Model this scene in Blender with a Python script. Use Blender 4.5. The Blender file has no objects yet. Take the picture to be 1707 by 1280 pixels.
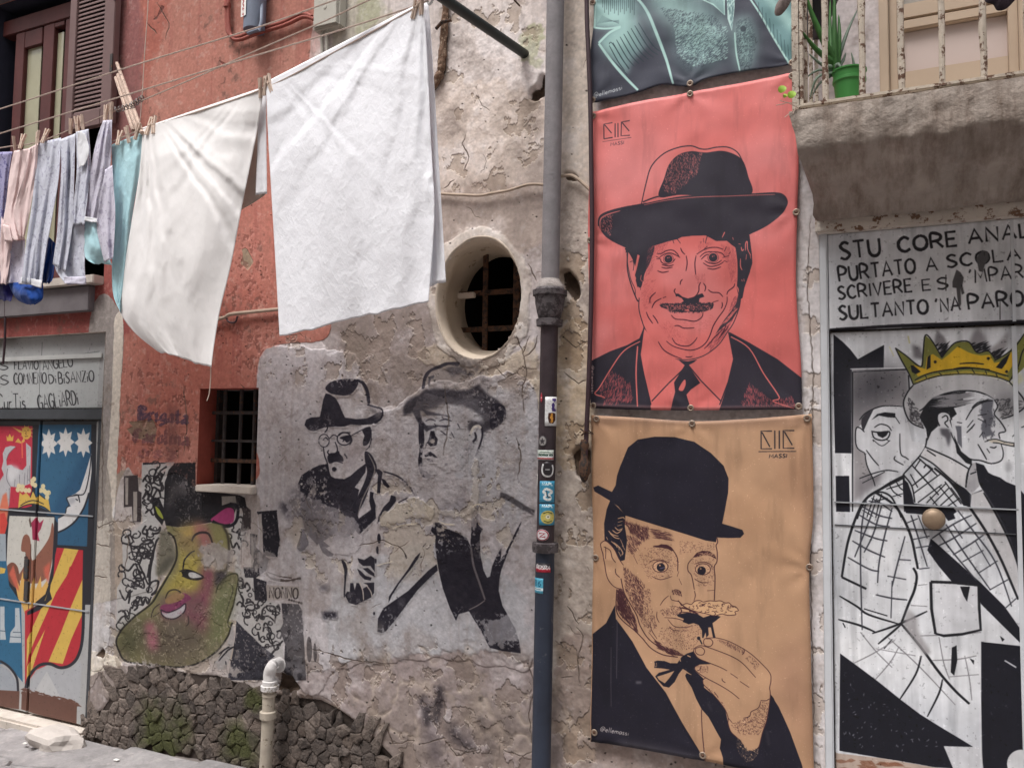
import bpy, bmesh, math, random
import numpy as np
from mathutils import Vector, Matrix, noise as mnoise

random.seed(7)
RNG = np.random.default_rng(11)
scene = bpy.context.scene

# ------------------------------------------------------------------ camera
F = 1350.0; CX, CY = 853.5, 640.0
def _n(v): v = np.array(v, float); return v / np.linalg.norm(v)
XC = _n((2953, -50, -1350))
ZC = np.array((261, -21040, 1350.0)); ZC = _n(ZC - XC * ZC.dot(XC))
YC = np.cross(ZC, XC)
M3 = np.array((XC, YC, ZC))                 # camera (right, down, forward) -> world
CAM = np.array((0.0, -2.75, 1.58))
cam_d = bpy.data.cameras.new('camera'); cam = bpy.data.objects.new('camera', cam_d)
scene.collection.objects.link(cam); scene.camera = cam
r_, u_, b_ = M3 @ (1, 0, 0), M3 @ (0, -1, 0), M3 @ (0, 0, -1)
cam.matrix_world = Matrix(((r_[0], u_[0], b_[0], CAM[0]), (r_[1], u_[1], b_[1], CAM[1]), (r_[2], u_[2], b_[2], CAM[2]), (0, 0, 0, 1)))
cam_d.sensor_width = 36; cam_d.lens = 36 * F / 1707; cam_d.clip_end = 500; cam_d.clip_start = 0.02

# ------------------------------------------------------------------ light
world = bpy.data.worlds.new('World'); scene.world = world; world.use_nodes = True
nt = world.node_tree; nt.nodes.clear()
sky = nt.nodes.new('ShaderNodeTexSky'); sky.sky_type = 'NISHITA'; sky.sun_disc = False
SUN_EL, SUN_ROT = math.radians(66), math.radians(200)
sky.sun_elevation = SUN_EL; sky.sun_rotation = SUN_ROT
sky.dust_density = 4.0; sky.air_density = 1.0
hs = nt.nodes.new('ShaderNodeHueSaturation'); hs.inputs['Saturation'].default_value = 0.2
bg = nt.nodes.new('ShaderNodeBackground'); bg.inputs['Strength'].default_value = 0.13
wo = nt.nodes.new('ShaderNodeOutputWorld')
nt.links.new(sky.outputs[0], hs.inputs['Color']); nt.links.new(hs.outputs[0], bg.inputs[0]); nt.links.new(bg.outputs[0], wo.inputs[0])
sd = bpy.data.lights.new('sun', 'SUN'); sd.energy = 1.3; sd.angle = math.radians(20); sd.color = (1, 0.975, 0.95)
sun = bpy.data.objects.new('sun', sd); scene.collection.objects.link(sun)
# sky sun_rotation is clockwise from +Y
sdir = Vector((math.sin(SUN_ROT) * math.cos(SUN_EL), math.cos(SUN_ROT) * math.cos(SUN_EL), math.sin(SUN_EL)))
sun.rotation_euler = sdir.to_track_quat('Z', 'Y').to_euler(); sun.location = (0, -6, 8)
scene.view_settings.view_transform = 'Standard'; scene.view_settings.look = 'None'
scene.view_settings.exposure = 1.08; scene.view_settings.gamma = 1; scene.view_settings.use_curve_mapping = False

# ------------------------------------------------------------------ projection helpers
def XZ(px, py, y=0.0):
    """photo pixel -> point on the plane at depth y (array friendly)"""
    px = np.asarray(px, float); py = np.asarray(py, float)
    c = np.stack(((px - CX) / F, (py - CY) / F, np.ones_like(px)), -1)
    d = c @ M3.T
    t = (y - CAM[1]) / d[..., 1]
    return CAM[0] + d[..., 0] * t, CAM[2] + d[..., 2] * t
def W(px, py, y=0.0):
    x, z = XZ(px, py, y); return Vector((float(x), float(y), float(z)))

def lin(c):
    c = [v / 255.0 for v in c]
    return tuple((v / 12.92 if v <= 0.04045 else ((v + 0.055) / 1.055) ** 2.4) for v in c)

# ------------------------------------------------------------------ object helpers
COL = scene.collection
def tag(o, label=None, cat=None, group=None, kind=None):
    if label: o['label'] = label
    if cat: o['category'] = cat
    if group: o['group'] = group
    if kind: o['kind'] = kind
    return o
def empty(name, loc=(0, 0, 0), label=None, cat=None, group=None, kind=None, parent=None):
    o = bpy.data.objects.new(name, None); o.location = loc; o.empty_display_size = 0.1
    COL.objects.link(o)
    if parent: o.parent = parent; o.matrix_parent_inverse = Matrix.Translation(-world_loc(parent))
    return tag(o, label, cat, group, kind)
def world_loc(o):
    v = Vector(o.location); 
    if o.parent: v = o.matrix_parent_inverse @ v + world_loc(o.parent)
    return v
def link(name, me, mats, parent=None, smooth=False):
    o = bpy.data.objects.new(name, me); COL.objects.link(o)
    if not isinstance(mats, (list, tuple)): mats = [mats]
    for m in mats: me.materials.append(m)
    if smooth: me.polygons.foreach_set('use_smooth', np.ones(len(me.polygons), bool))
    if parent: o.parent = parent; o.matrix_parent_inverse = Matrix.Translation(-world_loc(parent))
    return o
def mesh_obj(name, verts, faces, mat, parent=None, smooth=False):
    me = bpy.data.meshes.new(name); me.from_pydata([tuple(v) for v in verts], [], faces); me.update()
    return link(name, me, mat, parent, smooth)
class MB:
    def __init__(s): s.v = []; s.f = []
    def add(s, vs, fs):
        k = len(s.v); s.v += [tuple(v) for v in vs]; s.f += [tuple(i + k for i in f) for f in fs]; return s
    def box(s, a, b, bev=0.0):
        x0, y0, z0 = a; x1, y1, z1 = b
        vs = [(x0,y0,z0),(x1,y0,z0),(x1,y1,z0),(x0,y1,z0),(x0,y0,z1),(x1,y0,z1),(x1,y1,z1),(x0,y1,z1)]
        return s.add(vs, [(0,3,2,1),(4,5,6,7),(0,1,5,4),(1,2,6,5),(2,3,7,6),(3,0,4,7)])
    def tube(s, pts, r, n=10, caps=True, jit=0.0):
        pts = [Vector(p) for p in pts]; rs = r if isinstance(r, (list, tuple)) else [r] * len(pts)
        up = Vector((0.13, 0.97, 0.2)); vs = []; fs = []
        for i, p in enumerate(pts):
            t = (pts[min(i + 1, len(pts) - 1)] - pts[max(i - 1, 0)]).normalized()
            a = t.cross(up)
            if a.length < 1e-3: a = t.cross(Vector((1, 0, 0)))
            a.normalize(); b = t.cross(a)
            for k in range(n):
                th = 2 * math.pi * k / n
                rr = rs[i] * (1 + jit * (random.random() - .5))
                vs.append(p + (a * math.cos(th) + b * math.sin(th)) * rr)
        for i in range(len(pts) - 1):
            for k in range(n):
                fs.append((i*n+k, i*n+(k+1) % n, (i+1)*n+(k+1) % n, (i+1)*n+k))
        if caps:
            fs.append(tuple(range(n))[::-1]); fs.append(tuple((len(pts)-1)*n+k for k in range(n)))
        return s.add(vs, fs)
    def lathe(s, c, axis, prof, n=24):
        """prof: (t along axis, radius)"""
        c = Vector(c); axis = Vector(axis).normalized(); a = axis.cross(Vector((0.1, 1, 0))).normalized(); b = axis.cross(a)
        vs = []; fs = []
        for t, r in prof:
            for k in range(n):
                th = 2*math.pi*k/n; vs.append(c + axis*t + (a*math.cos(th)+b*math.sin(th))*r)
        for i in range(len(prof)-1):
            for k in range(n): fs.append((i*n+k, i*n+(k+1) % n, (i+1)*n+(k+1) % n, (i+1)*n+k))
        fs.append(tuple(range(n))[::-1]); fs.append(tuple((len(prof)-1)*n+k for k in range(n)))
        return s.add(vs, fs)
    def prism(s, pts, y0, y1):
        """pts in (x, z), extruded along y from y0 (front) to y1 (back)"""
        n = len(pts); vs = [(x, y0, z) for x, z in pts] + [(x, y1, z) for x, z in pts]
        fs = [tuple(range(n)), tuple(range(n, 2*n))[::-1]] + [(i, i+n, (i+1) % n+n, (i+1) % n) for i in range(n)]
        return s.add(vs, fs)
    def build(s, name, mat, parent=None, smooth=False, bevel=0.0, fixn=True):
        me = bpy.data.meshes.new(name); me.from_pydata(s.v, [], s.f); me.update()
        if fixn or bevel:
            bm = bmesh.new(); bm.from_mesh(me)
            if bevel: bmesh.ops.bevel(bm, geom=list(bm.edges), offset=bevel, segments=2, affect='EDGES', clamp_overlap=True)
            bmesh.ops.recalc_face_normals(bm, faces=bm.faces); bm.to_mesh(me); bm.free()
        o = link(name, me, mat, parent, smooth)
        if smooth:
            try: me.set_sharp_from_angle(angle=math.radians(40))
            except Exception: pass
        return o
def cat_rom(P, closed=False, n=7):
    P = [np.array(p, float) for p in P]; m = len(P)
    if m < 3: return P
    out = []
    rng = range(m if closed else m - 1)
    for i in rng:
        p0 = P[(i-1) % m] if (closed or i > 0) else P[0]
        p1 = P[i]; p2 = P[(i+1) % m]; p3 = P[(i+2) % m] if (closed or i + 2 < m) else P[-1]
        for k in range(n):
            t = k / n
            out.append(0.5*((2*p1)+(-p0+p2)*t+(2*p0-5*p1+4*p2-p3)*t*t+(-p0+3*p1-3*p2+p3)*t**3))
    if not closed: out.append(P[-1])
    return out

# ------------------------------------------------------------------ noise on arrays
def vnoise(h, w, cell, seed):
    r = np.random.default_rng(seed); cy = cx = cell
    if isinstance(cell, tuple): cy, cx = cell
    g = r.random((int(h / cy) + 3, int(w / cx) + 3)).astype(np.float32)
    def ax(n, c):
        p = np.arange(n, dtype=np.float32) / c; i = p.astype(int); t = p - i; return i, (t*t*(3-2*t)).astype(np.float32)
    iy, ty = ax(h, cy); ix, tx = ax(w, cx)
    a = g[iy]*(1-ty)[:, None] + g[iy+1]*ty[:, None]
    return a[:, ix]*(1-tx) + a[:, ix+1]*tx
def fbm(h, w, cell, octv=4, seed=0, gain=0.5):
    out = np.zeros((h, w), np.float32); amp = 1; tot = 0
    for o in range(octv):
        c = (cell[0]/2**o, cell[1]/2**o) if isinstance(cell, tuple) else cell/2**o
        if (min(c) if isinstance(c, tuple) else c) < 1: break
        out += amp*vnoise(h, w, c, seed*31+o); tot += amp; amp *= gain
    return out/tot
def blur(m, k):
    k = int(k)
    if k < 1: return m
    for ax in (0, 1):
        for _ in range(2):
            p = np.concatenate([np.repeat(np.take(m, [0], ax), k, ax), m, np.repeat(np.take(m, [-1], ax), k+1, ax)], ax)
            c = np.cumsum(p, ax, dtype=np.float64)
            n = m.shape[ax]
            hi = np.take(c, np.arange(2*k, 2*k+n), ax); lo = np.take(c, np.arange(0, n), ax)
            m = ((hi-lo)/(2*k)).astype(np.float32)
    return m
def sstep(x, a, b): t = np.clip((x-a)/(b-a), 0, 1); return t*t*(3-2*t)

# ------------------------------------------------------------------ painter
def pts_of(s):
    if isinstance(s, str): return [tuple(float(v) for v in q.split(',')) for q in s.split()]
    return list(s)
GLY = {
'A':(.8,["0,0 .4,1 .8,0",".14,.35 .66,.35"]),'B':(.65,["0,0 0,1 .42,.95 .5,.75 .38,.55 0,.52",".38,.53 .62,.35 .58,.1 .35,0 0,0"]),
'C':(.7,[".68,.82 .4,1 .1,.8 0,.5 .1,.16 .4,0 .7,.16"]),'D':(.7,["0,0 0,1",  "0,1 .45,.9 .7,.5 .45,.08 0,0"]),
'E':(.6,[".6,1 0,1 0,0 .6,0","0,.52 .5,.52"]),'F':(.6,[".6,1 0,1 0,0","0,.52 .45,.52"]),
'G':(.75,[".7,.85 .4,1 .1,.8 0,.5 .12,.14 .42,0 .72,.15 .72,.45 .42,.45"]),'H':(.7,["0,0 0,1",".7,0 .7,1","0,.5 .7,.5"]),
'I':(.12,[".06,0 .06,1"]),'L':(.6,["0,1 0,0 .6,0"]),'M':(.9,["0,0 .1,1 .45,.35 .8,1 .9,0"]),'N':(.7,["0,0 .03,1 .67,0 .7,1"]),
'O':(.8,[".4,1 .1,.82 0,.5 .1,.15 .4,0 .7,.15 .8,.5 .7,.84 .4,1"]),'P':(.65,["0,0 0,1 .45,.97 .65,.75 .45,.5 0,.46"]),
'R':(.7,["0,0 0,1 .45,.97 .62,.76 .45,.52 0,.48",".3,.48 .7,0"]),'S':(.6,[".58,.88 .3,1 .05,.8 .2,.58 .45,.42 .58,.22 .3,0 0,.12"]),
'T':(.7,["0,1 .7,1",".35,1 .35,0"]),'U':(.7,["0,1 .02,.3 .2,.03 .5,.03 .68,.3 .7,1"]),'V':(.7,["0,1 .35,0 .7,1"]),
'Z':(.6,["0,1 .6,1 0,0 .6,0"]),"'":(.15,[".12,1.05 0,.8"]),' ':(.5,[]),
'a':(.5,[".48,.5 .2,.52 0,.28 .15,.02 .45,.2 .48,.5 .5,.02"]),'c':(.45,[".45,.45 .2,.52 0,.27 .2,0 .45,.08"]),
'd':(.5,[".48,.4 .2,.5 0,.25 .2,0 .48,.2",".48,1 .48,0"]),'e':(.45,["0,.26 .45,.3 .25,.52 0,.27 .2,0 .45,.08"]),
'g':(.5,[".48,.45 .2,.52 0,.28 .2,.05 .46,.2",".48,.5 .45,-.25 .2,-.35 .02,-.25"]),'i':(.12,[".06,.5 .06,0",".06,.72 .06,.78"]),
'l':(.12,[".06,1 .06,0"]),'m':(.75,["0,.5 0,0","0,.35 .2,.5 .36,.4 .36,0",".36,.38 .55,.5 .72,.4 .74,0"]),
'n':(.45,["0,.5 0,0","0,.35 .22,.5 .42,.4 .44,0"]),'o':(.48,[".24,.52 0,.27 .24,0 .48,.27 .24,.52"]),
'p':(.48,["0,.5 0,-.35","0,.45 .28,.52 .46,.27 .24,0 0,.08"]),'r':(.35,["0,.5 0,0","0,.32 .15,.48 .35,.48"]),
's':(.38,[".36,.45 .1,.5 .05,.32 .35,.2 .3,.02 0,.05"]),'t':(.35,[".15,.9 .15,.1 .35,.02","0,.6 .35,.6"]),
'u':(.45,["0,.5 .02,.1 .22,0 .42,.15","  .44,.5 .45,0".strip()]),'@':(.9,[".62,.3 .4,.6 .25,.35 .45,.15 .62,.35 .65,.7",".65,.3 .85,.3 .9,.6 .6,.95 .2,.85 0,.4 .2,0 .65,-.05"]),
'0':(.55,[".27,1 0,.5 .27,0 .55,.5 .27,1"]),'8':(.5,[".25,1 .02,.75 .45,.3 .25,0 .02,.28 .48,.72 .25,1"]),'1':(.3,["0,.7 .25,1 .25,0"]),
'6':(.5,[".45,.9 .1,.6 .05,.2 .3,0 .5,.25 .3,.5 .08,.35"]),
'v':(.4,["0,.5 .2,0 .4,.5"]),'y':(.4,["0,.5 .2,.05",".4,.5 .1,-.3"]),
}
CURVY = set("CGOSUBDPRacdegopsu@086mn")
_NC = {}
class Canvas:
    def __init__(s, w, h, mp, bg):
        s.w, s.h, s.mp = int(w), int(h), mp
        s.rgb = np.empty((s.h, s.w, 3), np.float32); s.rgb[:] = np.array(bg, np.float32)/255
        s.tf = (0, 0, 1.0); s.gm = None; s.wear = None; s.base = None; s.edge = None
    def T(s, P):
        P = np.array(P, float); ox, oy, k = s.tf
        x, y = s.mp(ox+P[:, 0]/k, oy+P[:, 1]/k)
        return np.stack((x, y), 1)
    def raster(s, P):
        """P canvas coords -> (slice, coverage)"""
        x0 = max(int(math.floor(P[:, 0].min()))-1, 0); x1 = min(int(math.ceil(P[:, 0].max()))+2, s.w)
        y0 = max(int(math.floor(P[:, 1].min()))-1, 0); y1 = min(int(math.ceil(P[:, 1].max()))+2, s.h)
        if x1 <= x0 or y1 <= y0: return None
        N = 3; nr = (y1-y0)*N; wb = x1-x0
        ys = y0+(np.arange(nr)+.5)/N
        ax, ay = P[:, 0], P[:, 1]; bx, by = np.roll(ax, -1), np.roll(ay, -1)
        acc = np.zeros(nr*(wb+2))
        CH = max(1, int(4e6//max(nr, 1)))
        for c in range(0, len(ax), CH):
            a0, a1, b0, b1 = ax[c:c+CH], ay[c:c+CH], bx[c:c+CH], by[c:c+CH]
            Y = ys[:, None]; up = (a1 <= Y) & (b1 > Y); dn = (b1 <= Y) & (a1 > Y)
            r, e = np.nonzero(up | dn)
            if len(r) == 0: continue
            t = (ys[r]-a1[e])/(b1[e]-a1[e]); xx = np.clip(a0[e]+t*(b0[e]-a0[e])-x0, 0, wb)
            d = np.where(up[r, e], 1.0, -1.0); ix = np.floor(xx).astype(int); fr = xx-ix
            acc += np.bincount(r*(wb+2)+ix, d*(1-fr), minlength=acc.size)
            acc += np.bincount(r*(wb+2)+np.minimum(ix+1, wb+1), d*fr, minlength=acc.size)
        cov = np.abs(np.cumsum(acc.reshape(nr, wb+2), 1))[:, :wb]
        cov = np.minimum(cov, 1).reshape(y1-y0, N, wb).mean(1).astype(np.float32)
        return (slice(y0, y1), slice(x0, x1)), cov
    def put(s, sl, m, col, alpha=1.0):
        if s.wear is not None: m = m*s.wear[sl]
        m = m*alpha
        s.rgb[sl] = s.rgb[sl]*(1-m[..., None])+np.array(col, np.float32)/255*m[..., None]
        if s.gm is not None: s.gm[sl] = np.maximum(s.gm[sl], m)
    def fill(s, P, col, smooth=False, soft=0, alpha=1.0):
        P = pts_of(P)
        if smooth: P = cat_rom(P, True)
        R = s.raster(s.T(P))
        if R is None: return
        sl, m = R
        if soft:
            soft = int(soft); f = np.zeros((sl[0].stop-sl[0].start+4*soft, sl[1].stop-sl[1].start+4*soft), np.float32)
            f[2*soft:2*soft+m.shape[0], 2*soft:2*soft+m.shape[1]] = m; f = blur(f, soft)
            ya, xa = sl[0].start-2*soft, sl[1].start-2*soft; yb, xb = ya+f.shape[0], xa+f.shape[1]
            cy0, cx0, cy1, cx1 = max(ya, 0), max(xa, 0), min(yb, s.h), min(xb, s.w)
            m = f[cy0-ya:cy1-ya, cx0-xa:cx1-xa]; sl = (slice(cy0, cy1), slice(cx0, cx1))
        s.put(sl, m, col, alpha)
    def stroke(s, P, w, col, smooth=True, taper=0.0, alpha=1.0, soft=0, wob=0.0):
        P = pts_of(P)
        if len(P) < 2: return
        if smooth and len(P) > 2: P = cat_rom(P, False, 5)
        P = np.array(P, float); d = np.gradient(P, axis=0); L = np.hypot(d[:, 0], d[:, 1])+1e-9
        nn = np.stack((-d[:, 1]/L, d[:, 0]/L), 1); t = np.linspace(0, 1, len(P))
        ww = np.full(len(P), w/2.0)
        if taper: ww = ww*((1-taper)+taper*np.sin(np.pi*np.clip(t*.94+.03, 0, 1))**.6)
        if wob: ww = ww*(1+wob*(RNG.random(len(P))-.5))
        a = P+nn*ww[:, None]; b = P-nn*ww[:, None]
        s.fill(np.concatenate((a, b[::-1])), col, alpha=alpha, soft=soft)
    def many(s, strs, w, col, **k):
        for q in strs: s.stroke(q, w, col, **k)
    def disc(s, cx, cy, rx, col, ry=None, **k):
        ry = ry or rx
        s.fill([(cx+rx*math.cos(a), cy+ry*math.sin(a)) for a in np.linspace(0, 2*math.pi, 28, endpoint=False)], col, **k)
    def ring(s, cx, cy, rx, w, col, ry=None, **k):
        ry = ry or rx
        s.stroke([(cx+rx*math.cos(a), cy+ry*math.sin(a)) for a in np.linspace(0, 2*math.pi+.05, 30)], w, col, smooth=False, **k)
    def hatch(s, poly, n, ang, ln, w, col, jit=8, alpha=1.0, curve=0.0):
        """n short strokes inside poly, direction ang degrees"""
        n = int(n*1.45); alpha = min(1, alpha*1.2); P = np.array(pts_of(poly), float); x0, y0 = P.min(0); x1, y1 = P.max(0); k = 0; tries = 0
        while k < n and tries < n*6:
            tries += 1
            x = x0+(x1-x0)*RNG.random(); y = y0+(y1-y0)*RNG.random()
            ins = False; j = len(P)-1
            for i in range(len(P)):
                if (P[i, 1] > y) != (P[j, 1] > y) and x < (P[j, 0]-P[i, 0])*(y-P[i, 1])/(P[j, 1]-P[i, 1])+P[i, 0]: ins = not ins
                j = i
            if not ins: continue
            a = math.radians(ang+jit*(RNG.random()-.5)*2); l = ln*(.5+RNG.random())/2; dx, dy = math.cos(a)*l, math.sin(a)*l
            s.fill([(x-dx, y-dy), (x-dy*.04-w/2*math.sin(a), y+w/2*math.cos(a)), (x+dx, y+dy), (x+w/2*math.sin(a), y-w/2*math.cos(a))], col, alpha=alpha)
            k += 1
    def text(s, txt, p0, p1, h, w, col, gap=.22, slant=0.0, taper=.25, jit=0.0, nib=None, **k):
        tot = sum(GLY[c][0]+gap for c in txt)-gap
        p0 = np.array(p0, float); p1 = np.array(p1, float); ex = (p1-p0)/tot; n = ex/np.linalg.norm(ex); up = np.array((n[1], -n[0]))*h
        x = 0.0
        for c in txt:
            gw, st = GLY[c]
            jy = (RNG.random()-.5)*jit
            for q in st:
                q = [tuple(float(v) for v in a.split(',')) for a in q.split()]
                pp = [tuple(p0+ex*(x+a+slant*b)+up*(b+jy)) for a, b in q]
                if nib:
                    pp = cat_rom(pp, False, 4) if (c in CURVY and len(pp) > 2) else [np.array(v) for v in pp]
                    nv = np.array(nib)
                    for a_, b_ in zip(pp[:-1], pp[1:]):
                        a_ = np.array(a_); b_ = np.array(b_)
                        s.fill([a_-nv, a_+nv, b_+nv, b_-nv], col, **k)
                        e = np.array((nv[1], -nv[0]))*.3
                        s.fill([a_-nv-e, a_+nv-e, a_+nv+e, a_-nv+e], col, **k)
                else:
                    s.stroke(pp, w, col, smooth=(c in CURVY), taper=taper, **k)
            x += gw+gap
    def local_mask(s, P, edge, amp, seed, cell=30, smooth=True, soft=.12):
        P = pts_of(P)
        if smooth: P = cat_rom(P, True)
        T = s.T(P); pad = edge*4+6
        x0 = max(int(T[:, 0].min())-pad, 0); x1 = min(int(T[:, 0].max())+pad, s.w); y0 = max(int(T[:, 1].min())-pad, 0); y1 = min(int(T[:, 1].max())+pad, s.h)
        if x1 <= x0 or y1 <= y0: return (slice(0, 1), slice(0, 1)), np.zeros((1, 1), np.float32)
        m = np.zeros((y1-y0, x1-x0), np.float32); R = s.raster(T)
        if R is not None:
            m[R[0][0].start-y0:R[0][0].stop-y0, R[0][1].start-x0:R[0][1].stop-x0] = R[1]
        m = blur(m, edge)
        key = (s.h, s.w, cell)
        if key not in _NC: _NC[key] = fbm(s.h, s.w, cell, 4, 777+cell, .6)
        n = _NC[key]; iy = (np.arange(y0, y1)+seed*173) % s.h; ix = (np.arange(x0, x1)+seed*311) % s.w
        n = n[iy][:, ix]
        return (slice(y0, y1), slice(x0, x1)), sstep(m+(n-.5)*amp*4*m*(1-m), .5-soft, .5+soft)
    def noisy_mask(s, P, edge, amp, seed, **k):
        sl, m = s.local_mask(P, edge, amp, seed, **k); f = np.zeros((s.h, s.w), np.float32); f[sl] = m; return f
    def region(s, P, col, edge=10, amp=.8, seed=1, alpha=1.0, **k):
        sl, m = s.local_mask(P, edge, amp, seed, **k); s.put(sl, m, col, alpha); return sl, m
    def erase(s, P, strength=1.0, edge=14, amp=1.6, seed=3, **k):
        sl, m = s.local_mask(P, edge, amp, seed, **k); m = (m*strength)[..., None]
        s.rgb[sl] = s.rgb[sl]*(1-m)+s.base[sl]*m
    def image(s, name, colorspace='sRGB'):
        im = bpy.data.images.new(name, s.w, s.h, alpha=False)
        a = np.ones((s.h, s.w, 4), np.float32); a[..., :3] = np.clip(s.rgb[::-1], 0, 1)
        im.pixels.foreach_set(a.ravel()); im.update(); im.pack(); return im
def grey_image(name, a):
    h, w = a.shape; im = bpy.data.images.new(name, w, h, alpha=False); im.colorspace_settings.name = 'Non-Color'
    b = np.ones((h, w, 4), np.float32); b[..., :3] = np.clip(a[::-1], 0, 1)[..., None]
    im.pixels.foreach_set(b.ravel()); im.update(); im.pack(); return im
def plane_canvas(x0, x1, z0, z1, y, res, bg):
    def mp(px, py):
        X, Z = XZ(px, py, y); return (X-x0)/res, (z1-Z)/res
    c = Canvas((x1-x0)/res, (z1-z0)/res, mp, bg); c.b = (x0, x1, z0, z1, y, res); return c
def px_canvas(pxs, y, res, bg, margin=.03):
    X, Z = XZ([p[0] for p in pxs], [p[1] for p in pxs], y)
    return plane_canvas(X.min()-margin, X.max()+margin, Z.min()-margin, Z.max()+margin, y, res, bg)

# ------------------------------------------------------------------ materials
def _new(name):
    m = bpy.data.materials.new(name); m.use_nodes = True; return m, m.node_tree, m.node_tree.nodes['Principled BSDF']
def mat(name, col, rough=.7, var=.18, scale=12, bump=.15, bscale=None, metal=0.0, col2=None, spec=.35, thresh=None, rnd=0.0, dist=.004, soft=.04, drip=False):
    """procedural: noise-mottled colour with bump; col2 + thresh adds worn patches"""
    m, t, p = _new(name); N = t.nodes.new; L = t.links.new
    tc = N('ShaderNodeNewGeometry'); no = N('ShaderNodeTexNoise'); no.inputs['Scale'].default_value = scale; no.inputs['Detail'].default_value = 6; no.inputs['Roughness'].default_value = .65
    L(tc.outputs['Position'], no.inputs['Vector'])
    cr = N('ShaderNodeValToRGB'); c = lin(col)
    cr.color_ramp.elements[0].position = .3; cr.color_ramp.elements[1].position = .7
    cr.color_ramp.elements[0].color = (*[max(v*(1-var), 0) for v in c], 1); cr.color_ramp.elements[1].color = (*[min(v*(1+var), 1) for v in c], 1)
    L(no.outputs[0], cr.inputs[0]); out = cr.outputs[0]
    if col2 is not None:
        n2 = N('ShaderNodeTexNoise'); n2.inputs['Scale'].default_value = scale*1.7; n2.inputs['Detail'].default_value = 8; n2.inputs['Roughness'].default_value = .7
        if drip:
            mp = N('ShaderNodeMapping'); mp.inputs['Scale'].default_value = (1.6, .5, .35); L(tc.outputs['Position'], mp.inputs['Vector']); L(mp.outputs[0], n2.inputs['Vector'])
        else: L(tc.outputs['Position'], n2.inputs['Vector'])
        r2 = N('ShaderNodeValToRGB'); th = thresh or .55; r2.color_ramp.elements[0].position = th; r2.color_ramp.elements[1].position = th+soft
        L(n2.outputs[0], r2.inputs[0]); mx = N('ShaderNodeMix'); mx.data_type = 'RGBA'; L(r2.outputs[0], mx.inputs[0]); L(out, mx.inputs[6]); mx.inputs[7].default_value = (*lin(col2), 1); out = mx.outputs[2]
    if rnd:
        oi = N('ShaderNodeObjectInfo'); mr = N('ShaderNodeMapRange'); mr.inputs[3].default_value = 1-rnd; mr.inputs[4].default_value = 1+rnd
        L(oi.outputs['Random'], mr.inputs[0]); hv = N('ShaderNodeHueSaturation'); L(mr.outputs[0], hv.inputs['Value']); L(out, hv.inputs['Color']); out = hv.outputs[0]
    L(out, p.inputs['Base Color']); p.inputs['Roughness'].default_value = rough; p.inputs['Metallic'].default_value = metal
    p.inputs['Specular IOR Level'].default_value = spec
    if bump:
        nb = N('ShaderNodeTexNoise'); nb.inputs['Scale'].default_value = bscale or scale*5; nb.inputs['Detail'].default_value = 8; nb.inputs['Roughness'].default_value = .6
        L(tc.outputs['Position'], nb.inputs['Vector']); bp = N('ShaderNodeBump'); bp.inputs['Strength'].default_value = min(1, bump); bp.inputs['Distance'].default_value = dist*max(1, bump)
        L(nb.outputs[0], bp.inputs['Height']); L(bp.outputs[0], p.inputs['Normal'])
    return m
def imgmat(name, im, rough=.8, bump=.2, bscale=60, spec=.3, him=None, hdist=.004, var=.06, bdist=.002):
    m, t, p = _new(name); N = t.nodes.new; L = t.links.new
    ti = N('ShaderNodeTexImage'); ti.image = im; ti.interpolation = 'Linear'; ti.extension = 'EXTEND'
    g = N('ShaderNodeNewGeometry'); no = N('ShaderNodeTexNoise'); no.inputs['Scale'].default_value = bscale*.7; no.inputs['Detail'].default_value = 5
    L(g.outputs['Position'], no.inputs['Vector'])
    mr = N('ShaderNodeMapRange'); mr.inputs[1].default_value = .3; mr.inputs[2].default_value = .7; mr.inputs[3].default_value = 1-var; mr.inputs[4].default_value = 1+var
    hv = N('ShaderNodeHueSaturation'); L(no.outputs[0], mr.inputs[0]); L(mr.outputs[0], hv.inputs['Value']); L(ti.outputs[0], hv.inputs['Color']); L(hv.outputs[0], p.inputs['Base Color'])
    p.inputs['Roughness'].default_value = rough; p.inputs['Specular IOR Level'].default_value = spec
    nb = N('ShaderNodeTexNoise'); nb.inputs['Scale'].default_value = bscale; nb.inputs['Detail'].default_value = 7; nb.inputs['Roughness'].default_value = .62
    L(g.outputs['Position'], nb.inputs['Vector']); bp = N('ShaderNodeBump'); bp.inputs['Strength'].default_value = min(bump, 1); bp.inputs['Distance'].default_value = bdist
    L(nb.outputs[0], bp.inputs['Height'])
    if him:
        th = N('ShaderNodeTexImage'); th.image = him; b2 = N('ShaderNodeBump'); b2.inputs['Strength'].default_value = 1; b2.inputs['Distance'].default_value = hdist
        L(th.outputs[0], b2.inputs['Height']); L(bp.outputs[0], b2.inputs['Normal']); L(b2.outputs[0], p.inputs['Normal'])
    else: L(bp.outputs[0], p.inputs['Normal'])
    return m
def uv_planar(o, b):
    x0, x1, z0, z1 = b[:4]; me = o.data; n = len(me.vertices); co = np.empty(n*3); me.vertices.foreach_get('co', co); co = co.reshape(-1, 3)
    ol = world_loc(o)
    li = np.empty(len(me.loops), int); me.loops.foreach_get('vertex_index', li)
    w = x1-x0; hh = z1-z0; res = b[5]; w = int(w/res)*res; h2 = int(hh/res)*res
    uv = np.stack(((co[li, 0]-x0)/w, 1-(z1-co[li, 2])/h2), 1)
    l = me.uv_layers.new(name='uv'); l.data.foreach_set('uv', uv.astype(np.float32).ravel())
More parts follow.
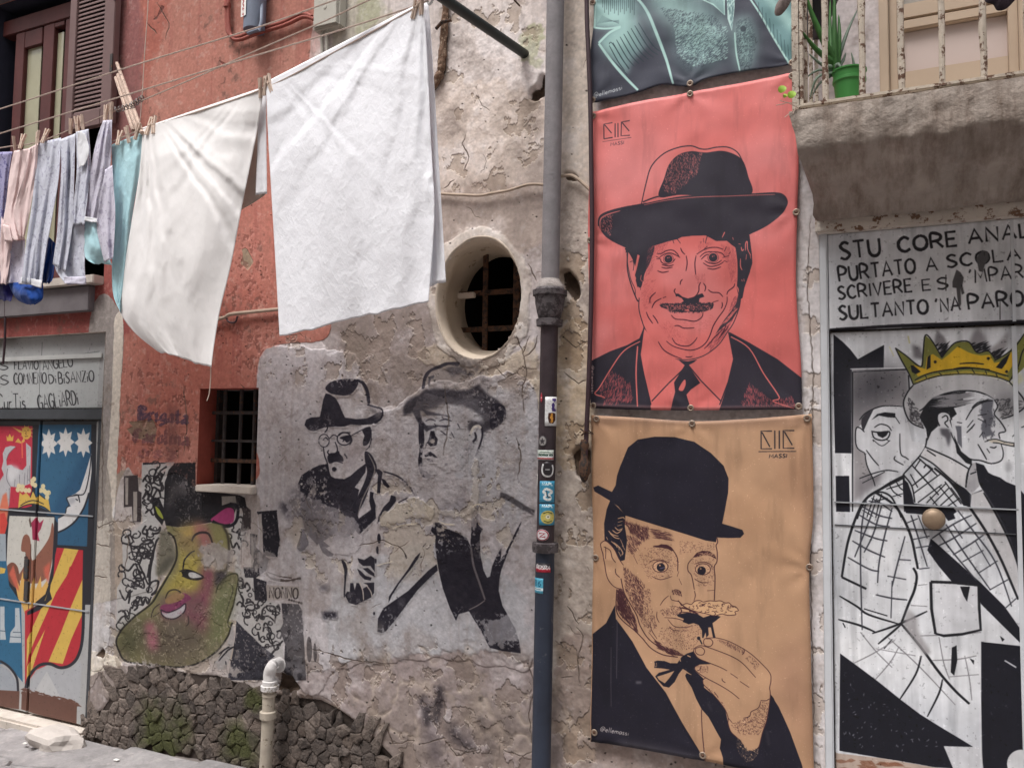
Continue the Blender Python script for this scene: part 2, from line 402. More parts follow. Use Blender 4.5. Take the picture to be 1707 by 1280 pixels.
def grid_mesh(name, X, Y, Z, mat_, parent=None, keep=None, smooth=True):
    nr, nc = X.shape; v = np.stack((X.ravel(), Y.ravel(), Z.ravel()), 1)
    i = np.arange(nr*nc).reshape(nr, nc)
    q = np.stack((i[:-1, :-1], i[1:, :-1], i[1:, 1:], i[:-1, 1:]), -1).reshape(-1, 4)
    if keep is not None:
        q = q[keep.ravel()]; used = np.unique(q); mp = np.full(nr*nc, -1); mp[used] = np.arange(len(used)); v = v[used]; q = mp[q]
    me = bpy.data.meshes.new(name); me.vertices.add(len(v)); me.vertices.foreach_set('co', v.ravel())
    me.loops.add(q.size); me.loops.foreach_set('vertex_index', q.ravel().astype(np.int32))
    me.polygons.add(len(q)); me.polygons.foreach_set('loop_start', np.arange(0, q.size, 4, dtype=np.int32))
    try: me.polygons.foreach_set('loop_total', np.full(len(q), 4, np.int32))
    except Exception: pass
    me.update(calc_edges=True); me.validate()
    return link(name, me, mat_, parent, smooth)
# ------------------------------------------------------------------ wall canvas: plaster colours, height and murals
WC = plane_canvas(-6.0, 1.1, -.15, 4.55, 0.0, .0024, (184, 170, 160))
h, w = WC.h, WC.w
FULL = (slice(0, h), slice(0, w))
H = (fbm(h, w, 260, 3, 5)-.5)*.018 + (fbm(h, w, 60, 4, 6)-.5)*.005
def rgn(P, col, edge=12, amp=.9, seed=1, alpha=1.0, dh=0.0, **k):
    global H
    sl, m = WC.region(P, col, edge, amp, seed, alpha, **k)
    if dh: H[sl] += m*dh
    return sl, m
n_big = fbm(h, w, 220, 4, 21); n_mid = fbm(h, w, 60, 5, 22, .6); n_fin = fbm(h, w, 14, 4, 23, .7); n_str = fbm(h, w, (220, 13), 4, 24, .6)
def shade(m, a):    # multiply colour (albedo variation of the plaster itself)
    WC.rgb[:] = WC.rgb*(1+(m*a)[..., None])
# upper beige, mottled
WC.rgb[:] = WC.rgb + ((n_big-.5)*.14)[..., None]*np.array((1, .97, .92), np.float32)
rgn("530,0 905,0 905,260 720,320 540,220", (200, 184, 168), 30, .8, 31, .7)
rgn("725,150 905,170 905,330 735,330", (190, 168, 146), 26, 1, 32, .55)
rgn("728,322 905,312 905,420 730,420", (160, 140, 124), 20, 1, 33, .75)
rgn("530,500 640,520 735,470 740,560 800,640 730,640 640,690 600,640 580,590 540,580", (142, 127, 117), 14, 1.2, 34, 1, dh=-.004)
rgn("730,330 900,340 895,400 870,430 840,400 780,395 735,470", (160, 142, 126), 14, 1.2, 35, .7)
rgn("690,590 760,575 850,600 895,560 900,760 860,650 790,640", (186, 166, 138), 12, 1.2, 36, .8, dh=.002)
# ring of lighter render round the oval window
rgn([(800+90*math.cos(a), 497+118*math.sin(a)) for a in np.linspace(0, 6.28, 24)], (192, 178, 160), 12, 1.0, 37, .85, dh=.004)
# strips beside the posters
rgn("936,0 990,0 990,1300 924,1300", (180, 162, 140), 8, .7, 38, .75)
rgn("936,560 990,560 990,760 924,760", (186, 158, 122), 10, 1.2, 39, .7)
rgn("936,1100 990,1060 1360,1240 1360,1320 924,1320", (142, 122, 108), 12, 1, 40, .9)
rgn("1326,300 1372,360 1378,1300 1340,1300", (196, 186, 176), 6, .6, 41, .9)
# mural field, pale grey
rgn("432,588 520,582 592,590 606,640 640,690 700,650 760,640 895,660 893,1080 840,1110 700,1100 560,1120 530,1160 440,1150 425,900 428,820 424,720", (176, 165, 158), 7, 1.3, 42, 1, dh=.005)
rgn("560,980 760,900 880,1000 850,1110 700,1130 560,1110", (168, 163, 158), 30, 1, 43, .8)
rgn("700,690 890,640 890,800 850,900 780,800", (170, 166, 162), 24, 1, 44, .5)
# bottom brownish grey
rgn("520,1120 640,1100 893,1110 893,1330 430,1330 470,1240", (146, 129, 120), 18, 1.1, 45, .95, dh=-.003)
rgn("440,1150 540,1170 620,1230 650,1330 400,1330", (118, 98, 84), 12, 1.2, 46, .8, dh=-.004)
rgn("740,1150 890,1120 890,1240 760,1230", (156, 140, 132), 22, 1, 47, .6)
# red house
_sl, _m = rgn("-900,-900 517,-900 516,100 520,300 545,480 545,562 470,575 438,592 428,640 424,720 428,800 330,812 300,790 235,800 212,780 190,860 190,1000 -900,1000", (169, 103, 90), 4, .7, 50, 1, cell=22, dh=.003)
red = np.zeros((h, w), np.float32); red[_sl] = _m
WC.put(FULL, red*sstep(n_big, .35, .75), (182, 130, 117), .6)
rgn("330,-60 520,-60 516,120 300,200 240,180", (184, 134, 120), 30, .8, 51, .6)
rgn("190,0 236,-20 230,230 190,260", (124, 88, 92), 30, .6, 52, .6)
rgn("-100,420 205,430 215,560 -100,560", (140, 76, 72), 22, .6, 53, .85)
WC.put(FULL, red*sstep(n_str, .55, .8), (140, 78, 74), .35)
WC.put(FULL, red*sstep(n_fin, .62, .72)*sstep(n_mid, .5, .6), (120, 66, 60), .5)
WC.put(FULL, red*sstep(n_str*.6+n_mid*.4, .6, .72), (205, 140, 124), .3)
# beige flakes lost from the red paint (bare plaster, dished)
for pp, c in (("404,416 412,414 418,425 424,438 414,452 402,440 406,428", (150, 132, 112)), ("256,700 262,716 258,740 224,730 212,716 224,712 214,704", (132, 108, 92)),
              ("204,760 212,770 208,796 200,800", (196, 160, 148)), ("408,452 404,462 398,466", (110, 60, 52)), ("250,36 262,30 270,10 276,14 262,34", (110, 66, 60)),
              ("362,100 372,104 384,112 372,110", (120, 70, 64))):
    rgn(pp, c, 2, .5, 60, 1, cell=8, smooth=False, dh=-.004)
# speckled blisters in the lower red part
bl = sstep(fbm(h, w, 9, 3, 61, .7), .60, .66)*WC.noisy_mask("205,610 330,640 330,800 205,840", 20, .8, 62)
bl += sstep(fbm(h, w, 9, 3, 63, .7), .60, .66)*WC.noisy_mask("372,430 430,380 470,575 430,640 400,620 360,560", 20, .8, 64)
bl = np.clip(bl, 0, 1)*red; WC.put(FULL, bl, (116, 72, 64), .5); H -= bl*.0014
WC.put(FULL, np.clip(np.roll(bl, (3, 3), (0, 1))-bl, 0, 1), (208, 156, 144), .35)  # one-sided pale edge paints a highlight beside each blister
# bare grey strip at the lower left (beside the door) and white painted edge of the door surround
rgn("188,805 212,782 240,800 330,818 430,822 432,900 440,1150 300,1120 190,1100 165,1100 188,860", (160, 146, 134), 6, .9, 70, 1, cell=24, dh=-.001)
rgn("150,540 206,535 197,700 190,860 178,1100 132,1215 120,1215 128,1100", (150, 142, 138), 4, .5, 71, 1, cell=14)
rgn("193,534 207,533 203,640 198,760 192,862 182,872 176,840 184,740 189,640", (206, 196, 184), 3, .8, 72, 1, cell=14, dh=.005)
rgn("150,680 165,680 190,850 186,1110 138,1220 128,1220", (134, 126, 120), 6, 1.2, 73, .7)
rgn("150,900 172,870 184,880 180,1090 146,1100", (188, 180, 170), 4, 1.4, 74, .8, cell=14, dh=.003)
rgn("140,1090 200,1100 205,1160 178,1165 172,1120 150,1150 136,1152", (196, 182, 160), 3, 1.3, 75, 1, cell=12, dh=.004)
rgn("134,1140 230,1110 260,1180 230,1260 120,1230", (124, 110, 100), 5, 1.2, 76, .9)
# moss / damp green
rgn("604,0 628,0 624,70 600,74 596,30", (124, 128, 88), 16, 1.4, 77, .55)
rgn("878,50 905,48 905,108 870,100 866,84", (140, 140, 96), 14, 1.8, 78, .6)
rgn("560,10 640,0 640,90 560,110", (168, 160, 130), 16, 1.2, 79, .5)
# streaks and grime in general
noR = 1-red
WC.put(FULL, noR*sstep(n_str, .52, .8), (144, 128, 116), .28)
WC.put(FULL, noR*sstep(n_mid, .50, .75), (142, 126, 114), .34)
WC.put(FULL, noR*sstep(1-n_mid, .50, .75), (206, 196, 186), .34)
WC.put(FULL, sstep(n_fin*.6+n_mid*.4, .58, .72), (120, 106, 96), .4)
WC.put(FULL, sstep(1-n_fin, .60, .76), (212, 202, 192), .22)
n_gr = fbm(h, w, 5, 2, 25, .8); shade(n_gr-.5, .16)
n_wide = fbm(h, w, 420, 3, 26); shade(n_wide-.5, .22)
hsv = np.array((1.055, 1.085, 1.15), np.float32); WC.rgb[:] = WC.rgb*(1+(hsv-1)*noR[..., None])+.012*noR[..., None]
# trowel texture on the mural field
mf = WC.noisy_mask("432,588 592,590 700,650 895,660 893,1080 440,1150 424,720", 30, .6, 80)
ridg = 1-np.abs(fbm(h, w, 11, 3, 81, .7)-.5)*4
H += mf*ridg*.0006
# flaked skins: ragged shallow layers lost from the render
fk = fbm(h, w, 34, 6, 92, .62)
for zn, th, c_, d_, ed in (("430,1080 900,1080 900,1330 430,1330", .54, (128, 112, 102), .0035, 30), ("540,520 760,470 900,560 890,660 700,640 560,640", .55, (138, 122, 110), .003, 24), ("935,420 990,420 990,1330 925,1330", .54, (150, 128, 106), .004, 14),
        ("190,800 340,830 440,1000 430,1150 170,1150", .56, (150, 136, 122), .003, 20), ("480,820 720,800 860,760 870,900 700,960 500,960", .57, (188, 174, 156), .003, 26), ("735,0 905,0 905,320 735,320", .62, (152, 134, 118), .002, 20), ("1340,420 1378,420 1378,1300 1340,1300", .58, (168, 150, 136), .003, 8), ("440,560 600,560 600,640 440,640", .56, (150, 136, 126), .003, 14)):
    zl, zm = WC.local_mask(zn, ed, 1, int(th*997), smooth=False, soft=.4); mm = zm*sstep(fk[zl], th, th+.012); WC.put(zl, mm, c_, .55); H[zl] -= mm*d_
    rim = np.clip(np.roll(mm, -2, 0)-mm, 0, 1); WC.put(zl, rim, (88, 76, 68), .5); rim = np.clip(np.roll(mm, 2, 0)-mm, 0, 1); WC.put(zl, rim, (214, 202, 186), .4)  # dark upper, pale lower rims: overhead light painted onto the flake edges
# broad damp stains
for zn, a_ in (("540,560 760,500 800,640 640,700", .5), ("740,130 905,100 905,420 740,420", .35), ("430,1180 900,1140 900,1330 430,1330", .5), ("925,900 990,900 990,1330 925,1330", .4), ("440,880 600,900 620,1130 450,1130", .3)):
    zl, zm = WC.local_mask(zn, 40, 1.6, int(a_*733), smooth=True, soft=.45); WC.put(zl, zm*sstep(n_mid[zl], .35, .6), (126, 114, 106), a_)
H = H*(1-.45*red)
lump = WC.noisy_mask("560,560 900,580 893,900 640,860 600,680", 30, 1.2, 82)
H += lump*(fbm(h, w, 14, 4, 83, .7)-.5)*.005
low = WC.noisy_mask("430,1120 900,1100 900,1330 400,1330", 24, 1, 84)
blob = np.clip(1-np.abs(fbm(h, w, 46, 3, 85, .5)-.5)*9, 0, 1)
H += low*(fbm(h, w, 34, 4, 86, .6)-.5)*.012 - low*blob*.003
WC.put(FULL, low*blob*sstep(n_mid, .4, .6), (196, 180, 164), .5)
rs = WC.noisy_mask("935,430 990,440 990,1290 925,1290", 12, 1, 87)
H += rs*(fbm(h, w, 24, 4, 88, .6)-.5)*.008
ba = WC.noisy_mask("735,60 905,60 905,260 735,230", 22, 1, 89)
H += ba*(fbm(h, w, 12, 3, 90, .7)-.5)*.004
flk = WC.noisy_mask("640,830 730,820 800,870 840,800 800,760 700,800", 14, 1.4, 91)

def crack(P, wd=1.6, dep=.004, col=(98, 85, 76), jag=3.0, tf=(0, 0, 1)):
    pts = pts_of(P); out = [pts[0]]
    for a, b in zip(pts[:-1], pts[1:]):
        n = max(2, int(math.hypot(b[0]-a[0], b[1]-a[1])/7))
        for k in range(1, n+1):
            t = k/n; j = jag if k < n else 0
            out.append((a[0]+(b[0]-a[0])*t+(random.random()-.5)*j, a[1]+(b[1]-a[1])*t+(random.random()-.5)*j))
    WC.tf = tf; P = np.array(out, float); d = np.gradient(P, axis=0); L = np.hypot(d[:, 0], d[:, 1])+1e-9
    nn = np.stack((-d[:, 1]/L, d[:, 0]/L), 1); t = np.linspace(0, 1, len(P)); ww = wd/2*(.3+.7*np.sin(np.pi*t)**.6)*(1+.7*(RNG.random(len(P))-.5))
    R = WC.raster(WC.T(np.concatenate((P+nn*ww[:, None], (P-nn*ww[:, None])[::-1]))))
    if R: WC.put(R[0], R[1], col, .8); H[R[0]] -= R[1]*dep
def all_cracks():
    for c in ("776,224 770,240 781,262 773,285", "884,560 872,590 878,620 872,650 876,690", "872,590 862,560", "872,600 892,580 896,560",
              "825,612 845,630 862,622 880,632", "862,730 870,760 865,800", "880,1100 890,1150 880,1190 884,1240", "960,1045 972,1060 962,1100 966,1140",
              "945,1010 965,1040", "935,1130 955,1128", "600,910 640,900 670,915 680,930", "520,1080 590,1100 640,1106", "566,1112 590,1100",
              "640,1200 655,1240 690,1235", "700,1240 740,1230 760,1260 800,1250", "836,1250 870,1262 890,1250", "400,640 412,652", "383,700 390,760",
              "305,640 312,700 306,760", "170,560 172,880", "152,860 165,880 190,868", "150,905 185,912", "150,960 180,962", "205,880 216,900 208,960",
              "880,440 895,470", "758,300 740,315", "262,5 282,40 276,68", "246,40 262,58", "1352,360 1346,480 1356,620 1350,900 1356,1200",
              "936,560 960,580 975,570", "940,620 965,640 984,630", "1340,60 1360,160", "742,640 750,700 742,760"):
        crack(c)
    for _ in range(30):
        x = random.uniform(430, 985); y = random.choice((random.uniform(560, 1280), random.uniform(20, 560)))
        a = random.uniform(0, 6.28); pts = [(x, y)]
        for k in range(random.randint(1, 3)):
            a += random.uniform(-.9, .9); l = random.uniform(6, 20); pts.append((pts[-1][0]+l*math.cos(a), pts[-1][1]+l*math.sin(a)))
        crack(pts, random.uniform(.6, 1.1), .003)
# pits
def pits(n, box, r0=.8, r1=2.2):
    global H
    WC.tf = (0, 0, 1)
    for _ in range(n):
        x = random.uniform(box[0], box[2]); y = random.uniform(box[1], box[3]); r = random.uniform(r0, r1)
        P = WC.T([(x+r*random.uniform(.6, 1.2)*math.cos(a), y+r*random.uniform(.5, 1.0)*math.sin(a)) for a in (0, 1, 2, 3, 4, 5)])
        R = WC.raster(P)
        if R: WC.rgb[R[0]] = WC.rgb[R[0]]*(1-.55*R[1][..., None]); H[R[0]] -= R[1]*.004
# holes beside the pipes: dark pocked cavities
def cavity(P, dep=.03, seed=1):
    global H
    sl, m = WC.local_mask(P, 2, .6, seed, cell=8, smooth=False); H[sl] -= m*dep; WC.put(sl, m, (72, 58, 48), .9)
RUB = "203,1130 232,1118 262,1114 300,1122 330,1126 360,1128 385,1138 408,1142 432,1156 500,1166 532,1170 560,1184 580,1196 600,1210 640,1249 690,1310 660,1400 430,1400 80,1330 134,1205 170,1184"
_sl, _m = WC.local_mask(RUB, 2, .9, 150, cell=14, smooth=False); WC.put(_sl, _m, (70, 62, 58), 1); H[_sl] -= _m*.013
WC.base = WC.rgb.copy()

# ================= murals =================
BLK = (36, 33, 42)
wz = sstep(fbm(h, w, 70, 3, 103), .42, .62)
spk = 1-sstep(fbm(h, w, 4, 2, 101, .8), .62, .72)*.7*wz            # pin-hole wear in the paint
wearA = spk*(1-sstep(fbm(h, w, 30, 5, 102, .7), .60, .70)*.5*wz)*(.90+.1*fbm(h, w, 9, 2, 104))
MUR = {}
def begin(name): MUR[name] = WC.gm = np.zeros((h, w), np.float32)

# ---- man in trilby with round glasses (zoom 400,560 x3.97)
begin('glasses'); WC.wear = wearA; WC.tf = (400, 560, 3.97)
WC.fill("572,345 600,310 650,292 720,285 780,292 778,340 740,385 690,395 620,385 590,370", BLK, True)
WC.fill("575,380 600,385 640,410 665,450 685,500 705,540 780,550 850,545 900,520 930,500 955,505 950,540 920,565 880,585 800,590 740,585 700,600 640,600 570,605 500,630 465,620 440,590 450,555 480,540 540,535 552,470 560,420", BLK)
WC.stroke("775,292 810,310 835,350 850,400 860,450", 22, BLK, taper=.5)
WC.fill("850,450 900,470 945,490 955,520 930,555 900,520 860,490", (120, 114, 116), True, soft=4, alpha=.8)
WC.stroke("850,455 900,470 940,482 955,510 940,550 900,580", 10, BLK)
WC.ring(568, 692, 34, 6, BLK, ry=42); WC.ring(700, 680, 46, 8, BLK, ry=42)
WC.stroke("602,680 630,655 655,665", 7, BLK); WC.stroke("745,660 790,635 850,605", 6, BLK)
WC.many(["572,640 590,610 580,575", "665,660 690,640 740,640", "690,700 710,670 740,665", "560,690 580,672 596,690", "640,700 655,740 650,770 610,785 592,770 600,755", "565,735 572,790 590,840 600,900 615,935", "735,660 750,690 735,720"], 9, BLK, taper=.4)
WC.fill("670,672 735,655 748,680 720,705 700,690", BLK, True)
WC.fill("820,620 870,600 878,640 870,690 850,720 825,725 822,690 832,660", BLK, True)
WC.stroke("878,620 878,680 865,730 840,755", 6, BLK)
WC.fill("590,800 610,775 640,772 665,760 672,780 690,800 692,830 650,825 620,840 600,840", BLK, True)
WC.stroke("612,835 650,828 690,840", 8, BLK); WC.disc(634, 880, 15, BLK); WC.stroke("700,780 715,800 716,812", 9, BLK); WC.disc(818, 820, 6, BLK)
WC.fill("700,790 760,730 830,700 835,800 800,850 740,900 700,880", (140, 130, 132), True, soft=9, alpha=.55)
# coat
WC.fill("590,845 545,850 480,880 420,920 395,980 400,1040 350,1060 335,1090 370,1150 420,1200 440,1290 520,1380 600,1330 640,1300 760,1290 800,1220 775,1110 790,1060 800,1015 770,1000 840,900 845,840 790,880 740,925 700,945 640,940 610,925 600,880", BLK)
WC.fill("835,765 870,775 900,820 915,880 880,960 850,1050 830,1100 800,1160 770,1290 700,1330 745,1250 760,1130 790,1060 830,970 850,900 838,830", BLK, True)
WC.stroke("860,780 895,850 900,900 870,980 820,1080 790,1190", 10, (158, 148, 142), taper=.8, alpha=.7)
WC.fill("900,880 930,880 955,900 940,990 935,1040 915,1038 918,980 925,920", BLK)
WC.fill("945,940 970,950 1000,995 985,1005 960,985", BLK)
WC.stroke("960,895 1040,920 1100,960 1140,1010 1170,1055", 12, BLK, taper=.4)
WC.fill("880,1030 895,1035 890,1060 910,1120 905,1180 870,1240 790,1290 770,1230 830,1200 880,1150 865,1090", BLK)
WC.fill("1010,1050 1040,1060 1045,1090 1000,1150 960,1190 920,1240 930,1190 960,1130 1000,1090", BLK)
WC.stroke("1170,1055 1110,1075 1060,1100", 8, BLK, taper=.5)
# lower remnants (zoom 400,780 x4.923)
WC.tf = (400, 780, 4.923)
WC.fill("420,190 500,160 560,200 620,400 760,420 860,500 860,560 780,560 700,560 560,560 520,500 520,420 450,430 380,380 340,300 410,260", BLK, True, soft=6, alpha=.75)
WC.fill("760,400 860,380 960,440 1000,540 960,640 860,680 780,640 760,540", (112, 106, 110), True, soft=14, alpha=.75)
WC.fill("960,430 1060,360 1120,310 1130,410 990,545 950,490", BLK)
WC.fill("1080,190 1110,200 1105,240 1125,300 1128,400 1100,340 1075,250", BLK)
WC.fill("650,575 700,600 750,640 720,650 700,640 760,690 780,700 770,722 730,722 690,690 665,640", BLK)
WC.fill("530,500 560,560 575,620 520,680 480,650 490,600", BLK, True)
WC.fill("840,755 870,770 888,830 880,920 870,1050 860,1040 866,920 862,840", BLK, True)
WC.fill("975,735 1030,750 1085,715 1118,740 1115,850 1080,800 1020,800 985,770", BLK)
WC.fill("1015,820 1060,815 1110,860 1112,890 1060,860", BLK); WC.fill("970,820 1000,840 1040,880 1090,895 1080,920 1030,910 990,870", BLK)
WC.fill("870,1040 890,1010 910,1010 915,940 940,940 950,1000 965,940 985,940 1010,990 1060,960 1020,940 1110,935 1108,1020 1080,1060 1040,1080 960,1120 900,1100", BLK)
WC.many(["990,930 1015,1000 1022,1080", "1040,950 1080,1010 1090,1055"], 9, (176, 165, 158), taper=.4)
WC.disc(1152, 575, 14, BLK, ry=40); WC.disc(1138, 670, 10, BLK, ry=32); WC.disc(1125, 760, 7, BLK, ry=22)
WC.fill("680,1180 800,1175 815,1230 700,1240", BLK, soft=3); WC.fill("660,965 740,975 745,1000 690,1000", BLK, soft=4, alpha=.8)
WC.disc(520, 130, 9, (210, 205, 200)); 
WC.tf = (0, 0, 1)
WC.erase("482,860 520,820 560,850 600,880 590,930 520,935 480,900", .55, 12, 2.4, 111, cell=16)
WC.erase("478,805 500,800 512,840 490,850 470,835", .6, 8, 2.2, 112, cell=12)

# ---- man in bowler (zoom 560,580 x4.924)
begin('bowler'); WC.tf = (560, 580, 4.924)
WC.fill("710,330 712,260 740,200 790,165 850,140 900,120 960,115 1020,118 1000,150 930,140 860,165 790,190 755,230 735,280 735,330", BLK, True)
WC.fill("770,235 805,225 800,250 780,260 775,310 762,300 760,260", BLK, True)
WC.fill("905,175 960,158 1040,165 1080,190 1140,230 1100,235 1020,215 980,235 940,220", BLK, True, soft=2, alpha=.85)
WC.fill("735,330 745,250 800,200 900,160 1020,150 1120,200 1190,270 1220,350 1100,350 900,340", (122, 115, 114), True, soft=7, alpha=.55)
WC.stroke("1000,120 1100,130 1180,190 1220,270 1240,340", 44, (92, 86, 88), soft=5, alpha=.8)
WC.fill("565,510 580,460 620,420 700,390 740,345 860,340 1000,350 1100,350 1180,300 1250,380 1280,400 1340,430 1390,490 1405,540 1390,590 1340,640 1290,665 1230,700 1210,700 1200,650 1160,640 1110,700 1095,640 1120,600 1230,610 1200,560 1140,520 1060,480 960,470 900,460 820,500 740,520 640,540 570,560", (56, 52, 58), soft=2, alpha=1)
WC.fill("1285,470 1350,455 1395,490 1405,540 1390,590 1330,645 1285,665 1270,600", BLK, True)
WC.fill("690,620 730,610 735,680 740,760 725,840 720,940 725,1000 760,1010 800,1045 770,1080 720,1050 695,1000 688,920 700,840 690,740", BLK)
WC.fill("640,520 720,510 760,560 820,560 900,560 960,585 940,560 860,545 800,530 700,500 720,600 760,640 860,640 960,640 930,660 860,650 760,690 700,640", BLK, alpha=.9, soft=1)
WC.fill("790,680 820,680 830,720 850,750 840,800 790,808 760,780 745,830 750,790 770,760 780,720", BLK); WC.disc(805, 765, 20, (172, 162, 156), ry=18)
WC.fill("960,480 1060,500 1130,560 1110,640 1040,640 1000,560", (120, 112, 112), True, soft=6, alpha=.5)
WC.many(["745,600 790,585 830,600", "860,600 910,585 960,600", "880,560 900,590", "820,620 835,640", "1010,620 1030,660", "960,690 985,740", "750,650 775,660"], 12, BLK, taper=.6)
WC.fill("860,800 960,820 1040,900 1000,980 900,1000 840,940", (150, 142, 140), True, soft=9, alpha=.45)
WC.stroke("1010,1000 1060,960 1100,900", 16, (96, 90, 92), taper=.5, alpha=.7, soft=1)
WC.stroke("870,680 900,700 915,715", 9, BLK, taper=.6)
WC.fill("740,880 760,860 790,850 820,870 855,905 810,895 780,885 745,893", BLK); WC.fill("755,912 790,908 820,930 800,935", BLK)
WC.fill("895,975 910,945 930,942 930,960", BLK)
WC.stroke("800,1045 850,1040", 7, BLK)
WC.stroke("1110,720 1130,660 1170,635 1205,655 1212,720 1195,790 1160,885", 16, BLK, taper=.3); WC.stroke("1112,712 1140,655 1180,640 1200,660", 22, (196, 188, 180), taper=.3)
WC.stroke("1150,690 1160,740 1120,790 1075,885", 20, BLK, taper=.5); WC.fill("1060,880 1100,780 1140,770 1110,860 1090,890", (120, 110, 112), soft=3, alpha=.8)
WC.fill("960,760 1020,740 1100,700 1120,740 1080,800 1000,820", (140, 134, 132), True, soft=8, alpha=.5)
WC.stroke("1170,920 1200,980 1235,1060", 34, (90, 82, 82), soft=3, alpha=.8)
# body (zoom 560,800 x4.129)
WC.tf = (560, 800, 4.129)
WC.fill("720,180 780,150 820,170 850,110 880,130 890,50 905,60 905,150 880,210 800,240 760,230 730,220", BLK, soft=3, alpha=.85)
WC.fill("940,200 985,150 990,220 985,300 1000,320 1018,335 1000,370 995,420 1000,520 1020,620 1045,670 1065,660 1080,590 1110,520 1145,465 1140,540 1165,510 1150,590 1130,680 1125,760 1150,860 1190,930 1240,1020 1265,1110 1272,1190 1150,1175 1065,1150 1000,1030 950,950 920,900 850,920 830,965 790,880 740,740 705,600 690,460 690,380 660,350 680,290 720,290 750,330 800,340 860,370 910,400 930,450 940,330", BLK)
WC.stroke("935,460 950,580 990,700 1030,820", 14, (120, 112, 114), taper=.3, alpha=.9); WC.stroke("1030,825 980,860 920,890", 7, (140, 130, 130), taper=.4)
WC.fill("1285,282 1270,330 1235,400 1200,470 1165,560 1145,610 1150,560 1185,470 1225,390 1255,330", BLK)
WC.fill("695,578 705,620 640,680 560,760 500,840 420,950 350,1035 320,1050 290,1040 295,950 330,880 400,830 500,760 570,690 640,620", BLK)
WC.fill("320,1050 290,1045 295,990 340,1000", (130, 124, 120), soft=6, alpha=.8)
WC.fill("585,495 570,540 520,610 440,710 390,790 365,845 368,800 420,720 500,610 550,530", BLK); WC.stroke("600,460 625,430", 8, BLK, taper=.5)
WC.fill("1145,85 1180,95 1260,140 1330,185 1380,210 1372,245 1300,210 1200,150 1140,120", (76, 72, 76), soft=1)
WC.disc(305, 400, 12, BLK, ry=34); WC.stroke("475,500 488,540", 9, BLK, taper=.6); WC.disc(268, 915, 6, BLK, ry=12)
WC.tf = (0, 0, 1)
WC.erase("735,760 790,745 830,790 800,880 740,880 700,870 690,820", .75, 12, 2.6, 113, cell=14)
WC.erase("690,672 760,660 815,680 820,700 770,706 700,706", .2, 10, 2.4, 114, cell=9)
WC.erase("800,1040 860,1030 870,1070 830,1075", .6, 8, 2.6, 115, cell=8)
# flaking rim of old plaster across the two bodies
rgn("640,862 660,845 700,832 728,850 722,870 690,866 640,880", (194, 182, 164), 5, 1.8, 116, .7, cell=12, dh=.006)
rgn("735,860 780,862 800,840 800,770 792,770 785,850 740,850", (196, 186, 174), 4, 1.8, 117, .5, cell=10, dh=.004)
WC.tf = (0, 0, 1)
for q in ("656,880 672,875 690,873 700,870", "732,868 745,873 760,874", "790,845 798,840 808,842", "630,942 655,935"): WC.stroke(q, 2.4, (222, 210, 190), taper=.6)

# ---- colourful caricature face (zoom 180,760 x3.459)
begin('face'); WC.tf = (180, 760, 3.459); WC.wear = 1-(1-wearA)*.7
WHT = (196, 192, 190)
WC.fill("200,40 385,35 330,120 320,240 330,330 290,390 300,470 270,520 290,700 250,830 100,970 50,1020 55,760 90,700 85,450 150,430 200,390 190,260", WHT)
WC.fill("690,340 740,330 790,330 800,440 760,540 760,640 850,700 860,820 1000,850 1020,980 1020,1160 960,1160 740,950 700,940 740,700 700,560", WHT, alpha=.85)
WC.fill("205,38 340,38 325,44 205,50", BLK)
sq = ["200,150 230,110 250,160 280,120", "215,190 240,230 260,180 300,200 310,150", "200,250 225,200 240,260 285,190 300,240", "230,290 200,270 215,250", "290,60 270,120 310,100 300,150", "340,60 300,90 320,110", "260,150 300,170 290,120 270,140",
      "100,470 130,455 150,490", "90,500 150,520 180,540 165,580", "120,460 150,580", "150,540 175,520 230,540 215,590 185,560", "190,600 215,560 250,560 230,580 250,590 260,550", "80,630 120,660 160,620 185,680 200,710 215,690", "170,600 200,660 240,740 245,620 230,700", "150,700 200,710 210,760 170,740 150,730", "230,790 250,730 290,720 280,770 250,800 290,780", "70,770 100,830 130,770 120,850", "60,900 90,890 120,940 130,880 145,870", "150,830 170,850 190,810 200,860 215,820 230,850 250,810", "140,880 160,830 170,870 150,890", "250,400 240,420 280,430 300,410 290,440 250,450", "220,400 200,440 230,450 220,420", "200,490 240,485 250,500 200,510", "280,480 250,600 240,720", "290,470 270,520 240,700", "60,960 80,930 100,920", "265,290 290,260 310,300", "215,330 240,310 260,340 290,300"]
WC.many(sq, 11, (52, 48, 52), wob=.5)
for cx, cy, r in ((205, 520, 14), (205, 480, 10), (150, 740, 14), (190, 740, 10), (240, 770, 16), (150, 850, 13), (180, 560, 12), (230, 575, 12), (270, 420, 10)): WC.ring(cx, cy, r, 6, (66, 62, 66))
sq2 = ["750,720 760,700 780,720 770,750", "790,760 800,730 820,760 800,780", "760,790 780,830 770,870", "790,850 830,840 850,870 830,890 800,880", "830,900 850,930 880,910 860,950", "890,940 900,880 940,860 975,880 970,960", "890,930 930,920 970,950", "900,1010 910,960 930,980 940,1040 945,1010", "960,1080 940,1040 930,1060", "870,1010 880,1060", "980,860 1000,880 990,850", "710,430 740,440 760,420 750,480", "700,470 720,530 740,500 760,540", "730,390 760,350 790,380 780,430", "900,1100 960,1090 1000,1080", "980,1010 1020,1000 1000,1050", "940,1150 1000,1080 1020,1060", "740,860 760,840 790,870"]
WC.many(sq2, 11, (52, 48, 52), wob=.5)
for k in range(12): WC.ring(820+k*14-(k % 3)*20, 800+k*16+(k % 2)*18, 11, 6, (66, 62, 66))
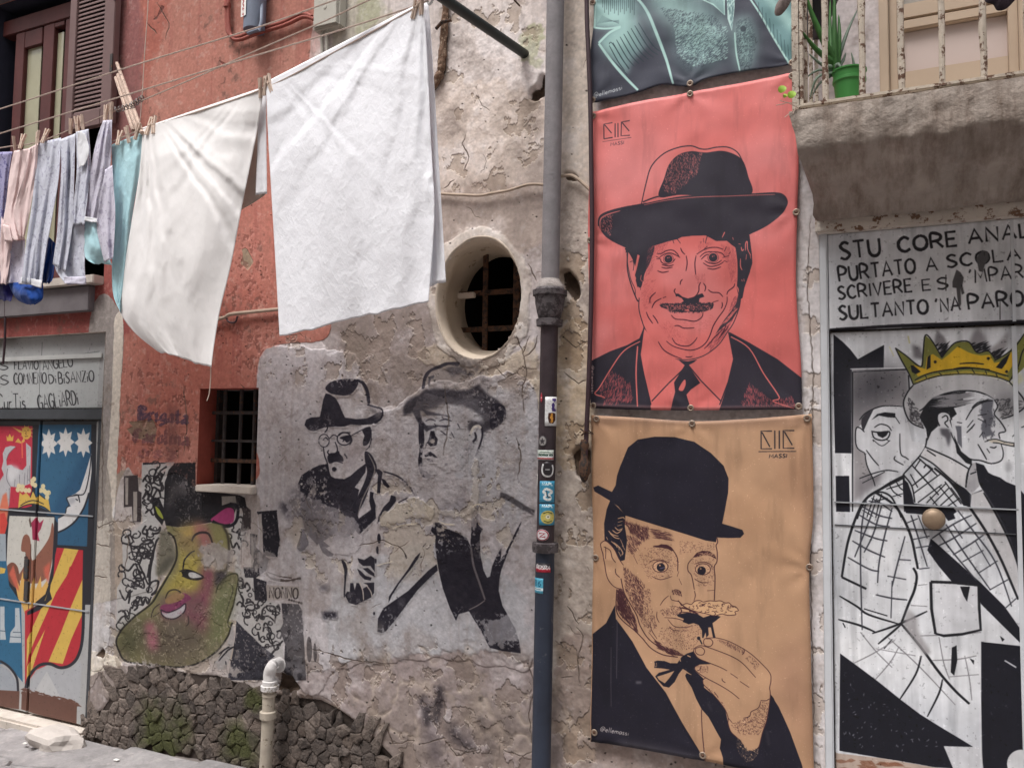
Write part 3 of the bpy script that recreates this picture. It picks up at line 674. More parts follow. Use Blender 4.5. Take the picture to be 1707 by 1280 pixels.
def scribble(poly, n, r0, r1):
    P = np.array(pts_of(poly), float); a0, b0 = P.min(0); a1, b1 = P.max(0); k = 0
    while k < n:
        x = random.uniform(a0, a1); y = random.uniform(b0, b1); ins = False; j = len(P)-1
        for i in range(len(P)):
            if (P[i][1] > y) != (P[j][1] > y) and x < (P[j][0]-P[i][0])*(y-P[i][1])/(P[j][1]-P[i][1])+P[i][0]: ins = not ins
            j = i
        if not ins: continue
        k += 1; r = random.uniform(r0, r1); a = random.uniform(0, 6.3); da = random.choice((-1, 1))*random.uniform(.5, .9); q = []
        for m_ in range(random.randint(5, 9)): q.append((x, y)); x += r*math.cos(a); y += r*math.sin(a); a += da*random.uniform(.6, 1.6)
        WC.stroke(q, 8, (52, 48, 52), wob=.5)
scribble("200,60 330,60 310,240 320,330 280,380 200,260", 16, 10, 20); scribble("95,450 300,420 285,680 240,820 120,930 65,980 70,720", 34, 10, 22); scribble("740,700 850,720 860,830 1000,860 1010,1100 960,1130 760,930", 26, 9, 20); scribble("700,400 800,360 790,560 710,560", 9, 9, 16)
BR = (66, 56, 58)
for P in ("95,115 175,110 178,200 195,210 190,380 145,380 140,290 95,295", "790,240 800,290 825,310 825,420 795,430 760,440 780,330 770,300 740,240"):
    WC.fill(P, BR)
WC.fill("103,125 120,125 118,280 104,280", (176, 164, 156)); WC.fill("148,205 170,205 168,375 148,375", (176, 164, 156))
WC.fill("865,320 985,310 990,380 1000,480 985,580 905,570 900,400 880,350", BLK); WC.fill("872,335 895,330 900,440 895,550 880,550 885,440", (184, 174, 168))
WC.fill("820,445 870,450 860,520 900,560 940,590 920,660 860,700 925,720 925,830 850,830 845,700 790,700 780,640 830,640 850,600 820,560", BLK, alpha=.92)
WC.fill("828,460 845,460 842,640 830,640", (176, 164, 156))
WC.fill("1010,845 1110,850 1130,890 1140,1100 1145,1290 1020,1290 1030,1080 1000,1000 1020,960", (62, 58, 64))
WC.disc(1168, 1110, 16, (80, 72, 74), ry=75); WC.disc(1200, 1130, 10, (80, 72, 74), ry=55)
# hat
WC.fill("385,40 505,38 508,180 640,190 640,210 760,225 790,240 800,300 740,300 700,400 660,400 600,380 500,400 400,410 330,400 320,340 318,260 325,150 350,80", (38, 35, 40))
WC.fill("250,240 290,240 320,300 325,360 310,400 270,350", (38, 35, 40)); WC.fill("272,290 295,310 315,350 312,362 285,335", (170, 178, 60), True)
WC.fill("655,232 735,230 740,270 700,270 655,285", (176, 168, 160))
WC.fill("590,370 620,340 680,300 720,305 728,340 720,380 680,392 640,385", (184, 58, 118), True); WC.stroke("600,375 640,395 690,405 735,380 750,320 740,285 700,275", 18, BLK)
WC.stroke("340,130 370,95 400,100 425,130 410,160 380,170", 8, (36, 34, 38)); WC.fill("370,160 430,150 430,220 380,240 340,330 350,220", (120, 112, 112), soft=6, alpha=.45)
# head
face = "330,400 400,412 500,402 600,385 660,400 700,460 700,560 690,660 740,680 745,740 720,860 690,950 720,960 690,1050 620,1130 500,1200 380,1215 220,1200 100,1180 60,1120 50,1060 80,1000 160,920 240,850 290,770 330,700 380,600 385,520 370,470 340,440"
WC.fill(face, (136, 128, 84))
WC.fill("420,420 540,400 540,480 520,600 440,560 400,500", (200, 162, 84), True, soft=12, alpha=.9)
WC.fill("430,560 540,560 550,680 520,780 380,800 320,780 380,700", (186, 166, 72), True, soft=10, alpha=.9)
WC.fill("490,400 560,400 600,480 600,560 540,560 520,480", (172, 98, 104), True, soft=8, alpha=.85)
WC.fill("540,640 620,660 610,760 580,900 560,1020 480,980 440,940 330,960 310,900 320,850 400,800 480,800 540,760", (140, 66, 92), True, soft=10, alpha=.9)
WC.fill("620,760 700,700 740,700 720,860 690,950 640,1100 580,1140 600,950", (108, 114, 78), True, soft=14, alpha=.8)
WC.fill("60,1040 140,960 240,960 200,1100 120,1170 70,1120", (84, 82, 58), True, soft=14, alpha=.9)
WC.fill("240,960 480,950 560,1000 520,1150 380,1200 220,1190", (92, 78, 70), True, soft=20, alpha=.85)
WC.fill("215,980 270,970 290,1100 240,1110", (178, 100, 116), True, soft=7, alpha=.85)
WC.fill("540,520 690,530 740,600 700,655 570,650 540,590", (196, 178, 162), True, soft=5, alpha=.9)
WC.fill("610,420 690,440 690,560 610,500", (148, 140, 84), True, soft=8, alpha=.8)
WC.fill("300,440 350,450 390,560 380,620 320,690 280,680 290,560", (118, 112, 96), True, soft=4, alpha=.95)
WC.fill("300,640 340,590 380,590 350,640 290,690", (96, 92, 80), True, soft=3)
WC.fill("420,665 460,655 545,690 530,712 470,705 430,690", (40, 38, 42)); WC.fill("465,672 500,672 540,695 490,703 465,694", (206, 202, 200), True)
WC.stroke("410,665 450,655 510,672 548,695 520,712 470,708 425,690", 7, BLK)
WC.stroke("430,655 440,600 470,560 500,545", 9, BLK, taper=.5); WC.stroke("480,490 500,455 540,440 580,450 600,500", 14, (62, 50, 52), taper=.5)
nm = WC.noisy_mask(face, 3, .3, 140, smooth=False)*sstep(fbm(h, w, 40, 4, 141, .6), .45, .7); WC.put(FULL, nm, (112, 100, 88), .45)
WC.stroke("340,440 375,470 392,540 388,600 350,680 300,770 250,850 160,920 80,1000 50,1060 60,1120 100,1180 220,1200 380,1215 500,1200 620,1130 690,1040 715,960", 11, (46, 42, 38), alpha=.95)
WC.stroke("660,400 690,460 700,560 690,660", 12, (62, 54, 50), soft=2); WC.fill("620,670 690,660 690,700 620,760", (70, 62, 70), soft=4, alpha=.9)
WC.stroke("620,790 640,740 690,690 740,680 745,740 720,860 690,960 715,1000", 8, (70, 68, 50)); WC.stroke("690,730 720,760 700,840 680,900", 6, (80, 78, 60), taper=.5)
WC.fill("320,855 380,850 430,790 480,820 440,850 440,890 390,920 330,920 300,880", (136, 60, 96), True)
WC.fill("330,830 370,800 410,790 440,800 420,830 350,850", (160, 124, 84), True)
WC.stroke("330,820 350,780 390,770 420,790", 9, (70, 60, 48), taper=.4); WC.fill("310,900 350,905 410,880 440,855 435,895 390,930 340,930", (190, 186, 190), True); WC.stroke("305,885 350,900 410,875 445,850 440,895 390,935 340,935 312,915 305,885", 7, (56, 46, 56))
WC.many(["250,930 265,880 300,850", "262,925 300,900", "460,920 465,960 450,980", "640,1180 660,1130 720,1080", "640,1160 680,1150 720,1190", "620,1190 680,1260", "600,1240 620,1180"], 7, (70, 60, 56), taper=.5)
# suit at right of the chin
WC.fill("740,950 800,1010 880,1080 970,1150 930,1180 915,1290 690,1290 710,1180 735,1040", (52, 50, 60)); WC.fill("715,970 730,1040 700,1180 680,1230 640,1230 610,1200 680,1110 700,1040", (172, 166, 164)); WC.many(["640,1180 690,1120 725,1100", "680,1180 690,1250", "700,1100 680,1110 640,1140"], 9, BLK, taper=.4)
WC.fill("920,740 1010,745 1110,750 1115,800 1000,830 930,825", (170, 158, 148), alpha=.8)
WC.text("NONNO", (940, 815), (1105, 818), 62, 9, (70, 60, 60), jit=.05)
WC.stroke("915,670 950,700 1000,712 1050,715 1120,700", 13, (88, 74, 70), wob=.9); WC.stroke("930,665 1000,690 1070,700", 7, (88, 74, 70), wob=.9)
for k in range(6): WC.disc(1055+k*14, 825+k*4, 7, (80, 70, 68))
WC.tf = (180, 760, 3.459)
WC.erase("540,520 690,520 720,600 700,650 570,650", .8, 10, 2.6, 121, cell=10)
WC.erase("880,560 1000,580 1120,700 1000,720 900,700", .8, 12, 2.4, 122, cell=12)
WC.erase("980,820 1200,850 1200,1290 1040,1290 1020,1000", .35, 24, 2.6, 123, cell=12)
WC.erase("60,1180 400,1225 700,1210 720,1260 60,1260", .9, 8, 2.0, 124, cell=12)
WC.erase("780,430 900,500 860,660 770,640", .6, 10, 2.4, 125, cell=10)
WC.wear = wearA
lum = WC.rgb.mean(2, keepdims=True); s_ = (MUR['face']*.16)[..., None]; WC.rgb[:] = (WC.rgb*(1-s_)+lum*s_)*(1-.14*(MUR['face'])[..., None])
# small black strip of writing left of the sill
# ---- gothic lettering on the red plaster (zoom 0,520 x3.97)
begin('gothic'); WC.tf = (0, 520, 3.97)
GOTH = {'B': (.55, ["0,1 0,0 .5,.1 .5,.42 .15,.52 .45,.64 .45,.92 0,1", "-.16,.88 .05,1.02", ".22,.95 .22,.08"]), 'r': (.32, ["0,.58 0,.05 .1,0", "0,.5 .16,.62 .3,.5"]), 'i': (.14, ["0,.6 0,.08 .12,0", "0,.80 .08,.9"]),
 'g': (.34, ["0,.1 0,.5 .16,.6 .3,.5 .3,-.12 .1,-.28 -.06,-.16", "0,.1 .3,.1"]), 'a': (.36, ["0,.5 .15,.62 .3,.5 .3,.06 .4,0", ".3,.34 0,.26 0,.06 .15,0 .3,.1"]), 't': (.28, [".1,.88 .1,.08 .25,0", "-.06,.6 .28,.6"]),
 'C': (.5, [".46,.95 .1,.92 0,.66 0,.2 .15,0 .46,.1", ".22,.88 .22,.08", ".3,.95 .46,.78"]), 'o': (.32, ["0,.1 0,.5 .16,.62 .3,.5 .3,.1 .16,0 0,.1"]), 'l': (.16, ["0,1.02 0,.08 .12,0"]), 'n': (.36, ["0,.6 0,.06", "0,.5 .16,.62 .3,.5 .3,.06 .38,0"]),
 '0': (.5, ["0,.3 0,.6 .2,.8 .4,.6 .4,.3 .2,.1 0,.3"]), '8': (.5, [".2,.8 0,.62 .4,.28 .2,.1 0,.28 .4,.62 .2,.8"]), '3': (.45, ["0,.75 .2,.82 .38,.65 .15,.48 .38,.3 .2,.1 0,.2"])}
def goth(txt, x0, y0, x1, y1, hh, col, nib, **k):
    tot = sum(GOTH[c][0]+.2 for c in txt)-.2; x = 0.0
    for c in txt:
        for q in GOTH[c][1]:
            pp = [tuple(float(v) for v in a_.split(',')) for a_ in q.split()]
            pp = [np.array((x0+(x1-x0)*(x+a_)/tot, y0+(y1-y0)*(x+a_)/tot-hh*b_)) for a_, b_ in pp]
            for a_, b_ in zip(pp[:-1], pp[1:]):
                nv = np.array(nib); e = np.array((0, 3.0)); WC.fill([a_-nv-e, a_+nv-e, b_+nv+e, b_-nv+e] if abs((b_-a_)[1]) > abs((b_-a_)[0]) else [a_-nv, a_+nv, b_+nv, b_-nv], col, **k)
        x += GOTH[c][0]+.2
WC.wear = wearA*.9
goth("Brigata", 925, 712, 1240, 740, 90, (72, 56, 74), (12, -8), alpha=.92)
goth("Carolina", 890, 858, 1245, 884, 90, (96, 62, 66), (11, -7), alpha=.85)
goth("083", 925, 968, 1170, 990, 80, (122, 78, 82), (9, -6), alpha=.65)
WC.fill("1110,640 1170,640 1180,800 1170,990 1100,1000 1110,820", (100, 62, 58), True, soft=9, alpha=.7)
# ---- black sprayed scrawl low on the wall (zoom 420,1060 x3.556)
begin('spray'); WC.tf = (420, 1060, 3.556); SP = (56, 50, 54)
WC.stroke("1010,350 1025,400 1040,460 1035,540", 56, SP, soft=4, alpha=1, taper=.4); WC.stroke("1108,300 1112,360 1100,450 1090,520", 58, SP, soft=4, alpha=1, taper=.3)
WC.stroke("1180,510 1190,580 1250,640 1310,660", 70, SP, soft=6, alpha=.85, taper=.4); WC.stroke("1040,560 1090,640 1100,760", 90, (84, 76, 80), soft=8, alpha=.7)
WC.stroke("1280,450 1340,470 1350,560 1300,600 1250,540 1270,470", 34, (88, 78, 76), soft=5, alpha=.6); WC.stroke("1380,600 1420,700 1390,780", 66, (88, 80, 80), soft=7, alpha=.6)
WC.stroke("1490,490 1520,560 1500,640", 54, (92, 82, 80), soft=6, alpha=.6); WC.disc(1350, 378, 12, (60, 54, 52), soft=2)
WC.gm = None; WC.wear = None; WC.tf = (0, 0, 1)
all_cracks(); pits(150, (430, 560, 985, 1280)); pits(50, (740, 20, 985, 560)); pits(160, (215, 280, 520, 800), .6, 1.6); pits(60, (980, 1230, 1360, 1290))
cavity("938,455 948,452 962,470 968,490 960,505 950,490 940,478", .04, 130); cavity("908,122 904,126 898,145 884,152 884,166 893,168 910,156", .04, 131)
cavity("955,760 966,748 985,752 985,790 974,800 962,792", .03, 132); cavity("940,288 952,290 966,296 962,302 944,300", .02, 133); cavity("468,1122 490,1130 500,1150 480,1158 462,1150", .03, 134)
cavity("330,1236 356,1238 356,1262 332,1262", .08, 135); cavity("170,1080 176,1090 172,1098 160,1094", .02, 136); cavity("740,6 748,10 745,70 742,118 728,150 718,152 732,120 736,60", .012, 137)
Hs = blur(H, 3)
# ------------------------------------------------------------------ banner prints
BY = -0.022
DK = (46, 42, 52)
def banner_dirt(c, seed, a=.10):
    n = fbm(c.h, c.w, 90, 4, seed); c.rgb *= (1+(n-.5)*a*2)[..., None]
    n2 = fbm(c.h, c.w, (140, 26), 4, seed+1, .6); c.rgb *= (1-sstep(n2, .5, .8)*.08)[..., None]
    n3 = fbm(c.h, c.w, 3, 2, seed+2, .7); c.rgb = c.rgb+(sstep(n3, .82, .9)*.07)[..., None]; c.rgb = c.rgb*.97+.012
def elle(c, P1, bars, P2, ul, tx, th, col=DK, w=7):
    c.many(P1+bars+P2, w, col, smooth=False); c.stroke(ul, 3, col, smooth=False); c.text("MASSI", tx[0], tx[1], th, 3.4, col, slant=.15)

# ---------------- red banner
RB_OUT = dict(top=[(986, 187), (1060, 172), (1150, 155), (1240, 139), (1324, 121)], right=[(1324, 121), (1331, 260), (1329, 355), (1327, 480), (1335, 600), (1337, 682)],
              bottom=[(984, 680), (1060, 683), (1151, 684), (1250, 683), (1337, 682)], left=[(986, 187), (983, 300), (981, 400), (984, 540), (984, 680)])
RC = px_canvas([(975, 110), (1345, 110), (1345, 695), (975, 695)], BY, .0014, (200, 102, 98))
yy = np.linspace(0, 1, RC.h, dtype=np.float32)[:, None, None]
n1 = fbm(RC.h, RC.w, 160, 3, 301)[..., None]
RC.rgb += sstep(n1, .35, .75)*np.array((.05, .10, .11), np.float32)
RC.tf = (960, 0, 4.266)
RC.fill("100,780 800,650 1560,520 1570,900 1200,1000 700,950 100,1000", (226, 128, 124), True, soft=60, alpha=.7)  # paler top of the banner is overhead light painted into the print
elle(RC, ["200,990 200,885 260,875", "205,890 255,950", "200,990 262,980"], ["280,880 280,978", "300,878 300,978"], ["385,862 325,872 322,968 385,965", "330,875 380,935"], "190,1010 395,980", ((248, 1040), (342, 1026)), 22)
for q, a in (("880,840 1000,790 1200,720 1340,660", .25), ("1000,900 1250,880 1400,800", .2), ("660,930 700,940 690,950", .3), ("900,960 905,975", .7)): RC.stroke(q, 18, (176, 92, 96), soft=9, alpha=a)
RC.tf = (960, 200, 2.559); RD = (205, 106, 102)
RC.stroke("278,362 300,270 322,200 370,150 430,122 490,112 530,124 560,126 600,118 650,118 690,140 712,180", 5, DK, taper=.3)
RC.fill("355,328 378,250 400,190 440,150 490,135 530,138 560,140 620,133 670,145 712,175 735,240 746,318 600,332 450,322", DK, True)
RC.hatch("370,300 400,180 450,145 540,140 520,230 420,320", 520, 75, 9, 2.2, RD, jit=30, alpha=.45)
RC.fill("125,400 200,372 300,354 450,328 600,324 740,315 850,309 890,322 904,355 880,400 820,450 740,488 690,482 560,492 480,495 430,505 330,540 300,565 230,552 150,515 112,480 97,440 104,412", DK, True)
RC.stroke("98,455 100,420 125,398 200,374 300,355", 4, DK); RC.stroke("108,475 106,430 130,408 190,388", 6, RD, taper=.9, alpha=.8)
RC.stroke("290,362 400,342 560,330 740,322 850,318", 3.5, RD, alpha=.75, taper=.4); RC.stroke("285,350 350,328 450,318 560,316 630,322", 6, DK)
RC.hatch("110,420 160,400 150,500 110,470", 70, 60, 9, 2, RD, alpha=.6)
RC.fill("215,545 330,530 322,600 296,655 280,715 262,700 258,640 245,600 230,572", DK, True)
RC.stroke("222,568 222,640 240,710 262,768 270,774", 5, DK)
RC.fill("685,484 740,488 746,530 750,580 744,650 722,705 712,760 698,770 694,700 690,600 682,545 660,520", DK)
# face (zoom 1040,380 x5.564)
RC.tf = (1040, 380, 5.564)
RC.fill("120,-60 1190,-60 1195,50 1165,65 1190,240 1195,330 1175,400 1140,500 1105,600 1085,660 1070,570 1050,540 1055,480 1060,260 1035,185 1000,160 960,125 860,128 800,95 760,75 640,78 540,90 500,110 430,125 330,155 250,180 215,350 190,430 165,430 160,540 130,552 105,450 130,330 120,250 60,230 20,235 20,60", DK)
RC.hatch("230,180 420,130 380,240 300,260 260,420 200,460", 230, -55, 26, 2.6, (150, 70, 76), alpha=.55); RC.hatch("200,480 300,480 260,700 190,780 160,640", 170, -50, 24, 2.6, (160, 74, 76), alpha=.5)
RC.hatch("900,160 1040,200 1050,500 1000,520 960,330", 260, -75, 26, 2.6, (150, 70, 76), alpha=.5); RC.hatch("330,900 420,860 560,1000 640,1100 500,1090 400,1020", 150, 60, 20, 2.6, (160, 74, 76), alpha=.5)
RC.hatch("760,1100 880,960 960,820 1020,640 1060,640 1020,840 930,1020 800,1150", 330, -58, 26, 3, (120, 56, 66), alpha=.6); RC.hatch("700,120 830,150 760,230 690,260", 60, -70, 20, 2.6, (150, 70, 76), alpha=.55)
RC.hatch("420,790 520,860 700,880 820,800 860,900 740,960 500,940", 150, 10, 18, 2.4, (164, 78, 80), alpha=.5); RC.hatch("660,440 760,430 760,520 690,520", 60, -70, 20, 2.4, (150, 70, 76), alpha=.5)
for q in ("915,95 935,50 940,45", "1010,90 1018,115", "1130,215 1130,150 1145,130 1150,200 1180,260", "1090,180 1100,215 1115,200", "1085,290 1085,360 1100,395", "1170,235 1180,290", "1140,250 1135,300", "1095,480 1100,500", "1115,475 1118,500", "1065,150 1085,155"): RC.stroke(q, 9, RD, taper=.6)
RC.fill("130,250 150,260 135,330 118,400 105,440 118,470 112,500 95,430 110,350", RD); RC.stroke("30,240 40,340 70,480 108,570 112,640 140,682", 6, DK); RC.stroke("60,320 88,312 96,350 90,400", 6, DK)
RC.stroke("165,440 160,480 175,500", 5, RD); RC.stroke("185,430 188,500", 4, DK); RC.stroke("160,540 160,580", 4, DK)
RC.fill("1045,540 1062,620 1045,700 1000,770 935,850 890,920 850,990 880,960 950,900 1010,850 1060,770 1085,690 1085,655", DK, alpha=.9)
RC.hatch("900,900 960,840 1030,740 1050,760 960,870", 60, -50, 40, 4, RD, alpha=.7)
RC.stroke("146,650 143,760 178,890 210,960 240,1040 300,1130 400,1200 520,1222 640,1218 760,1178 880,1085 960,970 1020,880 1072,740 1084,655", 8, DK)
ln = ["335,275 390,243 440,238 490,258 526,280", "310,240 350,242 400,215 460,212 500,245 515,270", "345,290 352,320 395,342 450,325 480,290", "300,268 340,285", "305,290 340,292", "355,345 420,358 465,345", "352,368 400,378 455,368", "315,400 360,416 420,405",
      "680,250 740,212 800,190 870,188 925,205", "710,275 760,235 840,228 910,240 940,275", "722,298 760,262 790,250", "755,310 800,332 860,336 912,305", "740,330 800,362 880,350 930,318", "780,380 840,388 905,366", "920,280 980,262", "930,308 962,320", "975,250 992,228", "935,225 955,180",
      "530,190 545,225 572,252", "582,262 592,330 580,405", "675,262 664,340 672,440", "750,200 780,175", "548,480 530,500 526,530", "482,565 470,588 482,612", "716,508 700,540 696,590 660,640 600,657", "740,515 762,550 752,592",
      "440,810 480,845 560,852 650,867 700,850 730,820 735,785", "470,910 510,908 560,930 655,928", "448,1020 480,1070 540,1095 610,1092 660,1050 682,1015", "395,1050 450,1092 520,1118 620,1136 700,1115 760,1070 800,1000 832,910 880,830 930,760 958,690 960,640",
      "320,1055 370,1130 450,1180 540,1215", "748,1122 800,1070 830,1030 880,980 925,935", "245,700 250,650 300,600", "262,745 290,692 352,655", "365,652 395,640", "210,780 230,830 270,888", "270,810 300,850 320,888", "785,575 820,600 885,606 922,642", "958,622 970,590 1020,550 1030,518", "830,690 880,676", "880,1030 920,980 960,930 972,900", "912,690 916,720 905,750", "575,1195 610,1200 640,1192", "900,1000 930,950 950,900"]
RC.many(ln, 10, (66, 32, 44), taper=.5)
for cx, cy, r in ((417, 292, 38), (833, 280, 40)):
    RC.disc(cx, cy, r+12, (222, 112, 108)); RC.ring(cx, cy, r+9, 4, DK); RC.disc(cx, cy, r, DK); RC.disc(cx-6, cy-10, 5, RD); RC.disc(cx+8, cy-14, 4, RD)
for q in ("430,130 450,105 470,150", "470,95 500,110 530,150", "745,140 740,100", "760,150 775,90 800,60", "720,130 718,150"): RC.stroke(q, 7, DK, taper=.6)
RC.fill("478,612 510,612 545,640 600,657 650,645 690,620 730,608 750,640 705,655 695,700 750,706 800,690 835,718 825,750 760,775 680,782 600,778 540,786 460,775 400,755 350,738 330,716 390,700 460,706 530,700 556,680 540,655 500,635 485,640", DK)
RC.hatch("350,712 830,700 800,770 400,760", 190, -70, 16, 5, RD, jit=60, alpha=.8); RC.hatch("340,705 840,695 835,718 350,718", 120, 60, 24, 5, DK, jit=30); RC.hatch("380,750 820,750 760,785 450,790", 80, 110, 22, 5, DK, jit=25)
RC.fill("555,768 600,752 612,775", RD)
# suit and tie (zoom 960,200 x2.559)
RC.tf = (960, 200, 2.559)
RC.fill("55,1032 100,1010 150,985 220,960 272,932 292,882 275,1000 290,1080 322,1215 322,1240 55,1240", DK); RC.fill("655,905 740,950 860,1020 950,1090 975,1110 975,1240 612,1240 650,1120 673,1020", DK)
RC.hatch("100,1150 150,1070 230,1120 250,1200 120,1220", 330, -70, 16, 2.4, (170, 80, 84), jit=25, alpha=.55); RC.hatch("700,1220 740,1120 840,1200 920,1180 940,1225", 260, -100, 16, 2.4, (170, 80, 84), jit=25, alpha=.5)
RC.fill("285,940 278,1000 292,1080 318,1200 400,1118 478,1047 440,1025 400,1010 340,962 298,895", RD); RC.fill("655,912 671,1020 650,1118 618,1195 540,1118 482,1047 520,1028 590,985", RD)
RC.fill("400,1120 425,1120 410,1228 320,1228 322,1205", RD); RC.fill("530,1125 610,1205 600,1228 492,1228 476,1172", RD)
RC.stroke("275,945 205,985 150,1060 100,1140 80,1168 122,1186 72,1216", 5, RD, taper=.3); RC.stroke("66,1222 130,1186", 7, DK); RC.stroke("264,965 258,1080 264,1222", 6, RD, taper=.2)
RC.stroke("662,925 740,975 800,1080 860,1168 866,1190 842,1200 930,1230", 5, RD, taper=.3)
RC.many(["478,1047 400,1120 325,1200", "482,1047 535,1112 622,1202", "292,880 275,1000 290,1080 322,1215", "652,905 673,1020 650,1118 614,1215"], 5, DK, smooth=False)
RC.fill("440,1025 480,1030 520,1022 505,1035 482,1047 532,1122 492,1150 474,1172 494,1240 405,1240 425,1160 420,1120 466,1047", DK); RC.fill("440,1150 455,1120 468,1108 470,1130 458,1155", RD, True); RC.fill("478,1175 500,1228 490,1232", RD)
RC.text("@ellemassi", (66, 1048), (66, 1165), 11, 1.6, (228, 190, 186), slant=0); RC.stroke("0,1212 450,1232 975,1222", 10, (232, 170, 165), smooth=False, soft=3, alpha=.35)
banner_dirt(RC, 310, .07)

# ---------------- tan banner
TB_OUT = dict(top=[(985, 692), (1060, 696), (1155, 702), (1250, 698), (1353, 690)], right=[(1353, 690), (1356, 850), (1349, 946), (1352, 1100), (1357, 1300)],
              bottom=[(984, 1236), (1060, 1246), (1170, 1266), (1270, 1286), (1357, 1300)], left=[(985, 692), (987, 820), (989, 930), (986, 1080), (984, 1236)])
TN = (184, 145, 114); NV = (32, 30, 41)
TC = px_canvas([(975, 680), (1368, 680), (1368, 1320), (975, 1320)], BY, .0014, TN)
n1 = fbm(TC.h, TC.w, 140, 4, 321)[..., None]; TC.rgb += (n1-.5)*np.array((.12, .11, .10), np.float32)
TC.tf = (970, 680, 2.1333)
TC.fill("700,200 820,150 830,420 760,360", (150, 112, 88), True, soft=22, alpha=.45); TC.fill("690,950 780,800 810,1200 740,1100", (160, 120, 100), True, soft=26, alpha=.5)
TC.fill("30,30 820,30 820,70 30,60", (120, 92, 78), soft=8, alpha=.45); TC.fill("30,30 80,30 70,500 35,600", (150, 116, 92), soft=14, alpha=.4); TC.fill("790,60 830,60 830,1280 800,1280", (150, 116, 92), soft=6, alpha=.5)
TC.fill("120,275 125,240 135,210 165,140 200,112 260,102 330,103 400,120 460,160 505,205 522,250 521,300 510,360 500,410 535,420 572,432 578,446 565,460 520,461 480,459 478,476 440,470 380,451 270,417 155,382 130,350 102,330 45,296 41,282 58,275 107,298", NV)
TC.fill("102,326 155,380 152,420 160,470 152,540 132,546 110,500 80,472 78,410 88,360", NV)
E1 = ["676,82 637,82 637,145 676,145", "640,86 668,138"]; E2 = ["755,80 716,80 716,143 755,143", "720,84 748,132"]
elle(TC, E1, ["686,80 686,145", "702,80 702,145"], E2, "628,155 762,154", ((665, 178), (728, 176)), 13, (44, 40, 48), 4.6)
TC.fill("38,803 85,765 118,700 120,750 180,830 230,920 300,1010 360,1120 436,1245 436,1300 30,1300", NV)
TC.fill("672,1015 700,1060 740,1150 780,1260 800,1330 420,1330 500,1280 620,1210", NV)
TC.tf = (990, 850, 4.924)
for q in ("118,170 150,200 200,215", "130,190 170,225 210,235", "150,165 190,190 230,160", "170,140 200,165 235,150", "195,70 240,60 250,75", "195,100 235,90", "190,130 230,120", "140,255 180,290 190,310", "160,265 200,300 205,330", "215,240 240,300", "205,300 235,350 225,370", "230,290 255,330", "200,340 220,380", "100,220 115,245"): TC.stroke(q, 8, TN, taper=.6)
TC.fill("55,290 62,262 95,252 135,280 170,330 205,400 238,450 232,560 238,650 170,630 115,560 90,450 72,370", TN)
L1 = (66, 36, 42)
TC.many(["240,450 205,400 170,330 130,278 92,252 60,268 54,292 74,370 90,460 115,560 165,625 228,650", "95,300 96,400", "80,300 130,330 150,390 178,430", "175,480 180,520 212,552"], 7, L1, taper=.3)
TC.stroke("222,560 250,680 300,770 350,860 380,950 450,1055 555,1130 650,1178 740,1192 800,1180", 8, L1); TC.stroke("188,650 184,820 230,905 330,985 400,1052 470,1130 570,1185 690,1205", 8, L1)
TC.hatch("192,655 238,650 285,770 335,870 362,1010 300,950 232,885 192,820", 300, 62, 46, 4, L1, jit=10, alpha=.8); TC.hatch("192,655 235,650 270,760 240,830 196,800", 150, 120, 30, 3, L1, jit=10, alpha=.8)
TC.stroke("1012,225 1018,262 1005,290 1014,340 1012,420 990,465 996,560 990,740", 8, L1)
TC.fill("483,292 530,288 555,278 600,282 635,300 660,330 640,334 610,318 560,308 510,304", L1); TC.stroke("650,325 688,395 690,500", 8, L1, taper=.4)
TC.fill("812,388 845,350 890,332 950,336 995,365 1008,402 960,375 900,370 850,384", L1); TC.stroke("812,395 776,438 774,495 800,530 815,590 825,650", 7, L1, taper=.3); TC.hatch("830,350 980,345 990,375 850,380", 30, 160, 20, 5, TN)
for (cx, cy, rx, ry, ix, iy) in ((548, 462, 62, 46, 552, 468), (896, 484, 62, 46, 886, 496)):
    TC.fill([(cx+rx*math.cos(a), cy+ry*math.sin(a)) for a in np.linspace(0, 6.28, 20)], (204, 162, 128)); TC.ring(cx, cy, rx, 6, L1, ry=ry); TC.disc(ix, iy, 35, NV); TC.disc(ix-8, iy-16, 7, TN)
TC.stroke("545,478 585,468", 8, (104, 104, 140), taper=.6)
TC.many(["455,425 500,408 560,408 612,428", "478,540 550,568 645,542", "830,440 890,425 955,442 975,490", "826,560 880,592 945,592", "700,500 684,545", "700,560 722,612", "628,700 636,732 662,742 700,752 725,785 800,800", "826,660 834,700 822,742", "520,830 518,880 538,922", "460,930 478,990 520,1055", "580,880 650,884 720,900 780,935", "608,892 660,950 740,962 800,952", "640,672 668,652 705,665 722,710", "545,780 575,735 615,700", "345,540 370,600 410,640", "325,370 360,440", "450,1000 520,1080 600,1140 700,1180", "930,660 990,655", "620,960 660,985 700,985", "720,990 760,985"], 6, L1, taper=.6)
TC.hatch("240,90 450,150 450,230 400,250 300,190", 240, 70, 40, 3, L1, jit=35, alpha=.75); TC.hatch("470,150 620,180 640,250 500,230", 90, 8, 60, 3, L1, jit=8, alpha=.7)
TC.hatch("270,200 400,250 330,370 280,340", 130, 60, 26, 3, L1, jit=20, alpha=.8); TC.hatch("380,310 640,280 700,420 620,560 450,560 370,420", 260, 40, 12, 3.5, L1, jit=60, alpha=.7)
TC.hatch("240,450 420,600 400,900 340,820 260,660", 460, 66, 22, 3.4, L1, jit=18, alpha=.75); TC.hatch("330,700 460,640 480,800 520,960 470,1010 390,930", 240, 64, 18, 3.2, L1, jit=25, alpha=.7)
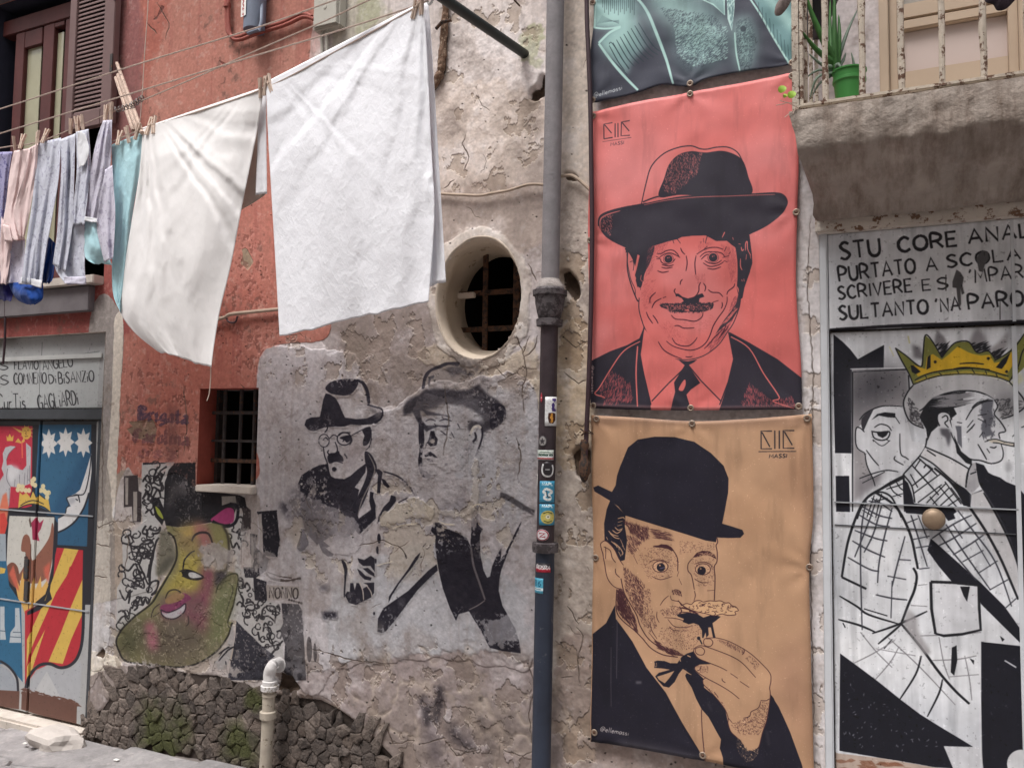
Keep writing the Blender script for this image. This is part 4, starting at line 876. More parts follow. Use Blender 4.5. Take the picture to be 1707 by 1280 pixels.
TC.hatch("540,820 640,780 720,800 720,860 560,870", 110, 50, 14, 3.2, L1, jit=30, alpha=.7); TC.hatch("560,960 860,930 890,1010 820,1140 640,1150 520,1040", 300, 60, 10, 3.6, L1, jit=90, alpha=.7)
TC.hatch("700,250 1000,270 1000,330 820,340 700,360", 120, 40, 10, 3.4, L1, jit=90, alpha=.65); TC.hatch("800,400 990,390 985,620 840,620", 170, 60, 12, 3.2, L1, jit=60, alpha=.6); TC.hatch("500,1060 600,1120 740,1180 640,1190 520,1130", 120, 30, 36, 4, L1, jit=12, alpha=.8)
TC.hatch("640,655 715,665 720,700 650,690", 40, 80, 18, 3.5, L1, alpha=.8)
# frilled morsel and moustache
TC.fill("715,785 760,765 800,765 860,742 940,748 1000,740 1060,752 1120,770 1165,798 1190,822 1165,850 1100,858 1040,862 960,868 900,850 820,830 740,830 708,800", (204, 164, 126))
TC.fill("680,855 780,838 850,850 900,880 960,860 1010,862 1042,872 1010,900 975,925 990,1000 1002,1045 980,1045 962,960 940,960 944,1020 925,1045 918,1000 900,1048 890,1045 888,985 860,940 820,925 780,935 730,915 740,890 690,872", NV)
TC.stroke("715,785 760,765 800,772 830,745 870,740 900,752 950,742 1000,745 1040,742 1080,760 1110,758 1140,785 1165,790 1188,820 1160,832 1165,855 1100,860 1050,850 990,866 930,850 860,835 780,812 720,795", 6, L1)
for k in range(46):
    x = 780+RNG.random()*370; y = 765+RNG.random()*80; a = RNG.random()*6.28; TC.stroke([(x, y), (x+16*math.cos(a), y+9*math.sin(a)), (x+24*math.cos(a+.9), y+16*math.sin(a+.9))], 5, L1, taper=.6)
TC.many(["690,740 740,790 800,820 860,850", "700,800 780,815 850,850", "720,835 800,840", "705,790 720,830 700,850"], 10, L1, taper=.5); TC.stroke("850,1040 870,1060 890,1098", 12, NV, taper=.3); TC.disc(862, 1048, 14, NV)
# bow tie, lapel and the hand (zoom 1080,1040 x5.333)
TC.tf = (1080, 1040, 5.333)
TC.fill("60,328 90,320 150,325 200,345 262,345 300,290 350,258 412,238 440,292 560,345 640,380 560,360 460,360 425,375 424,415 452,440 500,485 500,560 600,640 690,760 715,880 740,950 830,1040 900,1125 980,1090 1060,850 1088,640 1100,625 1122,655 1150,740 1180,820 1240,1000 1290,1110 1290,1300 675,1300 670,1180 640,1100 652,1020 600,930 540,820 480,752 430,660 390,560 345,490 332,455 345,432 390,450 340,412 312,395 275,440 240,510 190,560 140,548 95,500 68,460 100,428 200,402 130,390 60,385", NV)
TC.fill("85,462 160,440 238,412 190,480 152,522 100,488", TN); TC.stroke("64,340 66,372 80,372 78,340", 4, TN); TC.stroke("352,276 382,290", 12, TN, taper=.3); TC.stroke("285,300 290,330", 12, TN, taper=.3); TC.stroke("345,425 388,448", 8, TN, taper=.4)
TC.fill("545,120 620,120 720,148 840,208 920,262 960,300 1085,430 1095,500 1085,560 1090,640 1060,840 1020,960 990,1080 960,1112 925,1125 870,1108 830,1040 790,1000 740,950 715,880 715,830 690,760 640,690 560,600 495,530 492,492 520,470 450,432 420,402 420,375 460,356 560,352 460,305 415,250 415,215 450,190 498,188 500,140", TN)
HL = ["545,120 620,120 720,148 840,208 920,262 1000,335 1085,430 1095,500 1085,560 1090,640 1060,840 1020,960 990,1080 960,1112 925,1125 870,1108 830,1040 790,1000 740,950 715,880 715,830 690,760 640,690 560,600 495,530 492,492 520,472", "545,120 505,130 498,170 520,192 560,192 580,160 560,130 520,128", "450,190 415,215 410,250 450,300 530,335 640,378 705,412", "450,190 500,192 640,240 760,290 850,350 960,470", "735,435 800,478", "820,505 902,558", "425,215 470,200 505,230 492,268 450,268 425,245 425,215", "460,356 420,378 422,405 455,434 520,476 640,540 740,600 815,660", "440,410 465,400 475,365", "1005,672 1050,674 1088,655", "1005,680 985,738 920,775 905,815 850,832", "660,480 665,500 690,518", "590,600 625,645", "850,210 860,240 840,268", "715,830 750,870"]
TC.many(HL, 7, L1, taper=.3)
TC.hatch("850,840 930,790 1000,740 1010,690 1080,680 1060,850 1000,980 820,980 730,880", 330, 60, 12, 4, L1, jit=50, alpha=.8); TC.hatch("600,130 720,155 840,215 860,260 700,190", 70, 80, 20, 3, L1, alpha=.7); TC.hatch("900,270 1000,350 960,400 870,300", 40, 60, 16, 3, L1, alpha=.7)
TC.hatch("500,540 600,620 690,740 660,690 560,580", 90, 30, 20, 3, L1, alpha=.7); TC.hatch("430,370 540,365 540,430 460,430", 60, 50, 12, 3, L1, jit=60, alpha=.6)
TC.fill("800,1010 835,1050 880,1112 930,1128 982,1100 980,1150 930,1208 870,1220 812,1140 785,1060", (176, 144, 118)); TC.hatch("800,1010 835,1050 880,1112 930,1128 982,1100 980,1150 930,1208 870,1220 812,1140 785,1060", 150, 40, 40, 4, NV, jit=8); TC.hatch("800,1010 835,1050 880,1112 930,1128 982,1100 980,1150 930,1208 870,1220 812,1140 785,1060", 120, 110, 30, 4, NV, jit=8)
TC.stroke("478,755 486,950 508,1180 516,1260", 7, L1); TC.fill("690,1290 1300,1290 1300,1320 690,1320", NV)
TC.fill("-240,1040 0,1075 520,1195 520,1280 -300,1180", (126, 120, 124), soft=12, alpha=.5); TC.stroke("1060,950 1080,1080", 8, (104, 100, 106), soft=3, alpha=.6); TC.stroke("540,700 570,770", 8, (104, 100, 106), soft=3, alpha=.5)
TC.tf = (970, 680, 2.1333); TC.text("@ellemassi", (64, 1148), (166, 1162), 17, 2.2, (168, 160, 158), slant=.1)
TC.stroke("103,850 104,1060", 2, (110, 104, 112), alpha=.6); TC.stroke("124,750 124,960", 2, (110, 104, 112), alpha=.6)
TC.stroke("195,975 215,975", 9, (120, 116, 122), soft=2, alpha=.6)
banner_dirt(TC, 330, .07)
n3 = fbm(TC.h, TC.w, 4, 2, 340, .7); TC.rgb += (sstep(n3, .82, .9)*.10)[..., None]

# ---------------- dark banner with pale lapels
DB_OUT = dict(top=[(983, -170), (1080, -190), (1160, -205), (1240, -222), (1325, -240)], right=[(1325, -240), (1324, -100), (1325, 0), (1322, 60), (1323, 108)],
              bottom=[(986, 173), (1060, 157), (1105, 143), (1150, 146), (1180, 132), (1250, 119), (1323, 108)], left=[(983, -170), (986, -60), (990, 30), (985, 90), (986, 173)])
TL = (172, 208, 202); DG = (62, 64, 76)
DC = px_canvas([(975, -245), (1335, -245), (1335, 185), (975, 185)], BY, .0016, DG)
DC.tf = (960, 0, 4.266)
DC.fill("135,-300 430,-300 430,0 520,110 560,220 620,360 560,330 520,340 400,480 380,545 300,470 165,310 250,235 320,195 135,200", (122, 154, 154), soft=6)
DC.fill("430,-10 560,240 640,420 560,400 500,330 460,200 440,180", DG, soft=12); DC.fill("400,420 540,340 600,420 680,600 450,640 390,540", DG, soft=16)
DC.fill("140,60 330,90 420,130 360,200 190,190 150,160", TL, True, soft=18, alpha=.9); DC.fill("200,330 330,230 420,190 400,300 320,330 260,400", TL, True, soft=16, alpha=.9)
for k in range(17): DC.stroke([(190+k*14, -60), (192+k*14, 60+(k*37 % 60))], 5, (52, 66, 74), taper=.5)
for k in range(10): DC.stroke([(150+k*4, 170+k*3-(k*9)), (310, 150+k*3)], 3, (52, 66, 74), taper=.6, alpha=.5)
for k in range(9):
    x = 240+k*26; y = 330-k*20; DC.stroke([(x, y), (x+60+k*5, y+110+k*6), (x+110+k*8, y+180+k*4)], 7, (40, 56, 64), taper=.6)
DC.stroke("230,400 370,540", 6, (40, 56, 64)); DC.stroke("240,320 265,320 380,500", 5, (40, 56, 64))
DC.many(["420,-20 470,30 520,110 570,230 620,360 655,460 695,605"], 22, TL, taper=.5); DC.stroke("145,-300 140,-20 132,200", 15, TL); DC.stroke("128,198 200,208 260,206 322,196", 13, TL); DC.stroke("320,200 240,240 165,312", 16, TL); DC.stroke("165,315 240,420 330,530 445,648", 20, TL, taper=.3)
DC.fill("500,-300 900,-300 1000,60 1070,200 1085,380 960,480 820,500 740,440 700,320 720,220 600,120 500,0", (112, 140, 142), soft=26, alpha=.85)
DC.fill("520,-10 700,10 900,150 1030,190 1060,260 960,260 800,210 650,110", TL, True, soft=20, alpha=.9)
DC.hatch("600,60 1000,120 1080,260 1080,420 800,520 700,400 720,240", 900, -45, 24, 4, (60, 70, 80), jit=25, alpha=.6); DC.hatch("700,180 1080,200 1080,420 850,480 720,400", 700, -35, 22, 3.5, TL, jit=25, alpha=.6)
DC.fill("890,-40 1060,-40 1062,115 1000,60", (130, 160, 160)); DC.stroke("890,-5 980,40 1058,112 1056,-10", 10, TL, smooth=False); DC.fill("1072,-100 1135,-100 1130,60 1112,232 1080,140", (186, 214, 210)); DC.hatch("1075,0 1130,0 1112,220", 60, -80, 30, 3, (90, 120, 124))
DC.fill("1140,160 1180,120 1230,130 1265,200 1290,300 1270,420 1240,500 1170,515 1145,400 1132,260", (140, 172, 170), soft=14); DC.hatch("1140,160 1240,130 1290,300 1250,480 1150,480", 500, -50, 20, 3.5, (64, 76, 84), jit=30, alpha=.65); DC.stroke("1132,240 1142,380 1168,512", 12, TL, taper=.4)
DC.disc(1193, 215, 21, (58, 70, 78)); DC.ring(1218, 495, 18, 7, (58, 70, 78))
DC.fill("1330,-300 1580,-300 1580,450 1510,460 1400,260 1300,60 1230,-60", (104, 140, 142)); DC.stroke("1235,-10 1320,120 1400,260 1460,360 1525,465", 14, TL, taper=.2); DC.stroke("1350,-60 1440,60 1580,230", 60, TL, soft=8, alpha=.9)
for k in range(9): DC.stroke([(1300+k*26, 20+k*38), (1302+k*27, 110+k*42)], 5, (56, 80, 86), taper=.4)
DC.text("@ellemassi", (132, 700), (330, 640), 34, 4, (196, 200, 202), slant=.25)
banner_dirt(DC, 350, .06)

# ------------------------------------------------------------------ right-hand door: sign panel and mural
RDY = 0.02
QC = px_canvas([(1368, 330), (1880, 330), (1880, 1480), (1368, 1480)], RDY, .0017, (212, 213, 217), 0)
n1 = fbm(QC.h, QC.w, 120, 4, 401)[..., None]; QC.rgb += (n1-.5)*np.array((.12, .11, .09), np.float32)
n2 = fbm(QC.h, QC.w, (160, 20), 4, 402, .6)[..., None]; QC.rgb -= sstep(n2, .48, .8)*.12
BK = (26, 26, 31)
QC.tf = (1340, 320, 4.572)
QC.stroke("165,270 172,500 180,1065", 34, (36, 34, 48), wob=.2); QC.stroke("200,1058 650,1028 1200,1010 1800,985 2600,940", 24, (38, 36, 42), wob=.4); QC.stroke("200,285 800,235 1600,150 2600,60", 5, (120, 116, 116), alpha=.6)
QK = dict(gap=.25, taper=.35, wob=.25)
BKs = (38, 36, 41)
QC.text("STU", (285, 525), (585, 490), 128, 24, BKs, **QK); QC.text("CORE", (725, 468), (1165, 418), 108, 25, BKs, **QK); QC.text("ANALFABBETA", (1255, 405), (2560, 250), 105, 23, BKs, **QK)
QC.text("PURTATO", (275, 690), (850, 622), 108, 20, BKs, **QK); QC.text("A", (935, 612), (1015, 604), 98, 18, BKs, **QK); QC.text("SCOLA", (1092, 585), (1645, 520), 92, 19, BKs, **QK)
QC.text("SCRIVERE", (268, 826), (825, 765), 96, 18, BKs, **QK); QC.text("E", (906, 758), (966, 752), 80, 14, BKs, **QK); QC.text("S", (1018, 752), (1100, 740), 84, 15, BKs, **QK); QC.text("'MPARATO", (1265, 705), (1960, 630), 100, 16, BKs, **QK)
QC.text("SULTANTO", (275, 980), (945, 930), 104, 21, BKs, **QK); QC.text("'NA", (1010, 925), (1190, 905), 100, 19, BKs, **QK); QC.text("PAROLA", (1255, 903), (1880, 850), 110, 22, BKs, **QK)
QC.fill("1330,480 1360,455 1400,470 1405,520 1375,560 1360,620 1330,610 1320,560 1310,520", (86, 84, 86)); QC.fill("1130,690 1160,600 1190,620 1215,660 1205,720 1220,780 1200,790 1190,740 1195,860 1180,900 1165,800 1160,740 1130,735", (80, 78, 80)); QC.stroke("1490,820 1490,980", 10, (70, 68, 70), wob=.9)
QC.stroke("1080,640 1080,760", 9, (70, 68, 70))
# mural upper (zoom 1370,540 x4.0)
QC.tf = (1370, 540, 4.0); NB = (24, 24, 33)
QC.fill("78,70 140,120 190,170 240,235 330,185 415,140 412,300 200,298 198,862 88,860 78,400", NB); QC.fill("92,1012 182,1012 188,1252 95,1250", NB)
QC.fill("205,310 575,300 585,600 580,900 400,1000 250,1150 215,1200", (150, 146, 148), soft=3); QC.fill("215,330 560,310 500,400 560,470 430,500 320,560 260,640 215,700", (70, 68, 74), True, soft=22, alpha=.95)
QC.stroke("190,300 560,292", 6, (220, 220, 224), smooth=False); QC.many(["205,1250 205,320 575,302", "578,340 590,560"], 9, BK, smooth=False)
QC.fill("230,1040 330,1000 420,985 380,1080 300,1130 225,1200", (128, 124, 128), soft=6)
QC.fill("290,640 300,600 360,560 440,540 540,545 560,600 580,680 600,780 690,800 680,830 560,980 420,985 340,1020 310,960 285,860 240,840 222,780 230,700 250,680", (202, 202, 206))
QC.fill("262,670 265,630 300,590 345,570 310,640 275,720", (48, 46, 52)); QC.many(["250,640 290,595 360,560 430,545 540,550", "285,720 250,690 228,700 225,780 240,830 285,858", "288,860 300,940 340,1030 355,1080", "296,840 340,900 380,945", "350,690 390,668 440,680 465,712", "250,1030 330,1000 430,975 510,985", "270,1060 420,985", "520,730 525,860 560,890 580,905", "490,880 485,905 545,940"], 8, BK, taper=.4)
QC.fill("330,640 370,600 420,588 490,595 490,625 440,622 380,610", BK); QC.stroke("490,620 520,665", 9, BK, taper=.5); QC.stroke("330,715 380,722 450,718 440,760 400,775 350,760 335,722", 9, BK); QC.fill("365,722 445,720 430,745 405,760 375,745", BK); QC.many(["340,770 400,812 455,775", "340,770 345,785", "430,770 450,780"], 5, BK)
# crown
YL = (206, 166, 44); OL = (120, 120, 60)
QC.fill("605,140 660,160 690,240 620,230", (120, 116, 120), soft=3); QC.fill("755,130 770,40 820,90 845,150 800,200", (128, 124, 128), soft=2); QC.fill("985,130 1020,50 1050,25 1090,90 1130,170 1080,200 1000,180", (140, 136, 140), soft=3); QC.fill("1130,170 1200,110 1250,50 1240,160 1180,230 1140,210", (150, 146, 148), soft=3)
QC.hatch("1000,130 1090,130 1110,190 1010,190", 40, -25, 60, 7, BK, alpha=.8); QC.hatch("1120,190 1220,170 1180,230 1130,230", 30, -35, 60, 7, BK, alpha=.8); QC.hatch("760,140 830,130 840,190 790,220", 24, -35, 60, 8, BK)
QC.fill("490,160 560,210 660,285 675,200 690,75 740,120 800,225 860,150 905,120 980,120 1035,190 1110,180 1155,235 1200,225 1260,170 1350,70 1500,130 1420,200 1340,300 1250,385 1180,360 1100,345 960,335 800,345 700,370 610,405 580,330 530,240", OL)
QC.fill("600,270 690,300 700,220 740,200 800,240 850,200 905,150 980,190 1010,200 1060,210 1120,205 1150,260 1200,250 1260,190 1280,180 1270,280 1235,335 1180,330 1080,300 950,295 800,310 700,330 640,350 620,310", YL); QC.fill("620,380 760,335 960,312 1120,325 1245,355 1250,375 1120,350 960,335 780,350 640,395", (168, 150, 60))
QC.many(["490,160 530,240 580,330 610,405", "490,160 560,210 660,285 675,200 690,75 740,120 800,225", "800,225 860,150 905,120 980,120 1035,190 1110,180 1155,235", "1150,245 1230,200 1290,150 1350,65", "1250,385 1310,280 1340,180 1400,120", "610,405 700,368 800,343 960,333 1100,343 1180,358 1250,385", "620,375 700,335 800,312 950,297 1080,302 1245,350", "880,300 960,290 1120,305", "920,265 1000,260 1080,268"], 9, BK, taper=.3)
QC.fill("592,275 610,275 660,318 625,335 600,320", BK); QC.fill("705,220 725,205 725,290 698,305", BK); QC.fill("1160,290 1200,240 1258,190 1230,260 1200,300", BK)
for x, y in ((756, 253), (1110, 230), (1232, 318)): QC.disc(x, y, 10, BK)
QC.many(["780,325 800,340", "900,308 915,332", "1000,300 1020,330", "1090,312 1100,335", "1160,330 1170,350", "690,345 700,362"], 6, BK)
QC.stroke("800,365 960,345 1100,360 1220,395", 16, (196, 188, 120), soft=3, alpha=.7); QC.stroke("1250,410 1330,380 1320,340", 20, (206, 200, 120), soft=3, alpha=.6); QC.stroke("450,150 480,215", 12, (196, 188, 120), alpha=.5, taper=.5); QC.stroke("575,80 585,130", 10, (186, 176, 100), alpha=.6)
# hat brim
QC.fill("610,410 700,372 800,348 960,338 1100,348 1220,385 1290,430 1345,500 1350,560 1260,620 1200,632 1175,560 1140,500 1060,460 960,445 840,460 740,500 680,560 650,640 680,690 600,660 560,600 545,520 575,450", (186, 184, 186))
for c_ in ("590,560 640,580 680,690 600,650", "640,430 740,420 700,480 620,500", "1150,480 1290,480 1330,580 1210,620 1180,560"): QC.fill(c_, (86, 84, 88), True, soft=14, alpha=.8)
QC.hatch("570,480 640,560 680,690 590,640", 60, 30, 26, 9, (60, 58, 62), jit=60, alpha=.7); QC.hatch("1160,500 1340,500 1320,590 1200,630", 50, -30, 30, 9, (60, 58, 62), jit=50, alpha=.7)
QC.many(["610,408 575,450 545,520 560,600 600,660 680,695", "1250,385 1290,430 1345,500 1352,555 1270,610 1200,632", "650,580 680,560 740,500 840,460 960,445 1060,458 1140,500 1165,540"], 10, BK, taper=.3)
# head in profile
QC.fill("700,760 720,700 740,640 700,600 740,500 860,460 1000,455 1100,475 1160,510 1175,560 1150,600 1190,660 1225,715 1180,730 1195,770 1210,880 1190,920 1100,925 1000,910 960,960 720,860", (204, 204, 208))
QC.fill("680,560 740,500 840,462 960,450 940,500 960,540 880,560 900,600 850,640 870,700 850,590 800,580 770,610 775,680 730,720 705,780 695,700 650,620", BK); QC.hatch("760,480 980,460 960,540 800,560", 60, -8, 130, 9, (130, 128, 132), jit=5, alpha=.7)
QC.fill("1075,540 1110,500 1150,510 1140,580 1150,640 1130,700 1150,740 1090,760 1065,700 1085,640 1060,600", (98, 98, 106), soft=1); QC.fill("890,680 930,680 935,830 905,790 900,720", (98, 98, 106)); QC.hatch("1060,520 1160,520 1150,760 1070,760", 50, 85, 30, 9, (98, 98, 106), jit=30)
QC.stroke("1150,505 1172,550 1150,600 1190,650 1225,712 1182,728 1188,765", 9, BK, taper=.3); QC.many(["960,640 1010,560 1080,520 1140,510", "1000,560 1040,525 1110,505", "1040,610 1100,600", "1040,630 1080,650", "970,690 1010,640", "965,725 1000,690 1020,665", "1050,755 1075,720", "900,655 935,660", "1195,800 1210,860 1195,910 1130,930 1060,910 990,900 930,860 880,770 860,720", "1040,800 1075,860 1100,905", "1120,820 1150,825 1165,815", "1100,830 1120,860", "1085,785 1140,770"], 9, BK, taper=.5)
QC.fill("880,740 930,850 1000,905 1000,940 960,925 900,860", BK); QC.fill("1100,770 1180,768 1230,790 1290,800 1295,815 1250,812 1190,795 1130,792", (198, 190, 176)); QC.stroke("1100,775 1160,768 1220,785 1295,798 1290,815 1240,808 1180,795 1140,790", 7, BK); QC.disc(1285, 805, 9, (70, 66, 66))
QC.stroke("785,680 770,640 775,600 810,585 850,600 865,640", 10, BK); QC.stroke("800,625 830,610 840,640 820,660 845,690", 9, BK, taper=.4); QC.stroke("1270,750 1310,720", 9, BK, taper=.5); QC.stroke("1330,690 1400,660", 10, BK, taper=.5); QC.fill("790,700 850,700 870,740 850,830 830,760 800,740", (86, 84, 90), soft=2)
QC.disc(1250, 955, 22, (160, 160, 164), ry=38, soft=3)
# collar, lapels (check coat)
QC.stroke("700,760 690,820 660,870 600,940 545,1000", 10, BK); QC.fill("690,820 820,870 980,965 960,1085 900,1060 820,1000 740,930 655,880", (206, 204, 206)); QC.many(["690,820 760,850 870,900 980,965", "700,840 760,880", "980,965 960,1085", "655,880 740,930 820,1000 890,1060 955,1100"], 10, BK, taper=.2)
QC.fill("1000,930 1030,920 1050,1080 1000,1130 960,1100 985,980", (170, 168, 172)); QC.many(["1000,930 970,1000 960,1090", "1030,925 1050,1050 1080,1110", "1000,1135 1070,1108", "990,1000 1030,985"], 10, BK, taper=.2)
QC.fill("1030,925 1080,940 1110,990 1200,1040 1300,1080 1345,1130 1345,1280 1180,1280 1130,1180 1080,1110 1050,1060", NB); QC.fill("840,1040 900,1070 960,1100 1000,1140 990,1220 950,1210 900,1120", NB); QC.fill("545,1030 575,1060 600,1130 615,1195 700,1205 870,1215 900,1250 860,1280 560,1260 550,1200", NB)
QC.stroke("545,1000 550,1120 560,1240", 14, BK); QC.stroke("545,1005 600,1080 620,1190", 10, BK)
for q in ("640,890 720,960 770,1010", "600,940 690,1040 780,1140", "590,1000 640,1090", "600,1080 700,1000 740,960", "610,1130 790,1000", "620,960 660,900", "640,1190 800,1070", "700,1190 830,1060", "740,1200 850,1090", "790,1210 880,1130", "830,1220 920,1160", "780,1080 900,1220", "720,1150 770,1210", "820,1050 930,1200", "860,1090 950,1210", "680,960 700,940 740,970"): QC.stroke(q, 10, BK, taper=.3)
QC.many(["300,1160 360,1120 450,1060 545,1010", "350,1130 400,1120 460,1150 500,1220 530,1290", "300,1160 260,1230 235,1300"], 12, BK, taper=.2)
for q in ("450,1070 480,1120 530,1150", "490,1040 520,1090 548,1110", "430,1100 500,1080 548,1060", "470,1150 540,1130", "400,1130 380,1200 360,1290", "350,1140 330,1200 300,1290", "280,1210 360,1180 440,1160", "330,1160 400,1200 470,1250", "270,1240 340,1280"): QC.stroke(q, 8, BK, taper=.3)
# lower coat (zoom 1370,780 x2.56)
QC.tf = (1370, 780, 2.56)
QC.fill("660,0 700,20 760,40 860,110 1000,200 1000,700 870,700 840,450 800,300 720,150 690,100", NB); QC.fill("640,110 690,100 740,180 800,300 840,420 850,560 770,430 700,300 640,200", (190, 188, 190), soft=2)
QC.fill("345,40 370,90 385,160 470,175 560,190 570,215 540,225 500,180 440,200 350,185", NB); QC.fill("465,300 500,330 600,420 680,490 780,590 850,690 862,760 770,670 680,580 640,500 560,490 500,420 450,350", NB)
QC.many(["480,0 560,70 640,180 700,270 760,380 800,470 838,560", "350,40 250,90 190,130 150,200 110,320 85,465", "230,105 300,150 340,200 380,290 400,380 410,430", "85,465 190,515", "390,425 405,460 395,520 370,580 340,660", "340,665 420,760 500,870 570,950 630,1005"], 11, BK, taper=.2)
QC.many(["690,105 740,190 800,310 850,450", "215,705 330,665 450,610", "240,750 300,700 340,665", "265,770 300,730", "75,545 150,590 200,625 330,665", "70,645 160,670 230,700", "90,660 100,680", "180,600 280,630"], 9, BK, taper=.6)
for q in ("190,140 170,250 165,400 172,690", "235,130 200,230 160,330 140,380", "255,160 220,280 180,360", "300,170 270,280 245,400 238,490", "355,290 320,420 300,505", "130,310 200,350 270,380", "140,265 230,300 280,310", "110,380 200,430 245,440", "165,160 240,200 300,215", "160,200 230,240 290,250", "200,140 300,160", "300,480 295,640", "280,460 360,475", "330,390 380,393", "230,540 300,555 365,562", "380,200 400,260 450,420", "410,200 450,300", "360,235 410,215", "385,305 460,290", "400,340 470,330", "415,430 460,425", "500,280 560,360 660,480", "530,240 600,350 720,520", "580,180 640,260 740,400 810,590", "655,310 720,420", "500,330 560,300 660,235", "560,370 640,320 690,285", "600,400 690,350", "665,450 750,395", "715,520 795,475", "780,600 830,555", "470,300 560,240 640,200", "560,240 600,300"): QC.stroke(q, 7, (60, 60, 68), taper=.4)
for q in ("165,700 230,780 300,850", "230,770 400,800", "130,835 220,790 310,735", "220,910 290,830 330,760", "280,720 420,850 570,1010", "330,990 400,880 420,800", "450,1060 500,960 515,900", "500,720 520,830 545,900", "470,820 580,815 660,800", "540,890 670,880", "420,715 560,710 680,700", "610,800 630,900 640,990", "410,500 450,495", "380,585 450,590"): QC.stroke(q, 5, (130, 128, 132), taper=.4)
QC.stroke("330,990 400,880 425,800", 8, BK, taper=.6); QC.stroke("450,1060 500,960 515,900", 8, BK, taper=.6)
QC.fill("370,600 410,640 415,700 470,790 440,800 380,720 350,670", (150, 146, 148), soft=3, alpha=.8); QC.fill("480,490 665,500 675,690 520,715 485,700", (208, 208, 212)); QC.stroke("465,485 560,488 668,500 672,600 678,690 600,708 520,715 485,705 468,600 465,485", 11, BK, smooth=False, wob=.3); QC.fill("590,505 632,505 620,570 605,545", BK)
QC.fill("555,765 575,755 578,820 565,885 550,870", BK); QC.fill("630,810 650,820 648,838", BK); QC.fill("760,715 780,730 770,740", BK)
QC.fill("78,790 160,850 240,910 340,990 420,1050 500,1100 600,1160 645,1188 585,1190 520,1185 560,1280 480,1275 400,1260 250,1235 75,1205", NB, smooth=False); QC.stroke("520,1180 560,1290", 10, NB)
QC.fill("680,740 860,760 1000,780 1000,1900 700,1900 685,1280 680,1000", NB); QC.fill("520,1185 680,1190 690,1290 560,1280", (202, 202, 206)); QC.disc(850, 1260, 60, (196, 196, 198)); QC.stroke("780,820 830,850", 12, (170, 170, 176), taper=.6)
QC.fill("0,1208 250,1236 400,1262 560,1290 700,1300 700,1700 0,1700", (176, 158, 146)); QC.hatch("80,1220 400,1270 600,1290 600,1400 80,1400", 60, 10, 60, 18, (126, 84, 64), jit=20, alpha=.6)
QC.hatch("90,900 600,1190 400,1240 90,1180", 40, -60, 12, 4, (140, 140, 150), jit=60, alpha=.6)
n3 = fbm(QC.h, QC.w, 6, 3, 410, .75)[..., None]; QC.rgb -= sstep(n3, .74, .8)*.18; QC.rgb += sstep(1-n3, .76, .82)*.08
n4 = fbm(QC.h, QC.w, 60, 4, 411, .6)[..., None]; n5 = fbm(QC.h, QC.w, (120, 7), 3, 412, .6)[..., None]; QC.rgb *= 1+(n4-.5)*.24+(n5-.5)*.12
QC.rgb[:] = np.clip(QC.rgb, .06, 1)

# ------------------------------------------------------------------ left-hand door: coat of arms, names
LDY = 0.035
LC = px_canvas([(-330, 540), (165, 540), (165, 1230), (-330, 1230)], LDY, .0024, (168, 168, 168), 0)
n1 = fbm(LC.h, LC.w, 80, 4, 501)[..., None]; LC.rgb += (n1-.5)*.1
LC.tf = (0, 680, 3.97); LB = (34, 34, 44)
LC.fill("-700,60 640,60 620,1300 -700,1300", (34, 34, 42))
BLU = (36, 84, 120); REDC = (186, 36, 46); YEL = (212, 172, 72)
LC.fill("-700,120 215,120 210,660 -700,660", (190, 38, 60)); LC.fill("258,108 605,108 575,915 380,905 385,760 300,700 225,690", BLU); LC.fill("258,300 500,300 560,340 380,560 340,690 258,690", (46, 98, 134), soft=12, alpha=.6)
LC.fill("605,260 600,500 560,620 500,740 440,790 385,810 385,720 340,700 420,560 540,330", (28, 74, 112), soft=6, alpha=.5)
def star(c, cx, cy, R, r, n, col, ry=1.0, ph=0.0):
    c.fill([(cx+(R if k % 2 == 0 else r)*math.sin(math.pi*k/n+ph), cy-(R if k % 2 == 0 else r)*ry*math.cos(math.pi*k/n+ph)) for k in range(2*n)], col)
for cx, cy in ((323, 235), (434, 225), (552, 230)): star(LC, cx, cy, 60, 36, 8, (206, 204, 202), 1.65)
# moon
LC.fill("604,300 606,420 590,560 555,660 500,745 440,795 384,822 384,725 430,700 445,655 468,650 455,620 443,590 500,565 530,540 560,450 590,350", (206, 204, 204)); LC.stroke("604,310 590,440 560,560 515,575 443,592 458,640 440,660 430,700 385,728", 8, LB, taper=.2); LC.stroke("384,822 440,795 500,745 555,660 590,560", 12, LB)
LC.stroke("480,580 515,575 528,625", 9, LB, taper=.4); LC.stroke("500,600 515,612", 8, LB); LC.fill("455,600 505,600 490,630 465,635", (160, 160, 168), True, soft=3, alpha=.8)
